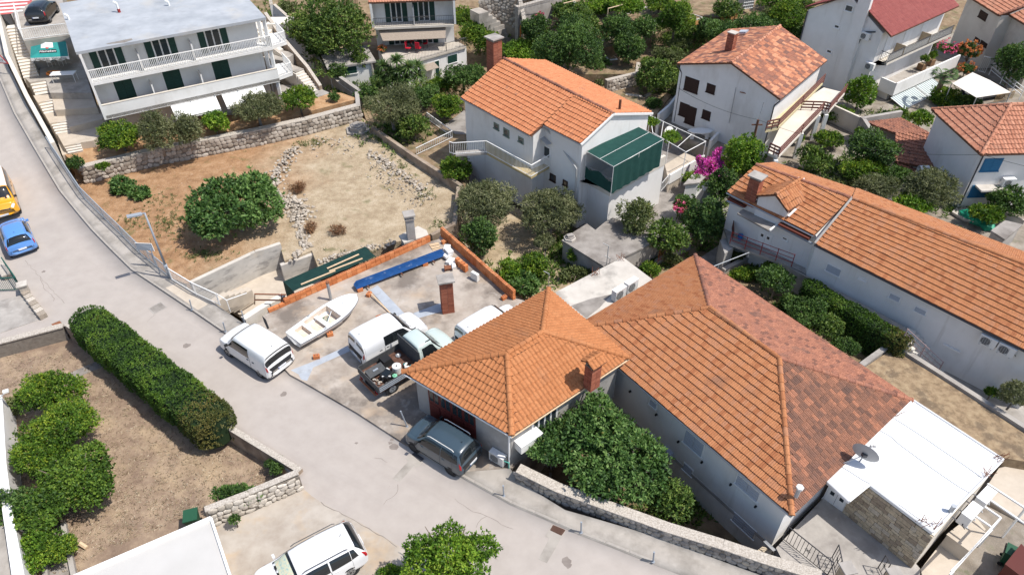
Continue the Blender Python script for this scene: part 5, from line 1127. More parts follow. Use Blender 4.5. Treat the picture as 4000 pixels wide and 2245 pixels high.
railing(H3,[v2(hs-hn*.15,zt+.06),v2(h0-hn*.15,zt+.06),v2(h1-hn*.15,zt+.06),v2(y1+hd*.4,zt+.06)],.85,.16,STEELD,.01,.02)
for x,y in((1082,300),(1288,245)):s,_=onwall(*fw,'B',x,y);opening_m(H3,*fw,s-.5,s+.5,zt+.1,zt+2.0,'open',GREENS,leafs=2,name='door')
opening(H3,hs,h1,('B',1440,425),('B',1515,462),'shutter',GREENS,leafs=2,name='window');opening(H3,hs,h1,('B',1345,465),('B',1385,590),'shutter',GREENS,leafs=1,name='door')
cn=[P('B',925,240,3.0),P('B',1425,130,3.0),P('B',1420,165,2.6),P('B',975,278,2.6)];cz0=zt+2.2
CANE=mat('cane_matting',[(.24,.19,.15),(.38,.32,.26)],16,.95,.7,30)
s0,_=onwall(y0,y1,'B',920,240);s1,_=onwall(y0,y1,'B',1425,130);ca=[y0+hd*s0+hn*.5,y0+hd*s1+hn*.5,y0+hd*(s1-.1)-hn*.9,y0+hd*(s0+.4)-hn*.9]
ca=[v2(ca[0],zb-.1),v2(ca[1],zb-.1),v2(ca[2],zb-.75),v2(ca[3],zb-.75)]
CN=thing('cane_awning',v2(ca[3],zt),'brown cane awning on thin posts over house terrace','awning');MO('cane_mat',ca+[v-U3*.05 for v in ca],[(0,1,2,3),(4,7,6,5),(0,4,5,1),(1,5,6,2),(2,6,7,3),(3,7,4,0)],CANE,CN)
for f in(0,.5,1):q=ca[3].lerp(ca[2],f);rod('post',v2(q,zt),q,.03,STEELD,CN)
b=MB();s,z=onwall(hs,h1,'B',1300,480);A0,d0,nn=wframe(hs,h1);q=A0+d0*s;pa=[v2(q-d0*.8,.8),v2(q+d0*.6,.8),v2(q+d0*.6+nn*.9,.55),v2(q-d0*.8+nn*.9,.55)];b.add(pa+[v-U3*.04 for v in pa],[(0,1,2,3),(7,6,5,4),(0,4,5,1),(1,5,6,2),(2,6,7,3),(3,7,4,0)]);b.o('door_canopy',CANE,H3)
ga0,ga1=P('B',572,648,-.25),P('B',895,598,-.25);zt2=onwall(ga0,ga1,'B',570,515)[1];gd=Vector(((ga1-ga0).x,(ga1-ga0).y,0)).normalized();gn=Vector((-gd.y,gd.x,0));gn=gn if gn.y>0 else-gn
GA=thing('white_garage',(ga0+ga1)/2,'low white garage with flat concrete roof under the big tree','garage');b=MB();b.prism([v2(p,0)for p in(ga0,ga1,ga1+gn*4,ga0+gn*4)],-1,zt2);b.o('wall',WHITE,GA)
b=MB();b.prism([v2(p,0)for p in(ga0-gn*.2-gd*.2,ga1-gn*.2+gd*.3,ga1+gn*4+gd*.3,ga0+gn*4-gd*.2)],zt2,zt2+.15);b.o('roof',CONC,GA)
opening(GA,ga0,ga1,('B',668,510),('B',762,548),'shutter',GREENS,leafs=2,name='window');bar('quoin',v2(ga1-gd*.1-gn*.03,-.9),v2(ga1-gd*.1-gn*.03,zt2),.35,.1,mat('quoin_stone',[(.38,.33,.27),(.5,.45,.38)],6,.95,.4),GA)
# --- flat white garage roof in the lower left corner, and a strip of the neighbour's terrace
z=2.1;gp=[P('I',1592,1022,z),P('I',1745,1446,z),P('I',1850,1800,z),P('I',200,1900,z),P('I',560,1465,z)]
GB=thing('flat_garage',v2(gp[1],-.5),'garage with plain off-white flat roof in the lower left','garage')
OFFW=mat('off_white_roof',[(.47,.455,.43),(.52,.505,.48)],.5,.8,.1,stains=[((.52,.5,.47),.5,.54,.7,.5)])
b=MB();b.prism([v2(p,0)for p in gp],z-.18,z);b.o('roof',OFFW,GB);b=MB();b.prism([v2(p,0)for p in inset(gp,.15)],-1,z-.18);b.o('wall',WHITE,GB);bar('roof_edge',gp[4]+U3*.04,gp[0]+U3*.04,.18,.1,WHITEP,GB);bar('roof_edge',gp[0]+U3*.04,gp[2]+U3*.04,.1,.1,WHITEP,GB)
# ------------ walls, fences, stairs
stone_wall('terrace_wall','long rubble stone retaining wall between earth plot and apartment garden',[P('A',655,1385,FZ),P('A',1250,1235,FZ),P('B',0,1105,FZ),P('B',400,1015,FZ),P('B',800,905,FZ)],[v2((0,0),.92)]*5,.5,STONEM,.3,300,seed=11)
A0_=P('B',800,905,FZ);plain_wall('corner_wall','short weathered return wall at the end of rubble terrace wall',[P('B',800,905,FZ),P('B',790,800,FZ),P('B',640,690,FZ)],1.0,.35,CONC,-1)
EARTHW=mat('brown_plaster_wall',[(.22,.165,.12),(.32,.25,.19),(.4,.33,.26)],1.2,.95,.4,18,stains=[((.14,.11,.085),.8,.52,.66,.6)])
plain_wall('boundary_wall','long brown plastered boundary wall on right side of earth plot',[P('B',870,1010,FZ),P('B',1180,1230,FZ),P('B',1545,1470,FZ),P('F',1515,280,FZ),P('F',1330,355,FZ)],[.25,.3,.35,.1,-.1],.3,EARTHW,-1.5)
rng5=random.Random(9)
def rocks(name,label,path,n,size,width,m,keep=150,zz=FZ):
 pts=[P(*p,zz)for p in path];t=thing(name,pts[len(pts)//2],label,'stone row');seg=[(b-a).length for a,b in zip(pts,pts[1:])];tot=sum(seg);rest=[];k=0
 pro=rock_protos(m)
 for i in range(n):
  d=rng5.uniform(0,tot);j=0
  while j<len(seg)-1 and d>seg[j]:d-=seg[j];j+=1
  ww=width[j]if isinstance(width,list)else width
  p=pts[j].lerp(pts[j+1],d/seg[j]);o=rng5.gauss(0,.42)*ww;A0,dd,nn=wframe(pts[j],pts[j+1]);p=p+nn*o
  hgt=max(0,.3*ww-abs(o)*.5)*rng5.uniform(.1,1);s=size*rng5.uniform(.45,1.35);p.z=zz+hgt+s*.12
  mt=Matrix.LocRotScale(p-off(t),Matrix.Rotation(rng5.uniform(0,6.3),3,'Z').to_quaternion(),Vector((s,s*rng5.uniform(.65,1),s*rng5.uniform(.45,.75))));me=rng5.choice(pro)
  if k<keep:ob=link('stone',me,t);ob.matrix_basis=mt;k+=1
  else:rest.append((mt,me))
 join_rest('stone',rest,m,t);return t
_rk={}
def rock_protos(m):
 if m.name not in _rk:
  L_=[];f=(1+5**.5)/2
  for i in range(10):
   r=random.Random(i);V=[Vector(v).normalized()*.5*r.uniform(.78,1.15)for v in((-1,f,0),(1,f,0),(-1,-f,0),(1,-f,0),(0,-1,f),(0,1,f),(0,-1,-f),(0,1,-f),(f,0,-1),(f,0,1),(-f,0,-1),(-f,0,1))]
   F=[(0,11,5),(0,5,1),(0,1,7),(0,7,10),(0,10,11),(1,5,9),(5,11,4),(11,10,2),(10,7,6),(7,1,8),(3,9,4),(3,4,2),(3,2,6),(3,6,8),(3,8,9),(4,9,5),(2,4,11),(6,2,10),(8,6,7),(9,8,1)]
   me=bpy.data.meshes.new('stone');me.from_pydata(V,[],F);me.materials.append(m);at=me.attributes.new('tint','FLOAT','POINT');at.data.foreach_set('value',np.full(12,i/9,np.float32));me.update();L_.append(me)
  _rk[m.name]=L_
 return _rk[m.name]
rocks('dry_stone_row','collapsed dry stone wall winding past the big fig tree',[('B',300,1115),('B',225,1230),('B',130,1390),('F',150,60)],260,.27,1.0,STONEW,200)
rocks('dry_stone_row','heap of pale stones beside the fig tree at bend of row',[('F',170,70),('F',330,110),('F',330,220)],280,.27,[1.4,1.1],STONEW,150)
rocks('dry_stone_row','narrow line of pale stones down to the concrete wall',[('F',320,230),('F',345,330),('F',385,430)],130,.26,.5,STONEW,100)
rocks('dry_stone_row','broken row of rocks along the brown boundary wall',[('B',860,1150),('B',960,1220),('B',1100,1320),('B',1180,1390),('B',1260,1446)],180,.28,.75,STONEW,150)
rocks('stone_scatter','scattered pale stones at upper end of earth plot',[('B',430,1080),('B',640,1110),('B',780,1120)],70,.18,2.2,STONEW,70)
rocks('stone_scatter','loose stones along the green tarpaulin edge',[('F',480,530),('F',840,430),('F',1050,385)],150,.22,.5,STONEW,90)
rocks('stone_scatter','rubble scattered below the rocks near the boundary wall',[('B',880,1260),('B',1080,1420),('F',1280,90)],140,.16,1.6,STONEW,60)
rocks('rubble_heap','small rubble heap beside concrete wall step',[('F',290,470),('F',330,480)],40,.24,.8,STONEW,40)
w_=P('B',770,985,FZ);t=thing('well_head',w_,'round concrete well head at the foot of the stone terrace wall','well');rod('shaft',w_,w_+U3*.5,.75,CONC,t);rod('lid',w_+U3*.5,w_+U3*.6,.6,CONCD,t);rod('apron',w_,w_+U3*.15,1.1,CONC,t)
t=plain_wall('concrete_wall','board marked concrete retaining wall beside sunken stair',[P('E',1440,690,-.02),P('F',0,458,-.02),P('F',188,395,-.02)],-.02,.28,BOARD,-2.1,coping=CONCW)
plain_wall('concrete_wall','lower stepped end of concrete retaining wall by green tarpaulin',[P('F',190,560,-.6),P('F',455,470,-.6)],-.6,.3,BOARD,-2.1,coping=CONCW)
ST=thing('sunken_stairs',P('F',60,880,-1),'pale stone stairs leading down beside the clay block row','stairs')
for i in range(7):
 q=P('E',1900+i*28,905-i*16,DK-.05-i*.2);b=MB();b.box((q.x,q.y,q.z-.6),(.42,1.3,1.2),-.65);b.o('step',PLASTER,ST)
for i in range(5):
 q=P('E',1640+i*45,800-i*10,DK-.1-i*.2);b=MB();b.box((q.x,q.y,q.z-.5),(.5,1.2,1.0),-.65);b.o('step',CREAM,ST)
STONEL=tint_mat('limestone_rubble',[(.45,.40,.335),(.55,.5,.43),(.64,.585,.51)],.95,nscale=12,var=.25,bump=.5)
stone_wall('garden_wall','cement rendered garden wall with pebbled top beside end of hedge',[P('E',-60,1265,-.9),P('E',525,1110,-.9)],[v2((0,0),.06)]*2,.32,STONEM,.3,coping=True,faced=False)
hp=[P(*s_(262,1271),0),P(*s_(1156,1853),0)]
t=plain_wall('hedge_wall','low pebble topped wall running from hedge end along the road',[P(*s_(255,1278),.1),P(*s_(860,1665),.1),P('J',318,690,.1)],.22,.3,EARTHW,-1,coping=COPING)
stone_wall('field_stone_wall','pale field stone wall beside dusty driveway',[P('J',358,798,0),P('J',0,955,0),P('I',1600,1085,0)],[v2((0,0),.98),v2((0,0),1.12),v2((0,0),1.15)],.3,STONEL,.26,300,seed=21,coping=False)
t=thing('wall_cap_stones',P('J',150,800,1.0),'pebbled mortar cap along top of field stone wall','wall cap')
for a,c in((P('J',358,798,0),P('J',0,955,0)),(P('J',0,955,0),P('I',1600,1085,0))):A0,d0,nn=wframe(a,c);za_,zb_=(.98,1.12)if a.x>c.x and a.x>-9.5 else(1.12,1.15);bar('cap_run',v2(a,za_+.02)-nn*.15,v2(c,zb_+.02)-nn*.15,.3,.05,COPING,t)
stone_wall('roadside_wall','long grey rubble wall curving along sidewalk at lower right',[PG('K',30,745,lambda x,y:-.0),P('K',330,895,-.1),P('K',760,1052,-.25),P('K',1140,1192,-.33),P('K',1560,1325,-.38),P('W',340,902,-.4),P('W',1060,1120,-.42)],[v2((0,0),.78),v2((0,0),.68),v2((0,0),.52),v2((0,0),.44),v2((0,0),.4),v2((0,0),.38),v2((0,0),.36)],.42,STONEG,.27,300,seed=31)
t=thing('limestone_wall',P('V',330,1160,0),'low wall of dressed limestone blocks by green gate','wall')
for i in range(7):q=P('V',250+i*24,1065+i*32,.0);tblk('stone_block',q+U3*.17,(.42,.36,.34),STONEW,t,.9,(i%3)/2)
q=P('V',245,1040,0);t=thing('gate_pillar',q,'limestone gate pillar with flat cap beside green gate','pillar');tblk('shaft',q+U3*.35,(.42,.42,.7),STONEW,t,.5,.6);blk('pillar_cap',q+U3*.74,(.56,.56,.08),CONCW,t,.5,'block')
GG=mat('green_gate_paint',[(.012,.09,.07)],rough=.5);g0,g1=P('V',205,1010,.05),P('V',75,825,.05);t=thing('green_gate',g0,'green metal gate standing open at left edge','gate');railing(t,[g0,g1],1.0,.11,GG,.012,.03);g2=P('V',-20,1020,.05);railing(t,[g0,g2],1.0,.11,GG,.012,.03)
stone_wall('roadside_curb_wall','low limestone curb wall next to blue car',[P('V',110,900,0),P('V',-10,680,0)],[v2((0,0),.3)]*2,.4,STONEW,.3,40,faced=False)
hole=patch('yard',[('V',-40,770,-1.0),('V',10,780,-1.0),('V',95,930,-1.0),('V',-40,960,-1.0)],CONCD,.1)
FN=mat('fence_grey',[(.30,.33,.36)],rough=.55);sw=lambda x,y:roadz(x,y)+.12
fpts=[PG(*p,sw)for p in(('A',385,1120),('E',640,55),('E',790,205),('E',930,340),('E',1060,470),('E',1180,565),('E',1290,655))]
t=thing('street_fence',fpts[3],'long grey bar fence along curved sidewalk above earth plot','fence');railing(t,fpts,1.0,.125,FN,.011,.026,.04,.1)
fpts=[PG(*p,sw)for p in(('E',1300,665),('E',1480,775),('E',1655,855))];t=thing('street_fence',fpts[1],'white bar railing beside sunken stair after lamp post','fence');railing(t,fpts,.95,.125,WHITEP,.011,.026,.04,.1)
fpts=[P('E',1660,850,.1),P('E',1735,900,.1)];t=thing('stair_handrail',fpts[0],'bent white tube handrail at head of sunken stair','handrail');rod('post',fpts[0],fpts[0]+U3*.9,.025,WHITEP,t);rod('post',fpts[1],fpts[1]+U3*.9,.025,WHITEP,t);rod('rail',fpts[0]+U3*.9,fpts[1]+U3*.9,.025,WHITEP,t);rod('rail',fpts[1]+U3*.9,P('F',-70,760,.9),.025,WHITEP,t)
t=thing('pipe_rail',P('Z',100,1060,-.4),'two rusty tube rails reaching to the green tarpaulin','handrail');
for z,y in((.55,958),(.05,1030)):rod('rail',P('Z',-20,y,z),P('Z',375,y+8,z),.045,RUST,t)
for x in(-15,320):rod('post',P('Z',x,1090,-.4),P('Z',x,955,.58),.03,RUST,t)
UPW=[PG(*p,sw)for p in(('A',-40,60),('A',15,230),('A',75,500),('A',215,790),('A',395,1110))]
t=thing('stair_side_wall',UPW[2],'pale rendered wall between steep stair and the road','wall')
for i in range(4):
 a,c=UPW[i],UPW[i+1];b=MB();d_=Vector(((c-a).x,(c-a).y,0)).normalized();n_=Vector((-d_.y,d_.x,0));n_=n_ if n_.x>0 else-n_;h=(1.1,1.0,.95,.8,.35)
 V=[a+n_*.0,c+n_*.0,c+n_*.3,a+n_*.3];V=[Vector((v.x,v.y,-1))for v in V]+[V[0]+U3*h[i],V[1]+U3*h[i+1],V[2]+U3*h[i+1],V[3]+U3*h[i]]
 b.add(V,[(3,2,1,0),(4,5,6,7),(0,1,5,4),(1,2,6,5),(2,3,7,6),(3,0,4,7)]);b.o('wall_run',CREAMW,t)
ST=thing('long_stair',P('A',300,800,2),'long white stair descending between roadside wall and apartment house','stairs')
PL_=[((45,215),(140,205),5.2,(175,585),(290,565),3.1,17),((220,615),(345,600),3.0,(265,715),(372,695),2.5,5),((285,770),(408,748),2.45,(330,855),(452,832),1.95,5),((378,925),(510,908),1.9,(420,1005),(538,985),1.45,5),((480,1095),(605,1075),1.4,(510,1150),(622,1128),1.0,4)]
for a0,a1,z0,b0_,b1__,z1,n in PL_:
 for i in range(n):
  f=i/max(1,n-1);zz=z0+(z1-z0)*f;l=P('A',a0[0]+(b0_[0]-a0[0])*f,a0[1]+(b0_[1]-a0[1])*f,zz);r=P('A',a1[0]+(b1__[0]-a1[0])*f,a1[1]+(b1__[1]-a1[1])*f,zz);dd=(r-l);dd.z=0;nn=Vector((-dd.y,dd.x,0)).normalized();nn=nn if nn.y>0 else-nn
  b=MB();V=[l-nn*.05,r-nn*.05,r+nn*.75,l+nn*.75];b.prism([v2(v,0)for v in V],zz-.9,zz-.035);b.o('riser',CREAMW,ST);b=MB();b.prism([v2(v,0)for v in[l-nn*.08,r-nn*.08,r+nn*.75,l+nn*.75]],zz-.035,zz);b.o('tread',PLASTER,ST)
for i,(pts,z)in enumerate(([(('A',190,590),('A',300,560),('A',300,480),('A',620,480),('A',690,690),('A',380,690),('A',345,600),('A',225,620))]and(((190,590),(300,560),(300,400),(600,400),(690,700),(375,700),(345,600),(222,622)),3.02),(((250,720),(690,690),(730,810),(410,830),(395,745),(285,775)),2.47),(((335,860),(740,790),(800,890),(520,960),(505,905),(375,930)),1.92),(((430,1010),(545,990),(810,900),(830,960),(700,1060),(600,1075),(480,1100)),1.42))):
 patch('terrace_paving',[('A',x,y,z)for x,y in pts],CREAM if i else PAVE,2)
patch('car_park',[('A',-60,-60,5.4),('A',60,60,5.4),('A',180,310,5.4),('A',525,265,5.4),('A',470,0,5.4),('A',400,-300,5.4),('A',-300,-300,5.4)],PAVE,2.6)
cr=[P('A',178,305,5.4),P('A',370,278,5.4),P('A',520,262,5.4)];t=thing('car_park_railing',cr[1],'white bar railing at the edge of upper car park','fence');railing(t,cr,.95,.16,WHITEP,.014,.03);railing(t,[P('A',178,305,5.4),P('A',135,105,5.4)],.95,.16,WHITEP,.014,.03)
for i in range(4):patch('crossing_marking',[('A',-40-i*6,10+i*27,5.41),('A',225-i*18,-5+i*27,5.41),('A',222-i*18,5+i*27,5.41),('A',-40-i*6,22+i*27,5.41)],WHITEP,.004)
patch('crossing_paint',[('A',-60,-40,5.406),('A',270,-60,5.406),('A',235,20,5.406),('A',80,105,5.406),('A',-60,118,5.406)],mat('red_road_paint',[(.42,.09,.09),(.5,.14,.13)],3,.8),.004)
ST=thing('stone_stair',P('B',300,520,1.5),'stepped stone lane climbing between apartment house and garage','stairs')
for(l0,r0,z0),(l1,r1_,z1),n in((((75,185),(110,130),4.6),((115,395),(205,370),3.2),7),(((200,460),(300,400),3.1),((300,545),(360,520),2.4),2),(((300,560),(365,535),2.3),((420,690),(475,670),.95),8)):
 for i in range(n):
  f=i/max(1,n-1);zz=z0+(z1-z0)*f;l=P('B',l0[0]+(l1[0]-l0[0])*f,l0[1]+(l1[1]-l0[1])*f,zz);r=P('B',r0[0]+(r1_[0]-r0[0])*f,r0[1]+(r1_[1]-r0[1])*f,zz);dd=r-l;dd.z=0;nn=Vector((-dd.y,dd.x,0)).normalized();nn=nn if nn.y>0 else-nn
  b=MB();b.prism([v2(v,0)for v in[l,r,r+nn*2.2,l+nn*2.2]],zz-1,zz);b.o('step',PLASTER if n>2 else PAVE,ST)
def lane_wall(name,label,pts,m,h,th=.3,drop=2.5,stones=False,cop=True):
 Q=[P(*p)for p in pts];t=thing(name,Q[len(Q)//2],label,'stone wall' if stones else 'wall')
 for a,c in zip(Q,Q[1:]):
  A0,d0,nn=wframe(a,c);V=[a,c,c-nn*th,a-nn*th];b=MB();b.add([v-U3*drop for v in V]+[v+U3*h for v in V],[(3,2,1,0),(4,5,6,7),(0,1,5,4),(1,2,6,5),(2,3,7,6),(3,0,4,7)]);b.o('core',m,t)
  if cop:b=MB();b.add([v+U3*(h+.004)for v in V]+[v+U3*(h+.06)for v in V],[(3,2,1,0),(4,5,6,7),(0,1,5,4),(1,2,6,5),(2,3,7,6),(3,0,4,7)]);b.o('coping',COPING,t)
  if stones:face_stones(t,a-U3*drop*.6,c-U3*drop*.6,a+U3*h,c+U3*h,STONEM,.32,60)
 return t
lane_wall('lane_wall','pebble topped wall on left of stepped stone lane',[('B',330,650,.9),('B',225,480,2.6),('B',125,405,3.1)],CREAMW,.5,.3)
lane_wall('lane_wall','low rough wall on right of stepped stone lane',[('B',480,680,.9),('B',385,540,2.2),('B',190,310,3.6),('B',65,130,4.7)],EARTHW,.35,.3)
lane_wall('tall_white_wall','tall white rendered wall behind the big leafy tree',[('a',860,830,1.0),('a',480,480,2.4),('a',290,310,3.2),('a',245,90,4.4)],WHITE,1.6,.3)
lane_wall('plot_wall','narrow concrete wall from garage corner to olive plot',[('B',790,790,-.2),('B',650,690,-.2),('B',550,600,.2),('B',420,410,1.2)],CONC,.55,.25)
lane_wall('alley_wall','rubble stone wall beside shaded steps behind the brick chimney',[('M',650,490,1.2),('M',590,200,3.0),('M',330,40,4.2),('M',100,-60,5)],EARTHW,1.6,.4,stones=True)
ST=thing('alley_steps',P('M',380,380,1.5),'shaded concrete steps climbing along rubble wall at top','stairs')
for i in range(9):
 f=i/8;zz=.4+3.4*f;l,r=P('M',480-380*f,520-340*f,zz),P('M',620-400*f,470-320*f,zz);dd=r-l;dd.z=0;nn=Vector((-dd.y,dd.x,0)).normalized();nn=nn if nn.y>0 else-nn;b=MB();b.prism([v2(v,0)for v in[l,r,r+nn*1.6,l+nn*1.6]],zz-1,zz);b.o('step',PAVE,ST)
q=P('M',655,500,1.0);t=thing('orange_gate',q,'small orange wooden gate in rubble wall','gate');z1=HY('M',655,320,q.y).z
ORG=mat('orange_wood',[(.50,.15,.03),(.6,.2,.05)],6,.6)
for i in range(4):bar('gate_board',q+Vector((-.25+i*.18,0,0)),v2(q+Vector((-.25+i*.18,0,0)),z1),.03,.16,ORG,t)if False else blk('gate_board',(q.x-.27+i*.18,q.y,(q.z+z1)/2),(.165,.05,z1-q.z),ORG,t)
lane_wall('terrace_wall_stone','old yellowish stone terrace wall in upper gardens',[('C',710,700,.2),('C',950,640,.2),('C',960,560,.3)],MORTAR,1.1,.4,stones=True)
lane_wall('terrace_wall_stone','rough rubble terrace wall below allotment stakes',[('C',640,420,1.3),('C',780,350,1.4),('C',1000,300,1.5),('C',1180,240,1.6),('C',1270,210,1.6)],MORTAR,1.0,.4,stones=True)
lane_wall('terrace_wall_concrete','grey concrete terrace wall at top of allotments',[('C',860,190,2.4),('C',1000,140,2.4),('C',1130,90,2.4)],CONC,1.0,.3)
lane_wall('terrace_wall_stone','pale stone edging beside back path under bushes',[('C',850,740,-.1),('C',1000,760,-.1),('C',1200,660,-.1)],CONCW,.25,.4)
lane_wall('yard_parapet','grey flat parapet with balustrade at top centre',[('M',590,165,3.6),('M',1000,50,3.6),('M',1250,-10,3.6)],CONC,.5,.5,3)
q0=[P('M',600,130,4.15),P('M',980,35,4.15)];t=thing('balcony_railing',q0[0],'dark iron railing on grey parapet at top centre','fence');railing(t,q0,.8,.18,STEELD,.012,.02)
q0=[P('B',1290,900,-.28),P('B',1480,1040,-.28),P('B',1210,1170,-.28)];t=thing('picket_fence',q0[1],'low white bar fence round plot beside orange gable house','fence');railing(t,q0,.65,.2,WHITEP,.018,.025)
plain_wall('yard_wall','grey yard wall between gable house and brown shuttered house',[P('C',1100,950,-.2),P('C',1180,880,-.2),P('C',1240,800,-.2)],.9,.2,WHITE,-1.4)
plain_wall('yard_wall','white yard wall at foot of brown shuttered house',[P('C',1495,1110,0),P('C',1560,1040,0),P('C',1900,1110,0)],.6,.2,WHITE,-1.4)
plain_wall('yard_wall','beige garden wall below the brown railed terrace',[P('D',440,905,-.1),P('D',640,1000,-.1),P('D',700,1020,-.1)],1.35,.2,CREAMW,-.4)
plain_wall('orchard_wall','concrete rim wall of dry grass planter behind white annex',[P('H',715,1330,.2),P('H',935,1170,.2),P('L',1350,0,.2),P('L',1990,410,.2)],.42,.3,CONC,-1.5)
plain_wall('orchard_wall','pale kerb wall of small bed behind roof peak',[P('G',1600,610,-.6),P('G',1780,520,-.6),P('H',20,560,-.6)],-.35,.3,CONC,-1.5)
q0=[P('Y',975,1165,-.9),P('Y',1450,920,-.9)];t=thing('iron_fence',q0[0],'rusty red iron fence beside grey shed roof','fence');RR=mat('red_rust_paint',[(.25,.06,.04),(.3,.1,.06)],8,.8);railing(t,q0,1.0,.13,RR,.014,.02)
b=MB();A0,d0,nn=wframe(*q0);plain_wall('fence_base','low concrete footing under rusty iron fence',[q0[0],q0[1]],-.88,.3,CONC,-1.5)
r_=[P('G',1515,560,1.3),P('G',1785,455,1.3)];t=thing('washing_line_pole',r_[0],'galvanised tube spanning behind roof peak to red railed walk','pole');rod('tube',r_[0],r_[1],.03,GALV,t);rod('post',r_[1]-U3*.35,r_[1],.03,GALV,t);rod('post',v2(r_[0]+(r_[1]-r_[0])*.15,-.7),r_[0]+(r_[1]-r_[0])*.15,.03,GALV,t)
# ------------ yard deck: clay blocks, tarpaulin, sheets
def block_row(name,label,a,b_,courses,skip=0,L_=.34,Wd=.2,H=.24):
 a,b_=Vector(a),Vector(b_);d=b_-a;n=int(d.length/L_);rz=math.atan2(d.y,d.x);t=thing(name,(a+b_)/2,label,'block wall')
 for c in range(courses):
  for i in range(skip if c else 0,n):
   p=a+d*((i+.5)/n)+Vector((random.uniform(-.012,.012),random.uniform(-.012,.012),(c+.5)*H+c*.004));tb=tblk('clay_block',p,(d.length/n-.012,Wd,H),BRICK,t,rz+random.uniform(-.015,.015))
   for k in range(3):
    if c==courses-1:blk('block_cell',p+Vector((math.cos(rz),math.sin(rz),0))*(-.1+.1*k)+U3*(H/2+.001),(.06,Wd*.62,.006),RUST,t,rz)
 return t
block_row('clay_block_row','two courses of orange clay blocks along green tarpaulin',P('F',95,905,DK),P('F',1310,370,DK),2,3)
block_row('clay_block_wall','orange clay block wall along the garden side of deck',P('F',1400,330,DK),P('F',1945,810,DK),3,0)
for i,(x,y,rz,l)in enumerate(((785,745,.5,'under near end of blue sheets'),(852,780,1.2,'at end of thin timber strip'),(1275,552,.4,'under far end of blue sheets'),(930,955,.45,'behind the white van'),(560,1080,.4,'under the white boat'),(458,1250,.2,'on grey sealant strip'),(1418,385,.6,'beside end of block wall'),(1868,805,.7,'by wall near roof edge'))):
 p=P('F',x,y,DK);t=thing('clay_block',p,'single orange clay block lying '+l,'clay block','loose clay blocks');tblk('block_body',p+U3*.12,(.34,.22,.24),BRICK,t,rz)
 for k in(-.07,.07):blk('block_cell',p+Vector((math.cos(rz)*k,math.sin(rz)*k,.241)),(.09,.13,.006),RUST,t,rz)
t=thing('block_stack',P('F',1545,560,DK),'small stack of orange clay blocks leaning by white sacks','block stack')
for i in range(4):
 for c in range(2):tblk('clay_block',P('F',1520+i*20,545+i*17,DK)+U3*(.13+c*.26),(.28,.2,.25),BRICK,t,.9)
TARP=mat('dark_green_tarpaulin',[(.006,.030,.026),(.010,.042,.035)],2.5,.75,.3,40)
tq=[P('Z',345,800,.2),P('Z',1368,362,.3),P('Z',1500,485,.45),P('Z',470,925,.42)]
t=thing('tarpaulin_roof',v2((tq[0]+tq[2])/2,-1.9),'dark green tarpaulin stretched over sunken alley','tarpaulin');V,F=[],[];N_=14
for i in range(N_+1):
 for j in range(7):a=tq[0].lerp(tq[1],i/N_);c=tq[3].lerp(tq[2],i/N_);V.append(a.lerp(c,j/6)+U3*(.035*math.sin(i*1.9)*math.sin(j*1.3)))
for i in range(N_):
 for j in range(6):k=i*7+j;F.append((k,k+1,k+8,k+7))
MO('sheet',V,F,TARP,t,True);MO('end_curtain',[tq[0],tq[3],v2(tq[3],-1.6)+Vector((-.3,.1,0)),v2(tq[0],-1.7)],[(0,1,2,3)],mat('green_curtain',[(.006,.05,.028)],rough=.8),t)
for q in tq:rod('pole',v2(q,-2.0),q,.04,STEELD,t)
for i,(a,c,l)in enumerate(((('Z',565,838),('Z',997,664),'nearest'),(('Z',893,638),('Z',1292,460),'farthest'),(('Z',920,672),('Z',1337,512),'middle'))):
 A,C=P(*a,.42),P(*c,.46);o=bar('timber_batten',A,C,.1,.05,WOODW);tag(o,'pale timber batten on green tarpaulin, %s of three'%l,'timber','battens on tarpaulin')
BLU=mat('blue_sheet_metal',[(.010,.058,.19),(.016,.085,.26)],2,.4,metal=.2,stains=[((.25,.32,.42),2.5,.62,.72,.5)])
sa,sb=P('F',745,715,DK+.26),P('F',1392,470,DK+.26);d=sb-sa;L_=d.length;ex=d.normalized();ey=Vector((-ex.y,ex.x,0));t=thing('roof_sheet_stack',(sa+sb)/2-U3*.26,'stack of long blue corrugated sheets resting on clay blocks','sheet stack')
for c in range(5):
 V,F=[],[];n=8;w=.52-c*.012
 for k in(0,1):
  for i in range(n+1):V.append(sa+ex*(L_*k+c*.05)+ey*(-w/2+w*i/n+.02*c)+U3*(c*.03+(.1 if i%2 else 0)))
 F=[(i,i+1,i+n+2,i+n+1)for i in range(n)];MO('corrugated_sheet',V,F,BLU,t)
for f in(.12,.5,.88):bar('batten',sa+ex*L_*f-ey*.5-U3*.035,sa+ex*L_*f+ey*.5-U3*.035,.08,.06,WOODD,t)
a,c=P('F',865,765,DK+.2),P('F',1040,940,DK+.03);o=bar('timber_strip',a,c,.06,.04,WOODW);tag(o,'thin timber strip leaning from clay block on deck','timber')
t=thing('sack_pile',P('F',1450,500,DK),'pile of white cement sacks by clay block wall','sacks')
for i,(x,y,z)in enumerate(((1425,440,.1),(1445,470,.22),(1465,505,.12),(1440,425,.3),(1480,535,.1),(1455,455,.42))):blk('sack',P('F',x,y+25,DK)+U3*z,(.6,.4,.2),ACW,t,.4+i*.35,'block')
p=P('F',1650,660,DK);t=thing('plaster_block',p,'white upright plaster block leaning against clay block wall','block');blk('slab',p+U3*.28,(.55,.22,.56),ACW,t,-.7,'block');blk('foot',p+U3*.03,(.6,.3,.06),CONC,t,-.7)
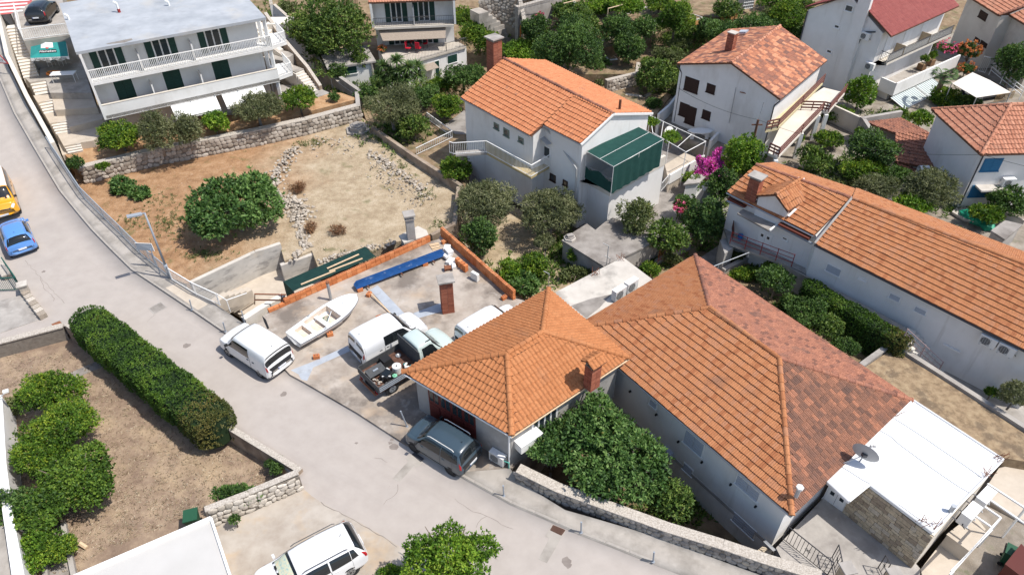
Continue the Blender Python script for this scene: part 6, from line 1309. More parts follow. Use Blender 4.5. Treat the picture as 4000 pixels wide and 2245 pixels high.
p=P('F',1450,590,DK);t=thing('cement_mixer_part',p,'rusty winch reel lying near blue sheets','winch');rod('drum',p+Vector((-.2,0,.18)),p+Vector((.2,.1,.18)),.16,RUST,t);rod('flange',p+Vector((.2,.1,.18)),p+Vector((.25,.11,.18)),.24,GALV,t);rod('flange',p+Vector((-.25,-.01,.18)),p+Vector((-.2,0,.18)),.22,RUST,t)
t=thing('plank_pile',P('F',1345,415,DK),'few pale boards stacked at far deck corner','boards')
for i in range(5):bar('board',P('F',1305+i*6,400+i*10,DK)+U3*(.03+.02*(i%2)),P('F',1375+i*4,385+i*10,DK)+U3*(.03+.02*(i%2)),.1,.03,WOODW,t)
p=P('F',1445,890,DK);t=thing('brick_chimney',p,'tall red brick chimney with concrete cap rising from the deck','chimney');chimney(t,p,.72,.6,2.25,.25,'slab',name='stack')
p=P('F',565,812,DK);t=thing('flue_pipe',p,'grey metal flue pipe standing beside the boat','pipe');rod('pipe',p,v2(p,HY('F',540,680,p.y).z),.1,GALV,t);rod('collar',v2(p,HY('F',540,685,p.y).z),v2(p,HY('F',540,675,p.y).z),.12,RUST,t)
sp=[P('F',1075,330,.55),P('F',1115,385,.55),P('F',1300,325,.55),P('F',1285,290,.55),P('F',1220,258,.55)];t=thing('chimney_shed',v2(sp[1],-1),'little white roofed shed with square grey chimney at field edge','shed');b=MB();b.prism([v2(q,0)for q in sp],.45,.57);b.o('roof',CONCW,t);b=MB();b.prism([v2(q,0)for q in inset(sp,.1)],-1.5,.45);b.o('wall',CONC,t)
cp=P('F',1170,345,.57);blk('stack',cp+U3*.8,(.52,.52,1.6),GREYR,t,.3);blk('chimney_band',cp+U3*1.62,(.66,.66,.07),CONC,t,.3);blk('chimney_top',cp+U3*1.75,(.5,.5,.2),CONC,t,.3);blk('chimney_cap',cp+U3*1.9,(.74,.74,.09),CONC,t,.3)
# ------------ street furniture
lpb=P('E',1283,648,.12);t=thing('street_lamp',lpb,'tall grey street lamp leaning over sidewalk fence','street lamp');zt=HY('E',1085,158,lpb.y).z;top=v2(lpb,zt);m=MB();m.tube(lpb,lpb+U3*1.1,.11,10);m.tube(lpb+U3*1.1,top,.075,10,.05);m.o('pole',GREYM,t,True);hd_=P('E',1020,175,zt+.02)
dd=(hd_-top);dd.z=0;dd.normalize();bar('arm',top,top+dd*.25,.06,.06,GREYM,t);bar('lamp_head',top+dd*.15,top+dd*.95+U3*.08,.28,.1,GREYM,t,'block');bar('lens',top+dd*.3-U3*.045,top+dd*.9+U3*.02,.2,.03,ACW,t);blk('door_panel',lpb+Vector((0,-.105,.7)),(.1,.02,.35),GALV,t)
sg0,sg1=P('E',1130,510,.12),P('E',1207,612,.12);t=thing('sign_board',(sg0+sg1)/2,'grey notice board seen from behind on two posts by fence','sign');za_,zb_=HY('E',1010,385,sg0.y).z,HY('E',1140,440,sg1.y).z
rod('post',sg1,v2(sg1,zb_+.1),.035,GREYM,t);rod('post',sg0,v2(sg0,za_),.035,GREYM,t);c=(v2(sg0,0)+v2(sg1,0))/2;zc=max(za_,zb_);bl=[P('E',1015,385,zc+.02),P('E',1140,390,zc+.02),P('E',1163,445,zc-.45),P('E',1035,435,zc-.45)];b=MB();o_=Vector((-.02,.03,0));b.add(bl+[v+o_ for v in bl],[(0,1,2,3),(7,6,5,4),(0,4,5,1),(1,5,6,2),(2,6,7,3),(3,7,4,0)]);b.o('panel',GREYM,t);rod('panel_edge',bl[0]+U3*.01,bl[1]+U3*.01,.025,ACW,t);rod('panel_edge',bl[1],bl[2],.02,ACW,t)
for i,(k,x,y,y2,x2,l)in enumerate((('E',1447,885,815,1428,'at pale cement slab on sidewalk'),('E',1700,1052,985,1680,'nearest the front of parked white van'),('E',1845,992,900,1820,'tall one at the stair head'),('J',1138,328,215,1090,'in front of workshop near truck shadow'),('J',1866,850,775,1862,'near green tap and block wall'),('K',520,1125,1050,522,'beside the street drain'),('K',1062,1345,1275,1070,'lowest on the curved sidewalk'))):
 p=PG(k,x,y,lambda a,b_:roadz(a,b_)+.12);tp_=HY(k,x2,y2,p.y+.02);t=thing('bollard',p,'thin grey steel bollard '+l,'bollard','bollards along the kerb');rod('post',p,v2(tp_,max(p.z+.6,tp_.z))if abs(tp_.x-p.x)<.6 else v2(p,p.z+.8),.035,GREYM,t);rod('cap',v2(tp_,max(p.z+.6,tp_.z))if abs(tp_.x-p.x)<.6 else v2(p,p.z+.8),(v2(tp_,max(p.z+.6,tp_.z))if abs(tp_.x-p.x)<.6 else v2(p,p.z+.8))+U3*.03,.045,GREYM,t);rod('foot',p,p+U3*.03,.08,GREYM,t)
wp=PG('A',65,560,sw);t=thing('warning_sign',wp,'red bordered triangular warning sign with two black arrows','road sign');zt=HY('A',62,500,wp.y).z;rod('post',wp,v2(wp,zt+.9),.03,GALV,t)
c=v2(wp,zt+.25)-Vector((0,.05,0));nrm=Vector((-.15,-1,.0)).normalized();rx_=Vector((nrm.y,-nrm.x,0))*-1;rx_=rx_ if rx_.x>0 else-rx_
def tri(sc,o):return[c+rx_*(-.5*sc)+nrm*o+U3*(.0+(1-sc)*.29),c+rx_*(.5*sc)+nrm*o+U3*(.0+(1-sc)*.29),c+nrm*o+U3*(.87*sc+(1-sc)*.29)]
SR=mat('sign_red',[(.55,.03,.03)],rough=.4)
a_,b__=tri(1,.012),tri(1,-.012);MO('plate',a_+b__,[(0,1,2),(5,4,3),(0,3,4,1),(1,4,5,2),(2,5,3,0)],SR,t);MO('sign_face',tri(.74,.016),[(0,1,2)],WHITEP,t)
for sx,up in((-.08,-1),(.08,1)):
 q=c+nrm*.02+rx_*sx+U3*.27;s=.13*up;MO('arrow',[q+rx_*-.018-U3*s,q+rx_*.018-U3*s,q+rx_*.018+U3*s*.4,q+rx_*.055+U3*s*.4,q+U3*s,q-rx_*.055+U3*s*.4,q-rx_*.018+U3*s*.4],[(0,1,2,3,4,5,6)],BLACK,t)
def grate(k,pts,n,label,m=STEELD,zz=.008):
 Q=[PG(kk,x,y,roadz)+U3*zz for kk,x,y in[(k,*p)for p in pts]];t=thing('drain_grate',Q[0],label,'drain');b=MB();b.prism(Q,Q[0].z-.01,None);b.o('frame',DARKHOLE,t)
 for i in range(n+1):bar('grate_bar',Q[0].lerp(Q[1],i/n)+U3*.006,Q[3].lerp(Q[2],i/n)+U3*.006,.028,.02,m,t)
 for a,c in((Q[0],Q[1]),(Q[3],Q[2])):bar('grate_edge',a+U3*.006,c+U3*.006,.05,.022,m,t)
grate('J',[(1178,540),(1195,525),(1262,570),(1240,592)],7,'steel drain grate beside the blue car');grate('K',[(292,1108),(312,1072),(398,1108),(370,1145)],8,'rusty drain grate on curved road near bollard',mat('dark_rust',[(.10,.055,.04)],rough=.9))
def cover(k,pts,label,m,inner=True):
 Q=[PG(k,x,y,roadz)+U3*.008 for x,y in pts];t=thing('manhole_cover',Q[0],label,'manhole cover');b=MB();b.prism(Q,Q[0].z-.012,None);b.o('frame',CONC,t);I=inset(Q,.07);b=MB();b.prism([v2(v,Q[0].z+.004)for v in I],Q[0].z-.002,None);b.o('lid',m,t)
 if inner:
  for i in range(1,4):bar('lid_rib',v2(lerp2(I[0],I[1],i/4),Q[0].z+.008),v2(lerp2(I[3],I[2],i/4),Q[0].z+.008),.03,.01,CONCD,t)
cover('E',[(1117,878),(1215,822),(1262,868),(1160,922)],'square concrete manhole cover in middle of road',CONCD);cover('E',[(372,995),(455,962),(496,1000),(405,1030)],'dark rusty cover plate at end of hedge',RUST,False);cover('J',[(580,1085),(665,1018),(712,1062),(625,1130)],'brown cover plate behind the white car',RUST,False)
for q in([('J',1125,565),('J',1175,525),('J',1275,575),('J',1215,640),('J',1190,625),('J',1080,745),('J',1025,720),('J',1145,590)],[('K',248,1150),('K',300,1065),('K',405,1110),('K',345,1215),('K',262,1355),('K',198,1325),('K',280,1170)]):
 V=[PG(*p,roadz)+U3*.004 for p in q];b=MB();b.prism(V,min(v.z for v in V)-.02,None);o=b.o('road_patch',PAVE);o['kind']='structure'
CRK=mat('crack_dark',[(.21,.185,.165)],rough=.95)
for i,q in enumerate(([('J',1065,765),('J',1060,820),('J',1040,850),('J',990,880),('J',925,945)],[('J',1490,870),('J',1560,925),('J',1630,965),('J',1740,1005),('J',1850,1060),('K',60,1130)],[('J',1735,1005),('J',1670,1050),('J',1640,1120)],[('J',480,900),('J',620,965),('J',770,1050),('J',950,1160),('J',1110,1255)],[('E',190,515),('E',300,640),('E',400,745),('E',505,850)],[('E',300,640),('E',330,720),('E',410,800),('E',390,850)],[('E',1100,980),('E',1160,930),('E',1190,915)],[('J',900,560),('J',980,590),('J',1010,610)],[('E',470,10),('E',540,100),('E',620,200)])):
 V,F=[],[];pts=[]
 for a,c in zip(q,q[1:]):
  A,C=PG(*a,roadz),PG(*c,roadz);n=max(2,int((C-A).length/.25))
  for k in range(n):p=A.lerp(C,k/n)+Vector((random.uniform(-.05,.05),random.uniform(-.05,.05),0));pts.append(Vector((p.x,p.y,roadz(p.x,p.y)+.0075)))
 for k,p in enumerate(pts):
  d=(pts[min(k+1,len(pts)-1)]-pts[max(k-1,0)]).normalized();w=random.uniform(.004,.011)*(2 if i==3 else 1);V+=[p+Vector((-d.y,d.x,0))*w,p-Vector((-d.y,d.x,0))*w]
 F=[(2*k,2*k+1,2*k+3,2*k+2)for k in range(len(pts)-1)];o=MO('road_crack',V,F,CRK);o['kind']='structure'
OILM=mat('oil_stain',[(.2,.17,.15),(.26,.225,.2)],3,.8)
for k,x,y,r in(('J',210,82,.2),('J',1040,482,.25),('J',1012,450,.12),('J',1025,425,.1),('E',1405,1155,.22),('K',410,1335,.22),('K',415,1365,.2),('V',400,840,.15),('J',755,452,.08)):
 c=PG(k,x,y,roadz);b=MB();b.prism([(c.x+r*random.uniform(.6,1.2)*math.cos(j*.7),c.y+r*random.uniform(.5,1.1)*math.sin(j*.7),c.z+.006)for j in range(9)],c.z-.01,None);o=b.o('road_stain',OILM);o['kind']='structure'
# ------------ vehicles
def paint(name,c,rough=.35):return mat(name,[c],rough=rough,spec=.5,coat=.7)
CARG=glass_mat('car_glass',(.012,.015,.017),.05);TYRE=mat('tyre_rubber',[(.018,.018,.019)],rough=.85);RIM=mat('alloy_rim',[(.32,.33,.34)],rough=.35,metal=.8);LAMPR=mat('tail_lamp_red',[(.38,.012,.015)],rough=.25,coat=.5);LAMPW=mat('head_lamp_clear',[(.6,.62,.64)],rough=.15,coat=.6);PLATE=mat('number_plate_white',[(.72,.73,.74)],rough=.4);PBLUE=mat('plate_blue',[(.02,.06,.3)],rough=.4);TRIM=mat('black_trim',[(.025,.026,.028)],rough=.6)
def cat4(a,b,c,d,t):return .5*((2*b)+(c-a)*t+(2*a-5*b+4*c-d)*t*t+(3*b-a-3*c+d)*t**3)
class Loft:
 """smooth body: stations (x, zb,wb, zs,ws, zt,wt) from tail to nose"""
 def __init__(s,st):s.st=np.array(st,float)
 def par(s,u):
  n=len(s.st);u=max(0,min(n-1.0001,u));i=int(u);t=u-i;g=lambda k:s.st[max(0,min(n-1,k))]
  p=cat4(g(i-1),g(i),g(i+1),g(i+2),t);lo,hi=np.minimum(g(i),g(i+1)),np.maximum(g(i),g(i+1));return np.clip(p,lo-.012,hi+.012)
 def ring(s,u):
  x,zb,wb,zs,ws,zt,wt=s.par(u);e=min(.11,(zt-zs)*.3+.01)
  h=[(wb*.6,zb),(wb,zb+.1),((wb+ws)/2+.025,(zb+zs)/2),(ws,zs),((ws+wt)/2+.05*(zt-zs),(zs+zt)/2+.01),(wt,zt-e),(wt*.8,zt-.005),(0,zt+.035)]
  return x,np.array(h+[(-y,z)for y,z in h[-2::-1]])
 def S(s,u,w):
  x,r=s.ring(u);w=max(0,min(13.9999,w));i=int(w);t=w-i;g=lambda k:r[max(0,min(14,k))]
  y,z=cat4(g(i-1),g(i),g(i+1),g(i+2),t);return Vector((x,y,z))
 def body(s,root,m,name='body'):
  n=len(s.st);us=np.linspace(0,n-1,(n-1)*3+1);ws=np.linspace(0,14,43);V=[s.S(u,w)for u in us for w in ws];k=len(ws);F=[]
  for i in range(len(us)-1):
   F+=[(i*k+j,i*k+j+1,(i+1)*k+j+1,(i+1)*k+j)for j in range(k-1)];F.append((i*k+k-1,i*k,(i+1)*k,(i+1)*k+k-1))
  F.append(tuple(range(k)));F.append(tuple(range((len(us)-1)*k,len(us)*k))[::-1]);return MO(name,V,F,m,root,True)
 def patch(s,root,name,m,c,nu=6,nw=8,o=.012):
  """c: four (u,w) corners, laid just above the body"""
  V=[];
  for i in range(nu+1):
   for j in range(nw+1):
    a,b=i/nu,j/nw;u=(c[0][0]*(1-a)+c[1][0]*a)*(1-b)+(c[3][0]*(1-a)+c[2][0]*a)*b;w=(c[0][1]*(1-a)+c[1][1]*a)*(1-b)+(c[3][1]*(1-a)+c[2][1]*a)*b
    p=s.S(u,w);du=s.S(u+.02,w)-s.S(u-.02,w);dw=s.S(u,w+.05)-s.S(u,w-.05);n=du.cross(dw)
    if n.length<1e-9:n=Vector((0,0,1))
    n.normalize();c0=Vector((p.x,0,.6));n=n if n.dot(p-c0)>0 else-n;V.append(p+n*o)
  F=[(i*(nw+1)+j,i*(nw+1)+j+1,(i+1)*(nw+1)+j+1,(i+1)*(nw+1)+j)for i in range(nu)for j in range(nw)];return MO(name,V,F,m,root,True)
def wheel(root,x,y,r,rim=RIM,w=.2):
 sg=1 if y>0 else-1;h=MB();h.tube((x,y-sg*.1,r),(x,y+sg*.035,r),r*1.17,20);h.o('wheel_arch',TRIM,root)
 m=MB();m.tube((x,y-sg*w,r),(x,y+sg*.03,r),r*.94,22);m.tube((x,y+sg*.03,r),(x,y+sg*.05,r),r*.94,22,r*.84);m.tube((x,y-sg*(w-.02),r),(x,y+sg*.02,r),r,22);t=m.o('wheel',TYRE,root,False)
 k=MB();k.tube((x,y+sg*.045,r),(x,y+sg*.058,r),r*.64,18,r*.58)
 k.o('rim',rim,t);b=MB()
 for i in range(5):an=i*1.2566;b.box((x+math.cos(an)*r*.38,y+sg*.06,r+math.sin(an)*r*.38),(.05,.006,.05))
 b.tube((x,y+sg*.058,r),(x,y+sg*.066,r),r*.14,10);b.o('hub',TRIM,t)
def stations(L,W,H,belt,hood,xr,xf,xc,tw=.71,tail=.3):
 h,r,f=W/2,-L/2,L/2
 return[(r,.40,h*.74,belt*.72,h*.78,belt*.78,h*.66),(r+.07,.30,h*.92,belt*.96,h*.93,belt+.03,h*.82),(r+tail*.45+.04,.24,h*.985,belt,h*.985,(belt+H)/2+.05,h*(tw+.07)),(xr,.22,h,belt,h,H-.05,h*(tw-.03)),(xr+.35,.22,h,belt,h,H-.01,h*tw),((xr+xf)/2,.22,h,belt-.02,h,H+.01,h*(tw+.01)),(xf,.22,h,belt-.03,h*.995,H-.06,h*(tw-.01)),(xc,.22,h,belt-.04,h*.98,hood+.04,h*.8),((xc+f)/2+.06,.22,h*.99,hood-.1,h*.955,hood-.01,h*.74),(f-.16,.26,h*.92,hood-.24,h*.87,hood-.14,h*.62),(f,.36,h*.70,hood-.44,h*.68,hood-.38,h*.5)]
def car(name,label,cat_,pos,head,col,L,W,H,belt,hood,xr,xf,xc,wb,r=.3,tw=.71,tail=.3,van=False,rails=None,rear_white=False,rim=RIM,cladding=False,glassy=2,ant=True,shade=None,front_lamp=LAMPW):
 t=thing(name,pos,label,cat_,None,math.atan2(head[1],head[0]));lf=Loft(stations(L,W,H,belt,hood,xr,xf,xc,tw,tail));lf.body(t,col);h=W/2
 lf.patch(t,'windscreen',CARG,[(6.08,5.15),(6.08,8.85),(6.93,9.55),(6.93,4.45)])
 if shade:lf.patch(t,'sun_shade',shade,[(6.2,5.6),(6.2,8.6),(6.8,9.2),(6.8,5.0)],o=.018)
 if van and not rear_white:
  for a,b in((4.55,6.85),(7.15,9.45)):lf.patch(t,'rear_window',CARG,[(1.75,a),(1.75,b),(2.75,b),(2.75,a)],3,5)
 else:lf.patch(t,'rear_window',CARG,[(1.35,4.7),(1.35,9.3),(2.8,9.0),(2.8,5.0)])
 for sg in(0,1):
  w_=(lambda w:w)if sg==0 else(lambda w:14-w)
  lf.patch(t,'side_window',CARG,[(5.02,w_(3.2)),(6.72,w_(3.2)),(6.06,w_(4.75)),(5.02,w_(4.75))])
  if glassy>1:lf.patch(t,'side_window',CARG,[(3.75,w_(3.25)),(4.95,w_(3.2)),(4.95,w_(4.75)),(3.75,w_(4.72))])
  if glassy>2:lf.patch(t,'side_window',CARG,[(2.7,w_(3.45)),(3.68,w_(3.3)),(3.68,w_(4.7)),(3.1,w_(4.6))])
  if glassy==1:lf.patch(t,'side_panel',col,[(3.3,w_(3.2)),(4.85,w_(3.2)),(4.85,w_(4.6)),(3.3,w_(4.6))],o=.014)
  lf.patch(t,'tail_lamp',LAMPR,[(.75,w_(2.6)),(1.5,w_(2.6)),(2.2,w_(4.0)),(1.2,w_(4.0))],3,3);lf.patch(t,'head_lamp',front_lamp,[(8.75,w_(3.05)),(9.75,w_(3.0)),(9.55,w_(4.6)),(8.7,w_(4.3))],3,3)
  for u in(3.7 if not van else 3.2,5.0,6.75):lf.patch(t,'door_seam',TRIM,[(u-.012,w_(1.1)),(u+.012,w_(1.1)),(u+.012,w_(3.15)),(u-.012,w_(3.15))],1,6,.004)
  y=(-1 if sg else 1)*(h+.09);m=MB();m.box((xc-.18,y,belt+.08),(.1,.17,.13));m.o('mirror',TRIM if van or cladding else col,t)
  for u in(4.75,6.2 if not van else 5.15):p=lf.S(u,w_(2.85));m=MB();m.box((p.x,p.y+(-.01 if sg else .01),p.z),(.16,.03,.03));m.o('door_handle',col if not van else TRIM,t)
  if cladding or van:lf.patch(t,'side_trim',TRIM,[(1.2,w_(.7)),(9.0,w_(.7)),(9.0,w_(1.25)),(1.2,w_(1.25))],12,2,.008)
  for x in(-wb/2,wb/2):wheel(t,x,(-1 if sg else 1)*(h-.02),r,rim)
 lf.patch(t,'rear_bumper',TRIM if(van or cladding)else col,[(.02,1.0),(.02,13.0),(.95,13.2),(.95,.8)],3,14,.02);lf.patch(t,'front_bumper',TRIM if(van or cladding)else col,[(9.6,.8),(9.6,13.2),(9.98,12.8),(9.98,1.2)],3,14,.012);lf.patch(t,'grille',TRIM,[(9.75,4.6),(9.75,9.4),(9.98,9.0),(9.98,5.0)],2,6,.014)
 m=MB();m.box((-L/2-.03,0,belt*.72),(.02,.52,.115));m.o('number_plate',PLATE,t);m=MB();m.box((-L/2-.042,.235,belt*.72),(.004,.045,.112));m.o('plate_band',PBLUE,t);m=MB();m.box((L/2+.02,0,.45),(.02,.52,.115));m.o('number_plate',PLATE,t)
 if rails:
  for sg in(-1,1):m=MB();m.path([(xr+.25,sg*h*(tw+.03),H-.02),(xr+.35,sg*h*(tw+.03),H+.05),(xf-.25,sg*h*(tw+.03),H+.05),(xf-.1,sg*h*(tw+.03),H-.02)],.02);m.o('roof_rail',rails,t)
 if ant:m=MB();m.tube((xr+.35,0,H),(xr+.2,0,H+.14),.012,5);m.o('antenna',TRIM,t)
 m=MB();m.path([(xc-.02,-h*.5,hood+.075),(xc-.25,h*.0,hood+.2)],.012,4);m.path([(xc-.02,h*.15,hood+.075),(xc-.25,h*.55,hood+.2)],.012,4);m.o('wiper',TRIM,t)
 m=MB();m.box((0,0,.2),(L*.86,W*.8,.1));m.o('underbody',TRIM,t);return t
def by_wheels(front,rear,W,side=1,z=0.0):
 """side +1: the wheels seen are on the vehicle's left"""
 f,r=P(*front,z),P(*rear,z);h=(f-r);h.z=0;h.normalize();rt=Vector((h.y,-h.x,0))*side;c=(f+r)/2+rt*(W/2-.08);return v2(c,z),h
pos,hd=by_wheels(('J',1203,508),('J',1472,678),1.66,1,.03)
car('small_blue_car','blue-grey small crossover car parked before workshop door','car',pos,hd,paint('blue_grey_paint',(.042,.068,.09),.3),3.7,1.68,1.58,.92,.98,-1.5,.42,1.02,2.3,.31,rails=ACW,cladding=True,glassy=3,rim=TRIM)
pos,hd=by_wheels(('E',1738,1232),('F',45,1388),1.8,1,0)
car('white_van','white delivery van parked nose up at kerb beside boat','van',pos,hd,paint('van_white_a',(.74,.74,.73)),4.4,1.8,1.83,1.0,1.05,-2.02,.55,1.28,2.68,.31,.86,.22,True,glassy=1,rear_white=True)
ra,rb=P('F',795,1172,1.8),P('F',1060,1035,1.8);hd=(rb-ra);hd.z=0;hd.normalize();rt=Vector((hd.y,-hd.x,0));ro=ra-rt*.75
car('white_van','white panel van backed beside pickup truck on deck','van',v2(ro+hd*2.05,DK),hd,paint('van_white_b',(.75,.75,.745)),4.3,1.72,1.82,1.0,1.0,-1.98,.45,1.2,2.7,.31,.86,.22,True,glassy=1)
ra,rb=P('F',1498,1005,1.8),P('F',1750,860,1.8);hd=(rb-ra);hd.z=0;hd.normalize();rt=Vector((hd.y,-hd.x,0));ro=ra+rt*.72
car('white_van','white van half hidden behind workshop roof','van',v2(ro+hd*2.05,DK),hd,paint('van_white_c',(.75,.75,.745)),4.3,1.72,1.82,1.0,1.0,-1.98,.45,1.2,2.7,.31,.86,.22,True,glassy=1)
rw=PG('J',716,1445,drivez);rr0,rr1=P('J',695,1075,1.45),P('J',785,1245,1.45);ax_=(rr1-rr0);ax_.z=0;hd=Vector((ax_.y,-ax_.x,0)).normalized();hd=hd if hd.x<0 else-hd;lt=Vector((-hd.y,hd.x,0));pc=rw-lt*.84+hd*1.34
sv=car('white_suv','white estate car with patterned sunshade at bottom edge','car',v2(pc,drivez(pc.x,pc.y)+.01),hd,paint('suv_white',(.76,.76,.76)),4.48,1.84,1.66,1.0,1.06,-1.75,.5,1.3,2.68,.36,.72,.42,rails=STEELD,glassy=3,shade=mat('patterned_sunshade',[(.35,.5,.48),(.62,.66,.5),(.75,.62,.4)],9,.8))
ra,rb=P('V',118,735,.12),P('V',355,655,.12);mid=(ra+rb)/2;ax_=(rb-ra);hd=Vector((-ax_.y,ax_.x,0)).normalized();hd=hd if hd.y>0 else-hd
zr_=roadz(mid.x,mid.y);car('blue_hatchback','bright blue hatchback parked at left edge','car',v2(mid+hd*1.92,zr_+.02),hd,paint('sky_blue_paint',(.105,.27,.62)),3.84,1.66,1.48,.92,.95,-1.45,.35,1.0,2.46,.29,glassy=2)
fa,fb=P('V',-60,420,.45),P('V',200,345,.45);mid=(fa+fb)/2;ax_=(fb-fa);hd=Vector((ax_.y,-ax_.x,0)).normalized();hd=hd if hd.y<0 else-hd
zr_=roadz(mid.x,mid.y+2);yv=car('yellow_van','yellow van with white roof standing at left edge','van',v2(mid-hd*2.4,zr_),hd,paint('van_yellow',(.72,.33,.01)),4.78,1.9,1.95,1.1,1.15,-2.2,1.0,1.75,3.1,.33,.84,.22,True,glassy=2)
lf=Loft(stations(4.78,1.9,1.95,1.1,1.15,-2.2,1.0,1.75,.84,.22));lf.patch(yv,'white_roof',paint('roof_white',(.78,.78,.78)),[(2.9,4.9),(6.02,4.9),(6.02,9.1),(2.9,9.1)],12,10,.02)
ra,rb=P('A',212,150,5.85),P('A',345,160,5.85);mid=(ra+rb)/2;hd=(P('A',428,95,5.7)-P('A',368,172,5.7));hd.z=0;hd.normalize()
car('black_hatchback','black hatchback parked on upper car park','car',v2(mid+hd*1.9,5.41),hd,paint('black_paint',(.016,.017,.02)),3.95,1.72,1.5,.95,.98,-1.5,.4,1.05,2.55,.31,glassy=3)
# ------------ pickup truck
MINT=paint('pale_mint_paint',(.50,.58,.55));tl,tr_=P('U',160,860,1.15),P('U',480,1165,1.15);hd=P('U',790,500,1.15)-tl;hd.z=0;hd.normalize();ac_=(tr_-tl).length
Wt=1.95;mid=(tl+tr_)/2;TK=thing('pickup_truck',v2(mid,DK),'pale green pickup truck with loaded dropside bed beside workshop','truck',None,math.atan2(hd.y,hd.x))
BEDM=mat('bed_dark_steel',[(.05,.055,.06),(.085,.085,.085)],5,.7);BEDF=mat('bed_rusty_floor',[(.07,.035,.025),(.12,.06,.042),(.16,.1,.075)],5,.9)
m=MB();m.box((1.3,0,.72),(2.6,Wt,.06));m.o('bed_floor',BEDF,TK)
for y,nm in((-Wt/2,'bed_side'),(Wt/2,'bed_side')):
 m=MB();m.box((1.3,y,.95),(2.6,.04,.4));m.o(nm,BEDM,TK)
 for k in range(3):m=MB();m.box((1.3,y+(-.03 if y<0 else .03),.83+k*.12),(2.56,.03,.05));m.o('side_rib',GREYM,TK)
m=MB();m.box((.0,0,.95),(.04,Wt+.04,.4));m.o('tailgate',BEDM,TK);m=MB();m.box((2.62,0,1.3),(.05,Wt,1.15));m.o('headboard',BEDM,TK);m=MB();m.box((2.2,0,.5),(4.4,.8,.2));m.o('chassis',TRIM,TK)
m=MB();m.box((-.1,0,.48),(.08,1.5,.1));m.o('rear_bumper',RUST,TK)
cs=[(2.72,.35,.84,.95,.86,1.6,.8),(2.74,.3,.86,.98,.88,1.82,.74),(2.85,.28,.87,.98,.88,1.92,.70),(3.2,.28,.87,.98,.88,1.95,.71),(3.6,.28,.87,.97,.88,1.9,.70),(4.25,.28,.87,.96,.87,1.16,.78),(4.75,.28,.87,1.0,.85,1.06,.72),(5.1,.32,.82,.8,.8,.9,.62),(5.2,.36,.7,.62,.7,.66,.55)]
lf=Loft(cs);lf.body(TK,MINT,'cab');lf.patch(TK,'windscreen',CARG,[(4.06,5.1),(4.06,8.9),(4.93,9.6),(4.93,4.4)])
for w_ in(lambda w:w,lambda w:14-w):lf.patch(TK,'side_window',CARG,[(2.3,w_(3.25)),(4.65,w_(3.2)),(4.05,w_(4.75)),(2.3,w_(4.75))]);lf.patch(TK,'head_lamp',LAMPW,[(6.6,w_(3.1)),(7.5,w_(3.0)),(7.4,w_(4.5)),(6.5,w_(4.3))],3,3);lf.patch(TK,'door_seam',TRIM,[(2.1,w_(1.1)),(2.14,w_(1.1)),(2.14,w_(4.9)),(2.1,w_(4.9))],1,6,.004)
for sg in(-1,1):
 m=MB();m.box((4.0,sg*1.02,1.15),(.1,.2,.22));m.o('mirror',TRIM,TK)
 for x in(.85,4.4):wheel(TK,x,sg*.82,.34,GALV,.22)
 m=MB();m.box((-.03,sg*.7,.55),(.03,.25,.1));m.o('tail_lamp',LAMPR,TK)
for x,y in((3.05,-.62),(3.05,.62)):m=MB();m.box((x+.4,y,1.97),(.3,.05,.03));m.o('roof_bar',TRIM,TK)
tm=Matrix.Translation(v2(mid,DK))@Matrix.Rotation(math.atan2(hd.y,hd.x),4,'Z');tw_=lambda x,y,z:tm@Vector((x,y,z));rzt=math.atan2(hd.y,hd.x)
t=thing('black_crate',tw_(1.45,.55,.76),'black plastic crate upside down on truck bed','crate');b=MB();c0=tw_(1.45,.55,.76);V=[]
for z,s in((0,.32),(.38,.24)):
 for x,y in((-1,-1),(1,-1),(1,1),(-1,1)):q=Vector((x*s,y*s,0));q.rotate(Matrix.Rotation(rzt,3,'Z'));V.append(c0+q+U3*z)
b.add(V,[(3,2,1,0),(4,5,6,7),(0,1,5,4),(1,2,6,5),(2,3,7,6),(3,0,4,7)]);b.o('tub',BLACK,t);blk('rim',c0+U3*.03,(.7,.7,.05),BLACK,t,rzt)
c0=tw_(1.55,-.35,.76);t=thing('cable_drum',c0,'white plastic drum with open top on truck bed','drum');m=MB();m.tube(c0,c0+U3*.42,.24,20);m.o('drum_body',ACW,t,False);rod('drum_hole',c0+U3*.42,c0+U3*.425,.08,RUST,t);rod('rim',c0+U3*.4,c0+U3*.43,.245,WHITEP,t);rod('drum_hole_dark',c0+U3*.426,c0+U3*.434,.06,DARKHOLE,t)
c0=tw_(.85,-.45,.76);t=thing('television',c0,'old grey television set lying on truck load','television');blk('case',c0+U3*.24,(.55,.5,.44),BLACK,t,rzt+.3,'block');bar('bezel',c0+U3*.42+Vector((-.2,-.22,0)),c0+U3*.42+Vector((.25,-.2,0)),.05,.08,ACW,t);blk('screen',c0+U3*.465,(.4,.36,.02),CARG,t,rzt+.3)
c0=tw_(.6,.2,.78);t=thing('plastic_sheet',c0,'flat dark grey plastic panel among scrap on truck bed','panel');blk('panel_sheet',c0+U3*.3,(1.0,.55,.04),BEDM,t,rzt,rot=Matrix.Rotation(rzt,3,'Z').to_quaternion()@Matrix.Rotation(.22,3,'X').to_quaternion());blk('panel_lip',c0+U3*.34,(.3,.1,.05),GREYM,t,rzt)
c0=tw_(1.1,-.1,.76);t=thing('white_box',c0,'small white box on truck bed beside dark panel','box');blk('box_body',c0+U3*.12,(.2,.2,.24),WHITEP,t,rzt+.2,'block');blk('box_lid',c0+U3*.25,(.21,.21,.03),ACW,t,rzt+.2)
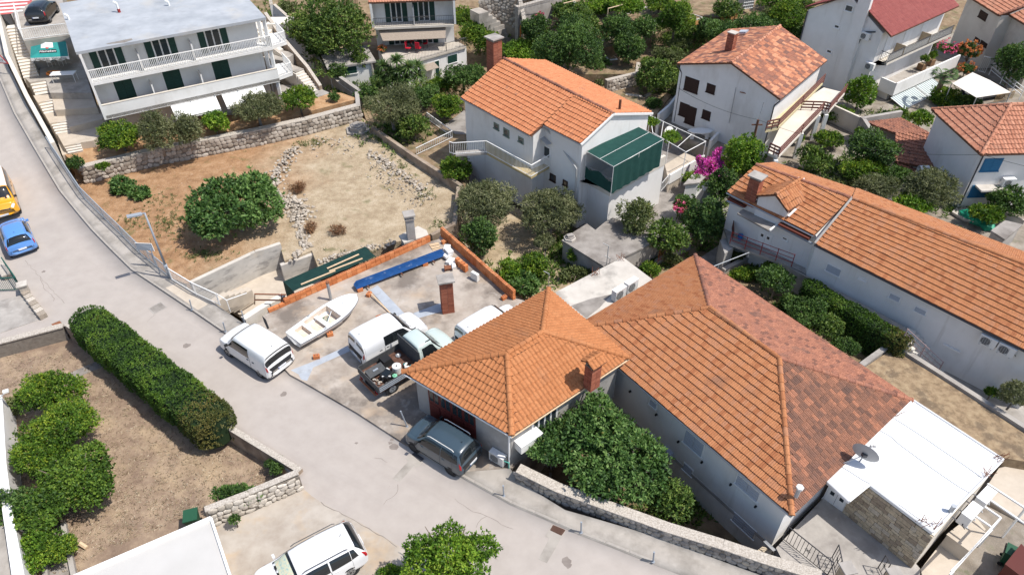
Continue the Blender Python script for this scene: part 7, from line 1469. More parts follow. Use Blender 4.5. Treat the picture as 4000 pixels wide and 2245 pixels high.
c0=tw_(1.15,-.75,.76);t=thing('green_canister',c0,'pale green canister at side of truck bed','canister');GC=mat('pale_green_plastic',[(.22,.55,.36)],rough=.5);rod('canister_body',c0,c0+U3*.3,.14,GC,t);rod('cap',c0+U3*.3,c0+U3*.36,.05,GC,t)
c0=tw_(2.25,.55,.76);t=thing('wheel_hub',c0,'round silver wheel hub on truck bed by headboard','wheel hub');rod('disc',c0,c0+U3*.06,.16,GALV,t);rod('hub',c0+U3*.06,c0+U3*.12,.07,ACW,t)
t=thing('scrap_heap',tw_(.35,-.2,.76),'heap of broken pale rubble at tailgate of truck','rubble')
for i in range(45):
 q=tw_(random.uniform(.08,.75),random.uniform(-.85,.75),.78+random.uniform(0,.12));s=random.uniform(.08,.2);o=link('scrap',random.choice(rock_protos(random.choice((STONEW,STONEG)))),t);o.matrix_basis=Matrix.LocRotScale(q-off(t),Matrix.Rotation(random.uniform(0,6),3,'Z').to_quaternion(),Vector((s,s*.8,s*.5)))
t=thing('scrap_tools',tw_(2.0,-.5,.76),'blue-green tools and hose at front of truck bed','tools');TQ=mat('teal_plastic',[(.03,.25,.26)],rough=.5)
for i in range(5):blk('tool_piece',tw_(2.1+random.uniform(-.3,.25),-.6+random.uniform(-.2,.3),.82+i*.03),(.25,.1,.08),TQ if i<3 else ACW,t,i*1.1,'block')
# ------------ boat
bw_,ss=P('F',757,770,1.05),(P('F',222,1042,.9)+P('F',332,1132,.9))/2;ax_=bw_-ss;ax_.z=0;BLn=ax_.length;hdb=ax_.normalized()
BT=thing('rowing_boat',v2(ss,DK),'white fibreglass rowing boat resting on clay blocks','boat',None,math.atan2(hdb.y,hdb.x));GEL=mat('white_gelcoat',[(.80,.80,.785),(.83,.83,.82)],2,.35,stains=[((.66,.62,.56),1.2,.6,.72,.4)])
bs=(P('F',222,1042,.9)-P('F',332,1132,.9)).length/2;beam=lambda f:(bs+(.2)*math.sin(math.pi*min(1,f*1.05)*.62))*(1 if f<.45 else math.sqrt(max(0,1-((f-.45)/.55)**2.1)))+.012;sheer=lambda f:.66+.26*f*f;keel=lambda f:.14+(.0 if f<.55 else .5*((f-.55)/.45)**2.4);N_=24;V,F=[],[];prof=((1,0),(.985,.16),(.93,.42),(.78,.68),(.5,.86),(0,1),(-.5,.86),(-.78,.68),(-.93,.42),(-.985,.16),(-1,0))
for i in range(N_+1):
 f=i/N_;b_,zs_,zk_=beam(f),sheer(f),keel(f)
 for y,d_ in prof:V.append((f*BLn+.1*d_*-f,y*b_,zs_+(zk_-zs_)*d_))
k=len(prof)
for i in range(N_):F+=[(i*k+j,i*k+j+1,(i+1)*k+j+1,(i+1)*k+j)for j in range(k-1)]
F.append(tuple(range(k)));MO('hull',V,F,GEL,BT,True)
vs=[-1,-.8,-.62,-.3,0,.3,.62,.8,1];V,F=[],[];kk=len(vs);cock=lambda i,j:(2<=i<9 and 2<=j<6 and not(5<=i<6)and(i>=6 or 2<=j<6))or(6<=i<15 and 1<=j<7)
rows=N_
for i in range(rows+1):
 f=i/rows
 for v in vs:V.append((f*BLn,v*beam(f),sheer(f)+.03*(1-v*v)*(1 if f>.6 else .3)))
top={};inner=[]
for i in range(rows):
 for j in range(kk-1):
  q=(i*kk+j,(i+1)*kk+j,(i+1)*kk+j+1,i*kk+j+1)
  if cock(i,j):inner.append((i,j))
  else:F.append(q)
MO('deck',V,F,GEL,BT,False)
W2,G2,FL_=[],[],[];iset=set(inner)
for(i,j)in inner:
 dz_=.42 if i>=6 else .25;c=[(i,j),(i+1,j),(i+1,j+1),(i,j+1)];nb=[(i,j-1),(i+1,j),(i,j+1),(i-1,j)];z=sheer(i/rows)-dz_;base=len(W2)
 for(a,b_)in c:p=V[a*kk+b_];W2.append((p[0],p[1],min(z,.28)if i>=6 else z-.02))
 FL_.append((base,base+1,base+2,base+3))
 for e in range(4):
  if nb[e]not in iset or(nb[e][0]>=6)!=(i>=6):
   a,b_=c[e],c[(e+1)%4];pa,pb_=V[a[0]*kk+a[1]],V[b_[0]*kk+b_[1]];s0=len(W2);W2+=[pa,pb_,(pb_[0],pb_[1],W2[base][2]),(pa[0],pa[1],W2[base][2])];G2.append((s0,s0+1,s0+2,s0+3))
MO('cockpit',W2,FL_+G2,mat('boat_inside',[(.62,.50,.40),(.72,.64,.55)],2.5,.6),BT)
b=MB()
for sg in(-1,1):b.path([(i/N_*BLn,sg*(beam(i/N_)+.015),sheer(i/N_)-.03)for i in range(N_+1)],.025,6)
b.o('rubbing_strake',mat('grey_rubber',[(.16,.16,.17)],rough=.7),BT)
b=MB();b.box((.44*BLn,0,.5),(.25,beam(.44)*1.5,.04));b.o('thwart',GEL,BT);b=MB();b.path([(.42*BLn,-.35,.32),(.6*BLn,.1,.75)],.03);b.o('oar',GALV,BT)
b=MB();pts=[(.52*BLn+.25*math.cos(a*.7)*(1-a*.02),.2+.22*math.sin(a*.7)*(1-a*.02),.36+.004*a)for a in range(26)];b.path(pts,.012,5);b.o('rope',mat('green_rope',[(.02,.16,.1)],rough=.9),BT)
for sg in(-1,1):b=MB();b.box((.36*BLn,sg*beam(.36)*.93,sheer(.36)+.03),(.16,.06,.04));b.o('rowlock',GALV,BT)
b=MB();b.prism([(.78*BLn,-.22,0),(.9*BLn,0,0),(.78*BLn,.22,0)],sheer(.82)+.03,sheer(.82)+.045);b.o('bow_plate',ACW,BT)
for x,l in((.18,'stern'),(.7,'bow')):
 q=v2(ss+hdb*BLn*x,DK);t=thing('boat_support',q,'clay block chock under %s of white boat'%l,'chock','boat chocks');tblk('clay_block',q+U3*.06,(.25,.5,.12),BRICK,t,math.atan2(hdb.y,hdb.x))
 tblk('clay_block',q+U3*.16,(.2,.3,.1),BRICK,t,math.atan2(hdb.y,hdb.x))
# ------------ umbrella with lettering, tables, chairs
TEAL=mat('teal_canvas',[(.02,.22,.20),(.03,.27,.245)],2,.8);UZ=3.02;uc=P('A',365,480,UZ);UT=thing('beer_parasol',uc,'square green parasol with white fringe on restaurant terrace','parasol');zt=5.25;q4=[P('A',225,420,zt-.35),P('A',508,405,zt-.35),P('A',500,320,zt-.35),P('A',235,350,zt-.35)]
q4=[P('A',228,440,zt-.35),P('A',515,425,zt-.35),P('A',495,312,zt-.35),P('A',232,352,zt-.35)];apx=P('A',345,330,zt+.15);cc=sum(q4,Vector())/4;apx=v2(cc,zt+.25)
for i in range(4):a,c=q4[i],q4[(i+1)%4];MO('canopy_panel',[a,c,apx],[(0,1,2)],TEAL,UT)
for i in range(4):
 a,c=q4[i],q4[(i+1)%4];V=[]
 for k in range(13):q=a.lerp(c,k/12);V+=[q+U3*.004,q-U3*(.24+.04*math.cos(k*math.pi))]
 MO('valance',V,[(2*k,2*k+1,2*k+3,2*k+2)for k in range(12)],WHITEP,UT)
w4=[apx.lerp(q,.33)+U3*.012 for q in q4];MO('top_vent',w4+[apx+U3*.1],[(0,1,4),(1,2,4),(2,3,4),(3,0,4)],WHITEP,UT);rod('pole',uc,v2(cc,zt),.035,WHITEP,UT)
for q in q4:rod('rib',v2(cc,zt-.1),q,.012,WOODW,UT)
def lettering(root,txt,c,ex,ey,size,m):
 cu=bpy.data.curves.new('lettering','FONT');cu.body=txt;cu.size=size;cu.align_x='CENTER';cu.align_y='CENTER';cu.extrude=.002;o0=bpy.data.objects.new('lettering',cu);COL.objects.link(o0);bpy.context.view_layer.update();me=bpy.data.meshes.new_from_object(o0.evaluated_get(bpy.context.evaluated_depsgraph_get()));bpy.data.objects.remove(o0);me.materials.clear();me.materials.append(m);o=link('lettering',me,root)
 ex=ex.normalized();nz_=ex.cross(ey).normalized();ey=nz_.cross(ex);mt=Matrix((ex,ey,nz_)).transposed().to_4x4();mt.translation=c-off(root);o.matrix_basis=mt;return o
a,c=q4[0],q4[1];fm_=(a+c)/2;lettering(UT,'Heineken',a.lerp(c,.3)-Vector((0,.03,.12)),c-a,U3,.3,GREENS);lettering(UT,'Heineken',a.lerp(c,.75)-Vector((0,.03,.12)),c-a,U3,.3,GREENS)
sl=(fm_+(apx-fm_)*.42);upv=(apx-fm_);nq=(c-a).cross(upv).normalized();bxq=[sl+(c-a).normalized()*sx*.68+upv.normalized()*sy*.2+nq*.015 for sx,sy in((-1,-1),(1,-1),(1,1),(-1,1))];MO('logo_panel',bxq,[(0,1,2,3)],BLACK,UT);lettering(UT,'Heineken',sl+nq*.025,c-a,upv,.34,WHITEP)
st_=sl+upv.normalized()*.42+nq*.02;V=[st_+(c-a).normalized()*math.cos(math.pi/2+k*math.pi/5)*(.18 if k%2==0 else .075)+upv.normalized()*math.sin(math.pi/2+k*math.pi/5)*(.18 if k%2==0 else .075)for k in range(10)];MO('logo_star',V+[st_],[(k,(k+1)%10,10)for k in range(10)],SR,UT)
def table(k,x,y,z,label,w=1.6,d=.75,rz=.1,m=WHITEP):
 p=P(k,x,y,z);t=thing('table',p,label,'table');blk('table_top',p+U3*.73,(w,d,.04),m,t,rz,'block')
 for sx in(-1,1):
  for sy in(-1,1):q=Vector((sx*(w/2-.08),sy*(d/2-.08),0));q.rotate(Matrix.Rotation(rz,3,'Z'));rod('leg',p+q,p+q+U3*.72,.02,m,t)
 return t
table('A',500,615,3.02,'white folding table beside long stair',1.9,.8,.12)
def chair(k,x,y,z,rz,label,m,fm=STEELD,group=None):
 p=P(k,x,y,z);t=thing('chair',p,label,'chair',group,rz);b=MB();b.box((0,0,.44),(.46,.46,.06));b.o('seat',m,t);b=MB();b.box((0,.22,.75),(.44,.06,.58));b.o('backrest',m,t)
 for sx in(-1,1):
  for sy in(-1,1):b=MB();b.tube((sx*.2,sy*.2,0),(sx*.2,sy*.2,.42),.015,6);b.o('leg',fm,t)
  b=MB();b.path([(sx*.25,-.18,.62),(sx*.25,.2,.66)],.02);b.path([(sx*.25,-.18,.62),(sx*.22,-.2,.42)],.015);b.o('armrest',fm,t)
 return t
RDC=mat('red_cushion',[(.50,.015,.035)],rough=.9);zt_=zt2*0+2.55
zt3=onwall(hs,h1,'B',1165,470)[1]+.07
table('B',1215,380,zt3,'dark glass table on terrace between red chairs',.9,.9,.2,STEELD)
for x,y,rz,l in((1180,340,.3,'behind the dark table'),(1150,385,1.3,'left of the dark table'),(1275,350,-1.4,'right of the dark table'),(1225,385,2.8,'in front of the dark table')):chair('B',x,y+10,zt3,rz,'red cushioned terrace chair '+l,RDC,group='red terrace chairs')
for x,y,l in((395,500,'left'),(475,490,'right')):chair('A',x,y,3.02,3.0,'white chair under the green parasol, %s one'%l,WHITEP,WHITEP,'parasol chairs')
p=P('A',410,560,3.02);t=thing('inflatable_ring',p,'yellow and orange swim ring on restaurant terrace','swim ring');b=MB();b.path([p+Vector((.55*math.cos(i*.524),.35*math.sin(i*.524),.1))for i in range(13)],.11,8);b.o('ring',mat('ring_orange',[(.7,.3,.03),(.75,.12,.05)],3,.5),t)
b=MB();b.path([p+Vector((.3*math.cos(i*.524),.18*math.sin(i*.524),.12))for i in range(13)],.05,6);b.o('grab_rope',WHITEP,t)
# ------------ bins, carport, pergolas, poles
def bin_(k,x,y,z,rz,label,m,s=1.0):
 p=P(k,x,y,z);t=thing('wheelie_bin',p,label,'bin',None,rz);V=[]
 for zz,a,c in((0,.22,.2),(.85,.29,.3)):
  for sx,sy in((-1,-1),(1,-1),(1,1),(-1,1)):V.append((sx*a*s,sy*c*s,zz*s))
 MO('bin_body',V,[(3,2,1,0),(4,5,6,7),(0,1,5,4),(1,2,6,5),(2,3,7,6),(3,0,4,7)],m,t);b=MB();b.box((0,-.02*s,.9*s),(.62*s,.66*s,.07*s));b.o('lid',m,t);b=MB();b.tube((-.28*s,.34*s,.85*s),(.28*s,.34*s,.85*s),.025,6);b.o('handle',BLACK,t)
 for sx in(-1,1):b=MB();b.tube((sx*.24*s,.2*s,.1*s),(sx*.29*s,.2*s,.1*s),.1*s,12);b.o('wheel',TYRE,t)
 return t
GBIN=mat('green_bin_plastic',[(.02,.085,.045)],rough=.55);bin_('S',1060,1290,-.5,.9,'dark green wheelie bin at lower right corner',GBIN);bin_('I',1475,1075,-.88,.3,'green wheelie bin behind white garage roof',GBIN);bin_('S',1190,1420,-.5,.5,'black dustbin with round grey lid at lower right',BLACK,.8)
b=MB();q=[P('S',1130,1250,1.2),P('S',1320,1010,1.2),P('S',1500,1200,1.2),P('S',1330,1400,1.2)];t=thing('red_container',v2(q[0],-.5),'dark red container at lower right edge','container');b.prism([v2(v,0)for v in q],-.5,.75);b.o('container_body',mat('dark_red_paint',[(.10,.02,.015)],rough=.6),t);b=MB();b.prism([v2(v,0)for v in inset(q,-.05)],.75,.85);b.o('container_lid',bpy.data.materials['dark_red_paint'],t)
zc_=1.75;t=thing('pergola_frame',P('S',700,900,-.5),'white steel pergola frame beside white annex','pergola')
for a,c in(((835,285),(1320,600)),((830,465),(1320,800)),((760,550),(1005,718)),((1005,718),(360,1440)),((640,668),(890,840)),((890,870),(375,1400))):bar('beam',P('S',*a,zc_),P('S',*c,zc_),.07,.07,WHITEP,t)
for a in((1005,718),(400,1400),(1320,600)):q=P('S',*a,zc_);bar('post',v2(q,-.5),q,.07,.07,WHITEP,t)
rs=[P('S',320,930,-.1),P('S',600,1130,-.1)];
qb=[P('S',325,935,.45),P('S',600,1135,.45),P('S',800,900,.45),P('S',600,720,.45)];t=thing('cream_terrace',v2(qb[0],-.5),'raised cream tiled terrace under white pergola','terrace');b=MB();b.prism([v2(v,0)for v in qb],-.5,.45);b.o('terrace_block',CREAM,t);b=MB();b.prism([v2(v,0)for v in inset(qb,-.03)],.45,.48);b.o('paving',CREAM,t)
t=thing('carport_sail',P('Q',750,1100,-.1),'cream canvas carport roof at far right','carport');zc_=2.1;q=[P('Q',380,1045,zc_),P('Q',640,910,zc_+.1),P('Q',860,1010,zc_),P('Q',1120,1160,zc_-.1),P('Q',690,1225,zc_-.15)];V=[];n=len(q);cc=sum(q,Vector())/n+U3*.12;MO('canvas',[cc]+q+[v-U3*.03 for v in q],[(0,i+1,(i+1)%n+1)for i in range(n)]+[(i+1,i+1+n,(i+1)%n+1+n,(i+1)%n+1)for i in range(n)],mat('cream_canvas',[(.66,.60,.52),(.72,.67,.6)],1,.8),t)
for v in q:rod('pole',v2(v,-.2),v,.04,GALV,t)
pcar=P('Q',800,1250,-.1);car('dark_car','dark blue car under cream carport canvas','car',v2(pcar+Vector((0,.6,0)),-.12),Vector((.95,.3,0)),paint('navy_paint',(.01,.014,.03)),4.0,1.7,1.45,.9,.95,-1.5,.4,1.05,2.5,.3,glassy=2)
b0_=[P('Q',870,880,.9),P('Q',1250,1190,.9)];t=thing('ramp_railing',b0_[0],'white three bar railing beside ramp at far right','fence')
for k in range(3):bar('rail',b0_[0]+U3*(.3*k),b0_[1]+U3*(.3*k),.05,.05,WHITEP,t)
for f in(0,.38,.75,1):q=b0_[0].lerp(b0_[1],f);bar('post',q-U3*.5,q+U3*.65,.05,.05,WHITEP,t)
g0,g1=P('Q',705,890,.3),P('Q',835,790,.3);t=thing('white_gate',g0,'white metal gate below pale corner house','gate');railing(t,[P('Q',705,900,.2),P('Q',790,920,.2)],1.5,.12,WHITEP,.015,.03)
bw0=[P('Q',900,1290,.0),P('Q',1130,1240,.0)];t=thing('timber_fence',bw0[0],'brown lattice timber fence under carport edge','fence');railing(t,bw0,.7,.12,mat('tan_timber',[(.3,.2,.1)],rough=.8),.02,.03)
pz=1.6;t=thing('vine_pergola',P('C',1250,1150,-1.3),'white tube pergola with vines beside green net terrace','pergola');pq=[P('C',1040,870,pz),P('C',1460,1065,pz),P('C',1310,1145,pz),P('C',1060,1000,pz)]
for a,c in((0,1),(1,2),(2,3),(3,0)):rod('beam',pq[a],pq[c],.03,WHITEP,t)
for f in(.25,.5,.75):rod('beam',pq[0].lerp(pq[1],f),pq[3].lerp(pq[2],f),.025,WHITEP,t)
for v in pq+[pq[3].lerp(pq[2],.5)]:rod('post',v2(v,-1.35),v,.03,WHITEP,t)
qq=[P('C',1180,1360,-.3),P('C',1440,1210,-.3),P('C',1300,1150,-.3),P('C',1150,1240,-.3)];t=thing('lower_terrace',v2(qq[0],-1.4),'cream lower terrace with white walls below green net','terrace');b=MB();b.prism([v2(v,0)for v in qq],-1.4,-.3);b.o('terrace_block',CREAM,t)
for a,c in((0,1),):A0,d0,nn=wframe(qq[a],qq[c]);bar('parapet',qq[a]+U3*.1,qq[c]+U3*.1,.15,.8,WHITE,t)
railing(t,[P('C',1180,1375,-.3),P('C',1120,1446,-.9)],.8,.14,WHITEP,.012,.025)
qq=[P('C',1290,1390,.3),P('C',1410,1375,.3),P('C',1480,1310,.3),P('C',1360,1310,.3)];t=thing('small_outhouse',v2(qq[0],-1.4),'small white outhouse with grey slab roof below bougainvillea','shed');b=MB();b.prism([v2(v,0)for v in inset(qq,.1)],-1.5,.2);b.o('wall',WHITE,t);b=MB();b.prism([v2(v,0)for v in qq],.2,.3);b.o('roof',CONC,t)
fp_=P('Y',1640,450,-1.3);t=thing('outdoor_fireplace',fp_,'grey outdoor fireplace with vaulted cowl among shrubs','fireplace');b=MB();V=[]
for z,s in((0,.75),(1.0,.7),(1.9,.38)):
 for sx,sy in((-1,-1),(1,-1),(1,1),(-1,1)):V.append(fp_+Vector((sx*s,sy*s*.6,z)))
b.add(V,[(i+4*k,(i+1)%4+4*k,(i+1)%4+4+4*k,i+4+4*k)for k in range(2)for i in range(4)]);b.o('hood',CONC,t);blk('cowl_base',fp_+U3*1.95,(1.0,.7,.08),CONCW,t);b=MB()
for i in range(8):a0,a1=math.pi*i/8,math.pi*(i+1)/8;b.quad(fp_+Vector((.35*math.cos(a0),-.35,2.0+.4*math.sin(a0))),fp_+Vector((.35*math.cos(a1),-.35,2.0+.4*math.sin(a1))),fp_+Vector((.35*math.cos(a1),.35,2.0+.4*math.sin(a1))),fp_+Vector((.35*math.cos(a0),.35,2.0+.4*math.sin(a0))))
b.o('cowl',CONC,t)
pa=P('C',1765,1275,-.2);t=thing('utility_pole',pa,'dark wooden utility pole beside purple bougainvillea','pole');pat=v2(pa,HY('C',1840,940,pa.y).z+.4);rod('shaft',pa,pat,.09,WOODD,t);bar('crossarm',pat-U3*.4-Vector((.4,0,0)),pat-U3*.4+Vector((.4,0,0)),.08,.08,WOODD,t)
A0,d0,nn=wframe(w6[0],w6[1]);s,z=onwall(w6[0],w6[1],'C',1645,920);s2,z2=onwall(w6[0],w6[1],'C',1700,655);t=thing('mast',A0+d0*s+nn*.2+U3*z,'thin grey mast on the brown shuttered house wall','mast');pm=A0+d0*s2+nn*.25+U3*z2;rod('shaft',A0+d0*s+nn*.2+U3*z,pm,.035,GALV,t);bar('crossarm',pm+Vector((.3,-.2,-.25)),pm+Vector((1.2,-.5,-.35)),.06,.06,RUST,t)
CABLE=mat('black_cable',[(.02,.02,.02)],rough=.7)
def cable(a,c,sag,label):
 m=MB();m.path([a.lerp(c,i/12)-U3*(sag*4*(i/12)*(1-i/12))for i in range(13)],.012,4);tag(m.o('overhead_cable',CABLE),label,'cable','overhead cables')
A1=v2(w6[0],3.0)+Vector((.1,-.1,0));cable(A1,pat,.35,'black cable from pole across brown shuttered house front');cable(pat,P('C',1920,690,4.6),.1,'black cable rising from pole to the house corner');cable(pat,v2(w9[1],4.3),.9,'black cable from pole over back gardens to blue shutter house');cable(v2(w9[1],4.3),v2(w9[1],4.3)+Vector((9,-5,.6)),.4,'black cable crossing blue shutter house wall')
OPL=mat('orange_rendered_planter',[(.55,.27,.10),(.62,.33,.14)],3,.9)
def planter(px,z,h,label,m=OPL,soil=SOILD):
 Q=[P(*p,z)for p in px];t=thing('raised_planter',v2(Q[0],z-h),label,'planter');b=MB();b.prism([v2(v,0)for v in Q],z-h,z-.12);b.o('planter_box',m,t);I=inset(Q,.12);n=len(Q);V=[v2(v,z)for v in Q]+[v2(v,z)for v in I]+[v2(v,z-.12)for v in Q];MO('planter_rim',V,[(i,(i+1)%n,(i+1)%n+n,i+n)for i in range(n)]+[(i,i+2*n,(i+1)%n+2*n,(i+1)%n)for i in range(n)],CONCW,t);b=MB();b.prism([v2(v,0)for v in I],z-.3,z-.08);b.o('soil',soil,t);return t
planter([('N',940,180),('N',1085,225),('N',1255,165),('N',1100,95)],4.1,1.0,'orange walled raised planter at top of allotments');planter([('N',300,260),('N',500,330),('N',640,290),('N',450,230)],3.6,.9,'orange planter half hidden by shrubs')
ib=P('N',1310,130,3.9);t=thing('water_tank',ib,'caged grey water tank beside orange planter','tank');blk('tank_body',ib+U3*.55,(1.15,1.0,1.0),mat('tank_plastic',[(.42,.40,.36)],rough=.5),t,.35,'block');blk('tank_lid',ib+U3*1.07,(1.2,1.05,.05),GREYM,t,.35)
for i in range(6):
 for sg in(-1,1):q=Vector((-.58+i*.232,sg*.53,0));q.rotate(Matrix.Rotation(.35,3,'Z'));rod('cage_bar',ib+q+U3*.02,ib+q+U3*1.05,.018,GALV,t)
for k in range(4):
 q0,q1=Vector((-.6,-.54,.1+k*.3)),Vector((.6,-.54,.1+k*.3));q0.rotate(Matrix.Rotation(.35,3,'Z'));q1.rotate(Matrix.Rotation(.35,3,'Z'));rod('cage_rail',ib+q0,ib+q1,.018,GALV,t)
p=P('M',1760,790,.9);t=thing('white_tub',p,'white square tub of soil in the allotment','tub');blk('tub_body',p+U3*.25,(.9,.8,.5),WHITEP,t,.3,'block');blk('soil',p+U3*.5,(.74,.64,.02),SOILD,t,.3)
p=P('M',1650,800,.7);t=thing('blue_tarp_bundle',p,'crumpled blue sheeting beside white tub','tarpaulin');o=link('sheet',random.choice(rock_protos(STONEW)).copy(),t);o.data.materials.clear();o.data.materials.append(mat('blue_sheeting',[(.08,.2,.28),(.2,.3,.35)],5,.6));o.matrix_basis=Matrix.LocRotScale(Vector((0,0,.1)),None,Vector((1.3,.7,.3)));blk('bundle_weight',p+Vector((.3,-.1,.28)),(.3,.2,.12),WOODD,t)
for i,(x,y)in enumerate(((2180,400),(2210,415),(2285,420),(2350,350),(2385,345))):p=P('M',x,y,2.3);o=rod('garden_stake',p,p+U3*(1.2+.4*(i>3)),.03,WHITEP);tag(o,'white allotment stake, %s from the left'%('first','second','third','fourth','fifth')[i],'stake','allotment stakes')
t=thing('timber_pergola',P('M',1900,150,3.2),'rough timber pergola frame over top gardens','pergola')
for a,c in(((1720,110),(2120,5)),((1160,45),(1480,-30))):rod('beam',P('M',*a,5.2),P('M',*c,5.2),.05,WOODW,t)
for x,y in((1720,110),(1915,60),(2120,5)):q=P('M',x,y,5.2);rod('post',v2(q,3.2),q,.05,WOODW,t)
dsh=P('M',1280,170,3.5);t=thing('satellite_dish',dsh,'white satellite dish half hidden in garden trees','satellite dish');rod('mast',dsh-U3*1,dsh+U3*.8,.03,GALV,t);m=MB();m.tube(dsh+Vector((.1,0,.8)),dsh+Vector((.18,-.02,.83)),.1,16,.5);m.o('reflector',ACW,t)
dsh=P('C',1170,1050,.2);t=thing('satellite_dish',dsh,'grey satellite dish between green net and pergola','satellite dish');rod('mast',dsh-U3*.6,dsh+U3*.6,.03,GALV,t);m=MB();m.tube(dsh+Vector((0,-.05,.6)),dsh+Vector((.05,-.12,.64)),.12,18,.55);m.o('reflector',ACW,t)
for x,y,l in((1150,525,'left'),(1215,490,'right')):p=P('D',x,y,tz+.02);t=thing('square_planter',p,'square clay planter on white walled terrace, %s one'%l,'planter','terrace planters');blk('pot',p+U3*.3,(.6,.6,.6),mat('clay_pot_%s'%l,[(.22,.13,.07)],rough=.9),t,.5,'block');blk('pot_soil',p+U3*.605,(.48,.48,.02),SOILD,t,.5)
for i,(x,y,l)in enumerate(((1175,800,'left'),(1140,830,'middle'),(1060,850,'right'))):chair('D',x,y,-1.08,.6+i*.4,'white plastic patio chair near palm, '+('nearest the palm','middle one','farthest from the palm')[i],WHITEP,WHITEP,'patio chairs')
hq=P('J',1905,640,.14);m=MB();m.path([hq,hq+U3*.4,hq+Vector((-.25,.1,.45)),hq+Vector((-.3,.1,.4))],.03);t=m.o('garden_tap',mat('mint_green_pipe',[(.12,.45,.36)],rough=.5));tag(t,'mint green pipe tap at end of rubble roadside wall','tap')
IRON=mat('wrought_iron',[(.05,.05,.055)],rough=.5,metal=.3);zz=-.43
for(x0,y0,x1,y1,l)in((575,330,1215,870,'long wrought iron stair rail at courtyard edge'),(1285,590,1340,880,'left leaf of open wrought iron gate'),(1945,740,2010,890,'right leaf of open wrought iron gate')):
 a,c=P('W',x0,y0+60,zz),P('W',x1,y1+40,zz);t=thing('iron_railing' if x0==575 else 'iron_gate',a,l,'railing' if x0==575 else 'gate');railing(t,[a,c],1.05,.16,IRON,.013,.02)
 q=(a+c)/2+U3*.55
 for k in range(6):an=k*math.pi/3;rod('ornament_ray',q,q+Vector(((c-a).normalized().x*.14*math.cos(an),(c-a).normalized().y*.14*math.cos(an),.14*math.sin(an))),.012,IRON,t)
for x,y,l in((1520,800,'left'),(2200,880,'right')):p=P('W',x,y,.8);t=thing('gate_pillar',v2(p,zz),'square stone gate pillar with flat cap, %s of courtyard gate'%l,'pillar');tblk('shaft',v2(p,(zz+.75)/2),(.42,.42,.75-zz),ASHL,t,.2,.5);blk('pillar_cap',v2(p,.8),(.56,.56,.09),CONC,t,.2,'block')
t=thing('courtyard_steps',P('W',420,600,-1),'tan slab steps descending beside stair rail','stairs')
for i,(x,y)in enumerate(((650,700),(530,660),(440,600),(300,570))):q=P('W',x,y,-.6-i*.22);b=MB();b.box((q.x,q.y,q.z-.5),(.55,.42,1.0),.6);b.o('step',mat('tan_step_%d'%i,[(.5,.41,.3),(.57,.48,.36)],3,.9),t)
bn=P('W',400,470,-.9);t=thing('basement_canopy',bn,'small ribbed canopy over basement stair by grey house wall','canopy');q=[P('W',300,415,-.6),P('W',340,400,-.5),P('W',490,540,-.5),P('W',440,555,-.6)];b=MB();b.add(q+[v-U3*.05 for v in q],[(0,1,2,3),(7,6,5,4),(0,4,5,1),(1,5,6,2),(2,6,7,3),(3,7,4,0)]);b.o('canopy_sheet',ACW,t);rod('canopy_post',v2(q[3],-2.7),q[3],.03,STEELD,t)
zq=.75;q=[P('T',-60,250,zq),P('T',12,250,zq),P('T',40,700,zq),P('T',85,1050,zq),P('T',165,1470,zq),P('T',95,1500,zq),P('T',30,1060,zq),P('T',-20,700,zq),P('T',-60,600,zq)];t=thing('terrace_parapet',v2(q[3],-.9),'white terrace parapet strip along the left edge','wall');b=MB();b.prism([v2(v,0)for v in q],-1.2,zq);b.o('parapet_run',WHITE,t);b=MB();b.prism([v2(v,0)for v in inset(q,-.03)],zq,zq+.05);b.o('coping',WHITEP,t)
patch('terrace_paving',[('T',-200,600,.2),('T',-10,700,.2),('T',60,1060,.2),('T',120,1500,.2),('T',-200,1600,.2)],PAVE,1)
a=P('T',-10,270,.8);t=thing('wall_lamp',a,'small white lamp on an arm over left edge parapet','lamp');rod('arm',a,P('T',35,225,1.4),.03,WHITEP,t);blk('lamp_head',P('T',38,218,1.45),(.25,.2,.12),WHITEP,t,.5,'block')
patch('garden_path',[('T',300,1200,-.89),('T',400,1100,-.89),('T',490,1300,-.89),('T',520,1500,-.89),('T',320,1500,-.89)],CONCD,.02)
plain_wall('garden_kerb','narrow concrete kerb wall between left shrubs',[P('T',300,1200,-.7),P('T',330,1500,-.7)],-.6,.2,CONC,-1.2);plain_wall('garden_kerb','narrow concrete kerb wall beside dry grass at left',[P('T',440,1090,-.7),P('T',520,1480,-.7)],-.6,.2,CONC,-1.2)
lg=[P('I',600,1205,-.7),P('I',655,1240,-.8)];o=rod('log',lg[0],lg[1],.1,WOODW);tag(o,'cut grey branch lying on the dry grass','log')
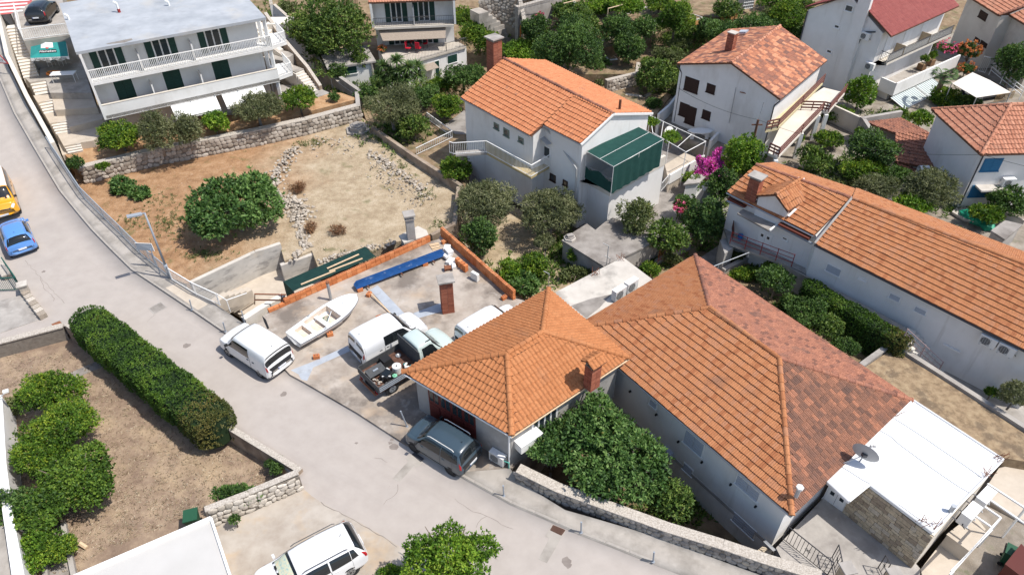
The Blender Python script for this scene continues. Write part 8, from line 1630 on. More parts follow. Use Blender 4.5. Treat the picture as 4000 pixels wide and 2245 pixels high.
# ------------ plants
def leafm(name,cols,tr=.24):
 cols=[(c[0]*1.06,c[1]*.97,c[2]*.9)for c in cols];n=len(cols)
 return tint_mat(name,cols+[(.19,.19,.05)if cols[0][1]>cols[0][0]else cols[-1]],.55,transl=tr,var=.25,nscale=3.0,spec=.3,pos=[.94*i/(n-1)for i in range(n)]+[1.0])
LF=dict(fig=leafm('fig_leaf',[(0.034,0.084,0.024),(0.068,0.155,0.041),(0.117,0.235,0.067),(0.189,0.318,0.101)]),citrus=leafm('citrus_leaf',[(0.034,0.082,0.010),(0.069,0.158,0.016),(0.130,0.250,0.026),(0.275,0.367,0.039)]),olive=leafm('olive_leaf',[(0.060,0.082,0.036),(0.105,0.133,0.061),(0.166,0.196,0.097),(0.263,0.290,0.161)],.2),dark=leafm('dark_leaf',[(0.023,0.059,0.017),(0.050,0.113,0.028),(0.096,0.186,0.047),(0.157,0.274,0.073)]),bright=leafm('bright_leaf',[(0.043,0.111,0.010),(0.093,0.210,0.018),(0.172,0.320,0.032),(0.286,0.419,0.050)]),hedge=leafm('hedge_leaf',[(0.027,0.066,0.012),(0.054,0.125,0.019),(0.099,0.197,0.026),(0.174,0.280,0.039)]),hedgeb=leafm('hedge_leaf_brown',[(0.041,0.063,0.017),(0.080,0.107,0.028),(0.146,0.138,0.041),(0.190,0.188,0.056)]),yucca=leafm('yucca_leaf',[(0.040,0.088,0.028),(0.082,0.158,0.046),(0.146,0.245,0.077)],.15),purple=leafm('bougainvillea_bract',[(0.46,0.05,0.40),(0.66,0.10,0.55),(0.78,0.18,0.68)]),orange=leafm('orange_blossom',[(0.50,0.15,0.06),(0.58,0.22,0.09),(0.6,0.3,0.14)]),dry=leafm('dry_brush',[(0.126,0.070,0.042),(0.224,0.126,0.070),(0.336,0.210,0.112)],.1),carob=leafm('carob_leaf',[(0.030,0.069,0.014),(0.066,0.132,0.026),(0.123,0.211,0.043),(0.213,0.301,0.073)]),weed=leafm('weed_leaf',[(0.070,0.105,0.035),(0.126,0.168,0.063),(0.196,0.238,0.098)],.2),pink=leafm('pink_flower',[(0.630,0.084,0.280),(0.840,0.210,0.420)]))
BARK=mat('bark',[(.10,.075,.055),(.17,.135,.10),(.23,.19,.15)],9,.95,.6,20);BARKG=mat('grey_bark',[(.20,.175,.15),(.28,.25,.22)],9,.95,.5,20)
def leaves(pts,dirs,k,ell,wid,spread,rng,up=.35,droop=0.0):
 """k leaves on each twig end: folded rhombs; returns verts, quads, tints"""
 n=len(pts);p=np.repeat(pts,k,0);d=np.repeat(dirs,k,0);a=d*(1-spread)+rng.normal(size=(n*k,3))*spread;a[:,2]+=up*.3-droop;a/=np.linalg.norm(a,axis=1,keepdims=True)+1e-9
 nr=d*.5+np.array([0,0,up])+rng.normal(size=(n*k,3))*.35;s=np.cross(a,nr);s/=np.linalg.norm(s,axis=1,keepdims=True)+1e-9;nr=np.cross(s,a)
 L_=ell*rng.uniform(.65,1.25,(n*k,1));w=wid*rng.uniform(.75,1.2,(n*k,1));base=p+a*L_*.08
 V=np.stack([base,base+a*L_*.5+s*w*.5-nr*w*.12,base+a*L_,base+a*L_*.5-s*w*.5-nr*w*.12],1).reshape(-1,3);F=np.arange(n*k*4).reshape(-1,4);return V,F
def lobes_crown(c,R,Rz,Ry,seed,nl=8,jit=.5):
 r=np.random.default_rng(seed);C=[np.zeros(3)];S=[.55]
 for i in range(nl):
  u=r.normal(size=3);u/=np.linalg.norm(u);u[2]=abs(u[2])*.95-.3;u/=max(.6,np.linalg.norm(u));q=r.uniform(.5,.74);C.append(u*q);S.append(min(r.uniform(.26,.44),1.06-q))
 return np.array(C),np.array(S),r
def crown_mesh(root,c,R,Rz,Ry,kind,seed,cover=1.5,ell=.2,wid=.09,k=5,spread=.6,nl=8,name='crown',m=None,thin=1.0,up=.35,low=-.75):
 C,S,r=lobes_crown(c,R,Rz,Ry,seed,nl);area=4*math.pi*R*(R+Rz)/2*1.3;n=int(area*cover*thin/(ell*wid*.5)/k);n=max(70,min(n,8000));pts,dr,tn=[],[],[];need=n;sc=np.array([R,Ry,Rz])
 while need>0:
  i=r.choice(len(C),need*2,p=S**2/(S**2).sum());u=r.normal(size=(need*2,3));u/=np.linalg.norm(u,axis=1,keepdims=True);rad=S[i][:,None]*(1-.45*r.random((need*2,1))**1.6+.38*r.random((need*2,1))**5)*(1+.15*np.sin(u[:,:1]*9+seed)*np.sin(u[:,1:2]*8));q=C[i]+u*rad
  dist=np.linalg.norm(q[:,None]-C[None],axis=2)/S[None];ok=((dist<.6).sum(1)==0)&(q[:,2]>low);q,u2=q[ok][:need],u[ok][:need];pts.append(q*sc+np.array(c));dr.append(u2);tn.append(.42+.26*np.sin(i[ok][:need]*2.3+seed));need-=len(q)
 pts,dr,tn=np.concatenate(pts),np.concatenate(dr),np.concatenate(tn);V,F=leaves(pts,dr,k,ell,wid,spread,r,up);t=np.repeat(np.clip(np.repeat(tn,k)+r.normal(size=len(pts)*k)*.26,0,.93)+(r.random(len(pts)*k)<.01),4);t=np.minimum(t,1);f=off(root);return fast_mesh(name,V-np.array(f),F,m or LF[kind],t,root)
def limbs(root,base,c,R,Rz,seed,r0=.14,n=6,m=None,low=.2):
 rg=random.Random(seed);b=MB();base,c=Vector(base),Vector(c);fork=base.lerp(c,.45)if c.z-base.z>.8 else base.lerp(c,.6);fork+=Vector((rg.uniform(-.1,.1),rg.uniform(-.1,.1),0));b.tube(base-U3*.25,fork,r0,8,r0*.75)
 tr=b.o('trunk',m or BARK,root,True)
 for i in range(n):
  an=i*6.283/n+rg.uniform(-.4,.4);e=c+Vector((math.cos(an)*R*rg.uniform(.45,.85),math.sin(an)*R*rg.uniform(.45,.85),rg.uniform(-.2,.6)*Rz));md=fork.lerp(e,.5)+Vector((0,0,.1*R));l=MB();l.tube(fork,md,r0*.55,6,r0*.35);l.tube(md,e,r0*.35,5,r0*.1);l.o('limb',m or BARK,root,True)
STY=dict(fig=dict(ell=.22,wid=.105,k=7,spread=.5,nl=22,cover=2.3),citrus=dict(ell=.14,wid=.062,k=6,spread=.55,nl=17,cover=1.9),olive=dict(ell=.18,wid=.04,k=7,spread=.7,nl=22,cover=1.35),dark=dict(ell=.15,wid=.07,k=6,spread=.55,nl=18,cover=1.7),bright=dict(ell=.15,wid=.07,k=6,spread=.55,nl=15,cover=1.7),carob=dict(ell=.21,wid=.09,k=6,spread=.6,nl=24,cover=1.4),weed=dict(ell=.16,wid=.06,k=6,spread=.6,nl=6,cover=.9),dry=dict(ell=.26,wid=.03,k=7,spread=.6,nl=6,cover=.9),hedge=dict(ell=.15,wid=.09,k=5,spread=.6,nl=8,cover=2))
_seed=[100]
def plant(name,label,k,x,y,rx,ry,gz,kind,cat_='tree',hc=None,group=None,trunk=True,thin=1.0,mats=None,near=False,extra=None):
 """crown whose outline covers the surveyed ellipse (x,y,rx,ry), standing on ground level gz"""
 _seed[0]+=1;sd=_seed[0];c0=P(k,x,y,gz+1);R=PX(k,rx,c0);hc=hc if hc is not None else max(.45,R*.85+(.35 if trunk else-.1));c=P(k,x,y,gz+hc);R=PX(k,rx,c)*.93;el=math.atan2(-ray(k,x,y)[2],ray(k,x,y)[1]);ah=PX(k,ry,c)*.94
 Ry=R;Rz2=(ah**2-(Ry*math.sin(el))**2)/math.cos(el)**2
 if Rz2<(.45*R)**2:Rz=.5*R;Ry=math.sqrt(max((.3*R)**2,(ah**2-(Rz*math.cos(el))**2)))/math.sin(el)
 else:Rz=min(math.sqrt(Rz2),R*1.3)
 Ry=min(Ry,R*1.4);hb=min(hc,Rz+.1)if not trunk else hc
 t=thing(name,(c.x,c.y,gz),label,cat_,group);st=dict(STY[kind]);d=(c-TOPO).length
 if d>45:st['ell']*=1.25;st['wid']*=1.35
 if R<1.0:st['ell']*=.85;st['wid']*=.85
 crown_mesh(t,(c.x,c.y,c.z),R,Rz,Ry,kind,sd,thin=thin,m=mats,**st)
 limbs(t,(c.x,c.y,gz),c,R,Rz,sd,max(.03,min(.16,R*.07)),9 if R>.9 else 4,BARKG if kind in('fig','olive')else BARK)
 return t
O='O'
TREES=[('fig_tree','big round fig tree alone on the earth plot',O,593,522,128,96,FZ,'fig',1.9),('fig_tree','spreading fig tree between workshop and grey house, main crown',O,1545,1165,150,115,-2.7,'fig',3.4),('fig_tree','upper fig crown against workshop gable wall',O,1490,1060,95,85,-2.7,'fig',4.2),('fig_tree','fig branches next to white awning case',O,1385,1120,75,58,-2.7,'fig',3.9),('young_tree','light green shrubby tree at lower end of fig',O,1690,1265,58,62,-2.7,'carob',2.6),('citrus_tree','topmost orange tree in left dry garden',O,125,985,88,58,-.9,'citrus',1.7),('citrus_tree','second orange tree in left garden row',O,150,1080,108,82,-.9,'citrus',1.8),('citrus_tree','orange tree filling gap in middle of left row',O,95,1150,62,62,-.9,'citrus',1.6),('citrus_tree','largest olive green citrus in left garden',O,185,1200,102,95,-.9,'hedge',1.8),('citrus_tree','lower left dark citrus next to ivy',O,125,1270,85,72,-.9,'hedge',1.6),('ivy_bush','ivy bush climbing over white parapet at left',O,50,1270,62,62,-.9,'dark',1.2),('shrub','feathery green shrub at lower left edge',O,85,1385,60,58,-.9,'bright',1.0),('citrus_tree','small yellowish citrus bush by concrete kerb',O,145,1375,42,48,-.9,'citrus',1.0),('shrub','spiky green clump beside left parapet top',O,35,1020,28,30,-.9,'weed',.5),('laurel_tree','glossy green tree at bottom centre of road',O,1130,1395,125,88,-.6,'bright',2.8),('shrub','low green shrub at bottom edge by white car',O,990,1445,45,28,-.3,'bright',.8),('olive_tree','left grey olive tree below gable house',O,1225,512,88,66,-1.3,'olive',2.3),('olive_tree','right grey olive tree below gable house',O,1385,532,85,66,-1.3,'olive',2.3),('plum_tree','dark leafy tree beside corner of clay block wall',O,1205,600,52,62,-1.3,'dark',1.9),('citrus_tree','bright citrus tree under white stair balcony',O,1148,428,45,40,-1.0,'citrus',1.5),('kiwi_vine','green vine bush at end of clay block wall',O,1285,680,36,32,-1.3,'bright',.9),('kiwi_vine','middle vine bush in sandy garden',O,1345,665,38,36,-1.3,'citrus',.9),('kiwi_vine','lower vine bush behind workshop roof',O,1320,715,40,32,-1.3,'fig',.7),('young_tree','thin grey green sapling in sandy garden',O,1370,608,28,22,-1.3,'olive',1.5),('young_tree','slim green sapling near grey shed roof',O,1443,640,20,28,-1.3,'citrus',.9),('shrub','low weeds beside slab in sandy garden',O,1450,690,60,20,-1.3,'weed',.25),('citrus_tree','first citrus bush below apartment terrace',O,303,342,58,42,GZ,'citrus',1.3),('olive_tree','tall olive in front of apartment pier',O,395,335,48,58,GZ,'olive',1.7),('olive_tree','narrow olive beside bright round bush',O,467,325,42,52,GZ,'olive',1.6),('round_bush','bright round bush between olives',O,540,310,38,32,GZ,'bright',1.0),('olive_tree','wide olive below right awning',O,645,268,68,42,GZ,'olive',1.6),('citrus_tree','citrus tree at right end of apartment garden',O,752,248,46,34,GZ,'citrus',1.3),('shrub','tiny round shrub by garden corner',O,840,243,16,13,GZ,'dark',.4),('oleander','dark bush at left end of terrace garden',O,190,412,20,22,GZ,'dark',.7),('shrub','low bush near stair foot',O,258,418,18,10,GZ,'citrus',.3),('fig_shrub','sprawling young fig plants on tilled earth',O,310,468,32,26,FZ,'fig',.4),('fig_shrub','grey green fig sprout beside young fig plants',O,350,485,28,18,FZ,'fig',.35),('carob_tree','huge spreading carob tree behind white garage',O,828,72,108,90,.6,'carob',3.2),('olive_tree','large dark olive between stone wall and gable house',O,985,265,74,62,-.3,'olive',2.4),('citrus_tree','small citrus tree at corner of olive plot',O,1042,318,42,40,-.3,'carob',1.3),('citrus_tree','dark citrus near white picket fence',O,1125,265,45,32,-.3,'citrus',1.2),('shrub','blue green shrub behind olive plot',O,1075,240,48,32,-.3,'dark',1.0),('shrub','dark shrubs at foot of garage wall',O,925,240,34,28,-.3,'dark',.8),('shrub','bushy hedge plant below house terrace',O,1165,185,55,38,-.25,'dark',1.4),('small_tree','rounded tree behind brick chimney',O,1205,90,52,40,-.25,'citrus',1.8),('small_tree','bright tree behind orange roof peak',O,1315,128,55,32,.2,'bright',1.3),('shrub','small tree beside terrace of balcony house',O,1165,45,30,30,.5,'citrus',1.2),('shrub','low bush by chimney foot',O,1245,118,28,20,-.2,'bright',.7),('shrub','leafy shrub on lane wall',O,905,152,26,32,.9,'carob',.6),('shrub','ivy below lane beside white wall',O,795,120,28,30,1.6,'dark',.6),('evergreen_tree','big dark evergreen at back of gable house',O,1430,118,95,82,.6,'dark',3.4),('small_tree','leafy tree in front of grey parapet',O,1350,75,45,42,1.6,'dark',1.6),('small_tree','loose leafy shrub below top parapet',O,1440,30,55,30,2.6,'carob',1.4),('small_tree','vine tree under timber pergola',O,1555,75,50,45,2.3,'dark',1.6),('shrub','dense green shrub above rubble terrace',O,1585,120,45,48,1.3,'dark',1.6),('small_tree','tree at top edge above allotment stakes',O,1700,45,50,48,2.6,'citrus',1.9),('small_tree','pergola vine at top edge',O,1575,10,60,22,3.4,'bright',1.4),('shrub','dark shrubs behind mottled roof ridge',O,1800,75,52,40,2.3,'dark',1.4),('shrub','green bushes right of orange planter',O,1900,60,60,34,3.0,'dark',1.0),('shrub','leafy plant left of orange planter',O,1830,25,38,30,3.4,'carob',.9),('shrub','shrubs at top beside maroon roofed house',O,1985,40,50,40,3.2,'citrus',1.0),('shrub','top edge bushes above water tank',O,1960,5,60,18,3.6,'bright',.7),('bush','wide light green bush by back path',O,1650,195,55,52,.0,'carob',1.6),('bush','bright round bush in allotments',O,1628,160,24,18,.6,'bright',.6),('shrub','small allotment plants behind orange roof',O,1515,195,45,22,.3,'weed',.35),('shrub','low vegetable bed above old stone wall',O,1590,190,35,18,.4,'weed',.3),('shrub','dark shrub below outside stair',O,1645,262,22,18,-.15,'dark',.5),('shrub','weeds under mottled roof eave',O,1720,115,40,20,1.5,'weed',.5),('vine_shrub','leafy green shrub hiding wall beside utility pole',O,1870,395,58,62,-.3,'bright',1.6),('shrub','vine shoots on white pergola',O,1690,345,28,18,.9,'bright',.7),('shrub','second vine tuft on white pergola',O,1640,308,20,14,.9,'bright',.7),('loquat_tree','loose grey green tree beside yellow fence',O,1610,545,70,62,-1.2,'weed',2.3),('loquat_tree','wispy tree overhanging grey shed roof',O,1680,600,55,50,-1.2,'carob',2.0),('shrub','dark ivy mass beside long house end',O,1775,555,58,70,-1.1,'dark',2.2),('shrub','leafy oleander behind long house gable',O,1820,470,45,48,-.3,'dark',1.6),('shrub','round shrub beside slab and roof',O,1635,678,26,22,-1.2,'citrus',.7),('shrub','low green plants by iron fence',O,1690,650,30,18,-1.2,'weed',.5),('lemon_tree','lemon tree on terrace steps right of brown rails',O,2165,235,42,52,-.15,'bright',1.5),('shrub','garden plants behind beige wall',O,2110,290,45,18,-.15,'citrus',.5),('olive_bush','grey green bush at corner of brown railed house',O,2050,400,48,36,-.15,'carob',1.2),('shrub','pink flowered bush under white columns',O,2085,350,42,24,-.15,'citrus',.8),('laurel_tree','dark leafy tree before low tiled outbuilding',O,2195,372,66,48,-.15,'dark',2.2),('shrub','lower shrubs below low tiled outbuilding',O,2170,430,70,34,-.15,'citrus',1.0),('shrub','ivy tuft on beige wall end',O,2170,338,22,24,-.15,'bright',1.0),('olive_tree','grey olive in front of blue shutter house',O,2345,470,72,52,-.15,'olive',2.0),('olive_tree','olive mass left of bright orange bush',O,2215,470,62,38,-.15,'olive',1.6),('citrus_tree','bright citrus behind long roof ridge',O,2300,508,52,34,-.15,'bright',1.4),('hibiscus','dark hibiscus bush at right edge',O,2540,505,55,48,-.15,'dark',1.5),('shrub','thin shrub over green tarpaulin heap',O,2480,535,45,32,-.15,'citrus',1.1),('magnolia_tree','big dark tree at far right edge',O,2555,165,58,62,-.1,'dark',2.4),('vine_shrub','grape leaves on white pergola right of outbuilding',O,2318,298,28,24,.5,'bright',.9),('small_tree','green fruit tree beside palm trunk',O,2380,245,40,34,-1.0,'citrus',1.4),('shrub','flowering bush under carport canvas',O,2430,265,45,20,-.4,'dark',.7),('grey_bush','grey bush behind white terrace end',O,2330,110,35,22,-.2,'olive',1.0),('grey_bush','silver bush by raised planter at right edge',O,2555,995,42,40,.3,'olive',.8),('orchard_tree','first orchard tree beside hedge of long house',O,1955,702,52,38,-.7,'dark',1.7),('orchard_tree','second orchard tree along shaded hedge',O,2035,782,56,46,-.7,'dark',1.7),('orchard_tree','third orchard tree above brown roof',O,2085,822,36,34,-.7,'carob',1.4),('orchard_tree','small orchard bush nearest planter',O,2125,880,40,34,-.7,'dark',1.0),('shrub','low plants in bed behind roof peak',O,1870,690,35,18,-.7,'citrus',.35),('shrub','weeds by dark garage opening',O,1845,645,30,12,-.7,'weed',.35),('shrub','leafy garden shrub near orange gate',O,1285,60,34,26,.6,'citrus',.9),('small_tree','tree in front of rubble wall at top centre',O,1470,70,45,40,2.0,'carob',1.5),('shrub','climbing vine over timber pergola left side',O,1500,12,50,26,3.2,'bright',1.0),('small_tree','dark fruit tree left of allotment stakes',O,1622,70,34,32,2.4,'dark',1.4),('shrub','undergrowth at foot of big evergreen',O,1500,165,40,26,.5,'dark',.7),('shrub','weedy bank below allotment wall',O,1680,140,55,22,1.2,'weed',.4),('shrub','tangle of weeds on pale bank',O,1745,85,42,22,2.0,'carob',.6),('shrub','greenery beside water tank',O,1880,95,45,18,2.2,'citrus',.6),('shrub','bushes above grey garden wall at top right',O,2010,75,34,26,2.2,'dark',.8),('shrub','grass tufts by back path',O,1690,225,40,18,.0,'weed',.4),('shrub','creeper on wall left of big evergreen',O,1330,40,28,30,1.8,'carob',.8),('shrub','top edge garden bush right of pergola',O,1660,10,40,22,3.4,'citrus',.9),('shrub','green edge plants above garage roof',O,960,205,30,18,-.2,'carob',.6),('shrub','small bush under house terrace door',O,1110,212,30,14,-.25,'citrus',.4),('shrub','shrub at foot of white pergola',O,1745,455,32,26,-1.0,'citrus',.8),('shrub','dark tuft by outdoor fireplace',O,1730,515,36,30,-1.1,'dark',1.0),('shrub','bush under mottled house rail',O,2000,345,24,18,-.15,'citrus',.6),('shrub','bush behind utility pole',O,1905,430,36,30,-.2,'dark',.8),('shrub','low weeds in gravel yard',O,2120,455,50,18,-.15,'weed',.3),('shrub','leafy shrub at corner of low outbuilding',O,2255,445,42,30,-.1,'dark',1.0),('shrub','garden shrub below white terrace corner',O,2235,300,34,20,-.1,'dark',.7),('shrub','shrub by palm foot',O,2270,290,20,16,-.8,'citrus',.5),('shrub','potted greenery beside raised planter',O,2497,985,18,14,-.6,'citrus',.5),('shrub','orchard undergrowth beside shaded hedge',O,2000,760,40,26,-.7,'dark',.8),('shrub','hedge bottom shrub near brown roof edge',O,1925,680,30,22,-.7,'citrus',.8),('shrub','grassy weeds on bank left of maroon house',O,1990,95,30,18,1.8,'weed',.3),('shrub','weeds beside caged water tank',O,1935,30,30,16,3.4,'weed',.3),('shrub','leafy weeds on top right slope',O,2010,15,40,22,3.6,'carob',.5),('shrub','weeds on top slope above apartment lane',O,720,20,30,24,3.0,'weed',.4),('shrub','green mat of plants below carob tree',O,850,180,30,22,.6,'dark',.5)]
for nm,lb,k,x,y,rx,ry,gz,kind,hc in TREES:plant(nm,lb,k,x,y,rx,ry,gz,kind,'tree' if nm.endswith('tree')else 'bush',hc)
for i,(x,y,rx,ry,l)in enumerate(((695,1170,32,24,'dark ivy clump on roadside garden wall'),(600,1245,70,10,'ivy along top of field stone wall'),(590,1305,14,9,'small ivy tuft on face of field stone wall'))):plant('ivy',l,O,x,y,rx,ry,-.5 if i==0 else .3,'dark','ivy',.35,trunk=False)
for i,(x,y,rx,ry,l)in enumerate(((748,470,22,16,'brown thorny brush beside stone heap'),(782,572,16,30,'brown dead brush along stone line'),(848,580,20,14,'single dry brown shrub on sandy earth'))):plant('dry_shrub',l,O,x,y,rx,ry,FZ,'dry','bush',.3,trunk=False)
wr=np.random.default_rng(5);pts,dr=[],[]
for x,y,sx,sy,n in((430,570,60,35,90),(520,640,60,14,70),(330,560,40,18,30),(780,360,50,12,60),(1010,420,50,40,50),(400,510,90,22,50),(1070,490,30,25,30),(900,640,60,20,15),(1100,560,20,20,20),(530,380,90,10,20)):
 for i in range(n):p=P(O,wr.normal(x,sx*.5),wr.normal(y,sy*.5),FZ);pts.append(p);dr.append((0,0,1))
V,F=leaves(np.array(pts),np.array(dr,float),9,.22,.05,.75,wr,.2);o=fast_mesh('weeds',V,F,LF['weed'],np.repeat(wr.random(len(F)),4));tag(o,'sparse grey green weeds on the dry earth plot','weeds',kind='stuff')
pts,dr=[],[]
for x,y,sx,sy,z,n in((1350,95,60,45,1.0,260),(1480,60,90,40,2.4,420),(1600,60,90,35,2.6,420),(1720,90,90,40,1.9,380),(1850,60,110,40,2.9,480),(1980,50,60,45,3.0,320),(1560,170,90,30,.5,260),(1680,190,70,40,.2,300),(1250,110,70,30,-.2,220),(1100,220,120,30,-.3,260),(900,230,70,30,-.3,160),(1000,330,80,40,-.3,220),(1320,690,90,40,-1.28,240),(1430,640,60,50,-1.28,160),(1640,650,60,25,-1.25,160),(1780,560,80,80,-1.2,300),(2120,430,110,40,-.12,240),(2250,300,70,30,-.12,160),(2040,790,110,60,-.68,320),(1900,690,50,20,-.68,120),(1700,1280,70,50,-2.68,160),(760,60,50,40,2.9,160),(820,150,50,40,1.2,160),(700,30,40,30,3.0,90),(2440,520,70,40,-.1,160),(1050,205,60,14,-1.4,90)):
 for i in range(n):p=P(O,wr.normal(x,sx*.5),wr.normal(y,sy*.5),z);pts.append(p);dr.append((0,0,1))
V,F=leaves(np.array(pts),np.array(dr,float),12,.34,.09,.72,wr,.25);o=fast_mesh('undergrowth',V,F,LF['carob'],np.repeat(wr.random(len(F))*.95,4));tag(o,'low rough undergrowth and weeds on back gardens and terraces','undergrowth',kind='stuff')
pts=[]
while len(pts)<5000:
 x,y=wr.uniform(0,760),wr.uniform(890,1446)
 if y>1446-(x-120)*.42 and x>200:continue
 if x>560 and y<1080+(x-560)*.55:continue
 if x<560 and y<880+(x-180)*.55 and x>180:continue
 p=P(O,x,y,-.885)
 pts.append(p)
V,F=leaves(np.array(pts),np.tile(np.array([[0.,0,.15]]),(len(pts),1)),3,.16,.03,.9,wr,.0);V[:,2]=np.clip(V[:,2],-.895,-.82);o=fast_mesh('straw_litter',V,F,tint_mat('straw',[(.13,.09,.055),(.28,.21,.13),(.38,.3,.19),(.5,.43,.32)],.9,nscale=4,bump=0),np.repeat(wr.random(len(F)),4));tag(o,'dry straw and leaf litter over left garden','litter',kind='stuff')
# ------------ clipped hedges
def hedge(label,a,b,half,z0,z1,seed,round_end=True,mats=('hedge','hedgeb'),ell=.105,dens=1.0):
 r=np.random.default_rng(seed);a,b=Vector(a),Vector(b);d=(b-a);L_=d.xy.length;d=Vector((d.x,d.y,0)).normalized();n=Vector((-d.y,d.x,0));t=thing('clipped_hedge',(*((a+b)/2)[:2],z0),label,'hedge');core=MB();out=[]
 for s,e in((0,1),):
  for i in range(25):an=math.pi/2+math.pi*i/24;out.append(a+d*(math.cos(an)*(half-.1))+n*(math.sin(an)*(half-.1)))
  for i in range(25):an=-math.pi/2+math.pi*i/24;out.append(b+d*(math.cos(an)*(half-.1))+n*(math.sin(an)*(half-.1)))
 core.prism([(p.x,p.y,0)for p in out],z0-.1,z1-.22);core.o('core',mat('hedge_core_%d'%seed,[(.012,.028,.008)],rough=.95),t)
 H_=z1-z0;tot=2*L_*half+math.pi*half*half;per=2*L_+2*math.pi*half;N=int((tot+per*H_)*95*dens);pts,dr,tn=[],[],[]
 for i in range(N):
  s=r.uniform(-half,L_+half);tops=r.random()<tot/(tot+per*H_);v=r.uniform(-1,1)
  hw=half if 0<=s<=L_ else math.sqrt(max(0,half**2-(s if s<0 else s-L_)**2))
  if tops:o_=v*hw;edge=abs(v);z=z1-.22*max(0,edge-.55)**2/.2;u=d*0+n*(v*.5)+U3
  else:
   sg=1 if v>0 else-1;zz=r.random();o_=sg*hw*(1-.16*max(0,zz-.7)/.3*zz);z=z0+zz*H_*.96;u=n*sg+U3*.25
   if s<0:u=u*.6-d
   if s>L_:u=u*.6+d
  lump=.05*math.sin(s*2.1+o_*3)+.04*math.sin(s*5.3-o_*4+1)+r.normal()*.025;u.normalize();p=a+d*s+n*o_+u*lump;pts.append((p.x,p.y,z+(lump if tops else 0)));dr.append(u);tn.append(.42+.16*math.sin(s*1.3+2*o_)+.14*math.sin(s*3.7-o_))
 V,F=leaves(np.array(pts),np.array([tuple(q)for q in dr]),5,ell,ell*.55,.55,r,.3);tt=np.repeat(np.clip(np.repeat(np.array(tn),5)+r.normal(size=len(pts)*5)*.16,0,1),4);f=np.array(off(t));s_q=((V.reshape(-1,4,3)[:,0]-np.array(a))@np.array(d));br=s_q+r.normal(size=len(s_q))*.5>L_*.9;Vq,Tq=V.reshape(-1,4,3),tt.reshape(-1,4)
 for msk,m_ in((~br,mats[0]),(br,mats[1])):
  if msk.sum():q=Vq[msk].reshape(-1,3);fast_mesh('foliage',q-f,np.arange(len(q)).reshape(-1,4),LF[m_],Tq[msk].ravel(),t)
 return t
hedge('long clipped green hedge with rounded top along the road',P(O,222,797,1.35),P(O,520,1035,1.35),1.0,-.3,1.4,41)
hedge('narrow clipped hedge along path of long white house',P('H',330,690,1.3),P('H',1010,1090,1.3),.5,-.65,1.35,42,dens=1.3)
# ------------ yucca, palm, bougainvillea, flowers
def rosette(root,c,n,ell,wid,rg,m,name='leaf_rosette',low=-.5):
 u=rg.normal(size=(n,3));u[:,2]=np.abs(u[:,2])*1.1+low*rg.random(n);u/=np.linalg.norm(u,axis=1,keepdims=True);s=np.cross(u,[0,0,1.]);s/=np.linalg.norm(s,axis=1,keepdims=True)+1e-9;L_=ell*rg.uniform(.8,1.15,(n,1));b0=np.array(c)[None]+u*.04;md=b0+u*L_*.6;tip=b0+u*L_+np.array([0,0,-.18*ell]);V=np.stack([b0-s*wid*.4,b0+s*wid*.4,md+s*wid*.5,md-s*wid*.5,md-s*wid*.5,md+s*wid*.5,tip+s*.004,tip-s*.004],1).reshape(-1,3);F=np.concatenate([np.arange(n*8).reshape(-1,8)[:,:4],np.arange(n*8).reshape(-1,8)[:,4:]]);return fast_mesh(name,V-np.array(off(root)),F,m,np.repeat(rg.random(n),8),root)
rg=np.random.default_rng(3);yb=P('B',1060,660,-.28);YU=thing('yucca_tree',yb,'many headed yucca tree before the balcony house','tree')
for i,(x,y,z)in enumerate(((960,500,2.6),(1010,545,2.2),(1060,460,3.2),(1090,540,2.4),(1150,510,2.8),(1215,500,2.6),(1215,570,2.0),(930,570,1.8),(1040,600,1.7),(1130,590,1.9),(985,620,1.3),(1120,690,.7),(1050,700,.6))):
 c=P('B',x,y,z);rosette(YU,c,150,.85,.075,rg,LF['yucca']);m=MB();m.tube(yb,c,.13,7,.09);m.o('stem',BARKG,YU,True)
pb_=P('D',1225,800,-1.1);tp_=P('D',1325,575,2.6);PT=thing('palm_tree',pb_,'fan palm with leaning shaggy trunk on the patio','tree');m=MB();m.tube(pb_,pb_.lerp(tp_,.6)+Vector((.05,0,0)),.13,10,.15);m.tube(pb_.lerp(tp_,.6)+Vector((.05,0,0)),tp_,.2,10,.26);m.o('trunk',BARK,PT,True)
for i in range(26):
 u=rg.normal(size=3);u[2]=abs(u[2])*.7-.25;u/=np.linalg.norm(u);u=Vector(u);e=tp_+u*.75;rod('leaf_stalk',tp_,e,.018,LF['yucca'],PT);n=13;sd_=u.cross(U3).normalized();V=[];Fq=[]
 for j in range(n):an=(j-6)/6*1.25;dd=(u*math.cos(an)+sd_*math.sin(an)).normalized();tpv=e+dd*.5-U3*.12*(1+abs(an));pr_=dd.cross(U3).normalized()*.03;V+=[e,e+dd*.3+pr_,tpv,e+dd*.3-pr_];Fq.append((4*j,4*j+1,4*j+2,4*j+3))
 MO('fan_leaf',V,Fq,LF['yucca'],PT,False,[.3+.5*random.random()]*len(V))
bb=P('C',1500,1330,-1.1);BG=thing('bougainvillea',bb,'purple bougainvillea with long flowering sprays','bush')
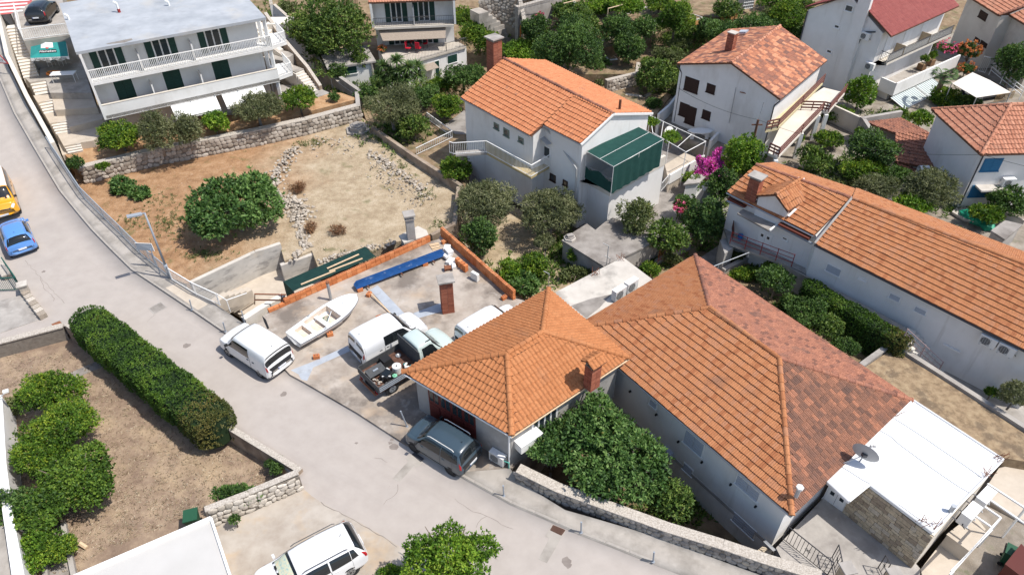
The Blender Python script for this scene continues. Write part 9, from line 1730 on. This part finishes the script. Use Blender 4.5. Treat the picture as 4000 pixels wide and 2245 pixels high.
for i,(x,y,z)in enumerate(((1560,1120,1.3),(1660,1210,1.0),(1600,1230,.8),(1400,1190,.9),(1390,1300,.3),(1440,1340,.1),(1580,1330,.2),(1500,1230,1.0),(1540,1290,.6),(1460,1250,.8),(1590,1300,.4),(1430,1210,1.0))):
 e=P('C',x,y,z);st_=P('C',1500,1290,.2);m=MB();m.tube(bb,st_,.05,6);m.tube(st_,e,.03,5,.01);m.o('branch',BARK,BG);n=420 if i<7 else 330;f=rg.random(n);pts=np.array(st_)[None]*(1-f[:,None])+np.array(e)[None]*f[:,None]+rg.normal(size=(n,3))*(.27*(1.2-f[:,None]));V,F=leaves(pts,rg.normal(size=(n,3)),5,.17,.13,.7,rg);fast_mesh('flower_spray',V-np.array(off(BG)),F,LF['purple'],np.repeat(rg.random(n*5),4),BG)
 if i%2:V,F=leaves(pts[::3],rg.normal(size=(len(pts[::3]),3)),4,.14,.08,.7,rg);fast_mesh('foliage',V-np.array(off(BG)),F,LF['bright'],np.repeat(rg.random(len(F)),4),BG)
def flowers(name,label,k,x,y,rx,ry,gz,hc,kind,leaf='dark',n=60):
 t=plant(name,label,k,x,y,rx,ry,gz,leaf,'bush',hc);c=P(k,x,y,gz+hc);R=PX(k,rx,c);u=rg.normal(size=(n,3));u[:,2]=np.abs(u[:,2])*.7-.1;u/=np.linalg.norm(u,axis=1,keepdims=True);V,F=leaves(np.array(c)[None]+u*R*.95,u,9,.18,.12,.6,rg);fast_mesh('blossom',V-np.array(off(t)),F,LF[kind],np.repeat(rg.random(len(F)),4),t)
flowers('trumpet_vine','orange flowering bush in front of pale corner house','Q',600,640,140,105,-.2,1.9,'orange',n=70);flowers('trumpet_vine','small orange flowered shrub above carport canvas','Q',570,870,110,60,-.2,1.0,'orange',n=22)
flowers('flower_box','pink flowers along end of white terrace','Q',320,610,120,30,1.5,.2,'pink',n=30);flowers('flower_shrub','pale pink flowered plant beside outdoor fireplace','Y',1290,400,90,50,-1.2,1.2,'pink','citrus',n=25);flowers('flower_shrub','pink flower spike beside top parapet','M',865,200,45,40,2.6,.8,'pink','citrus',n=15)
for x,y,l in((1185,440,'left'),(1245,420,'right')):plant('potted_tree','small tree in square planter on white terrace, %s one'%l,'D',x,y,32,32,tz+.6,'citrus','tree',.75)
flowers('geranium_pot','red geraniums at left end of house terrace','B',950,370,28,22,zt3,.35,'orange','dark',n=20)
gh=P('R',1080,900,-.1);t=thing('tarpaulin_heap',gh,'crumpled bright green tarpaulin over heap behind long roof','tarpaulin');GT=mat('bright_green_tarp',[(.01,.22,.13),(.02,.32,.2)],3,.4)
for i in range(5):o=link('tarp_fold',random.choice(rock_protos(STONEW)).copy(),t);o.data.materials.clear();o.data.materials.append(GT);o.matrix_basis=Matrix.LocRotScale(P('R',1020+i*70,860+i*35,.1)-off(t),Matrix.Rotation(i,3,'Z').to_quaternion(),Vector((1.5,1.1,.8)))
for q,z,l,m_ in(([('R',790,820),('R',900,720),('R',1120,700),('R',1400,830),('R',1260,1000),('R',960,920)],.1,'pale concrete yard slab under green tarpaulin heap',CONCW),([('R',1340,1085),('R',1540,940),('R',1795,1000),('R',1540,1210)],1.3,'grey flat shed roof behind long house',CONCD)):
 flat_block('yard_slab' if z<1 else 'flat_shed',l,q,z,-.3,m_,CONC,'slab' if z<1 else 'shed')
lane_wall('slab_wall','low pale parapet wall beside hibiscus bush',[('R',1250,760,.1),('R',1560,910,.1),('R',1790,1000,.1)],CONCW,.25,.15)
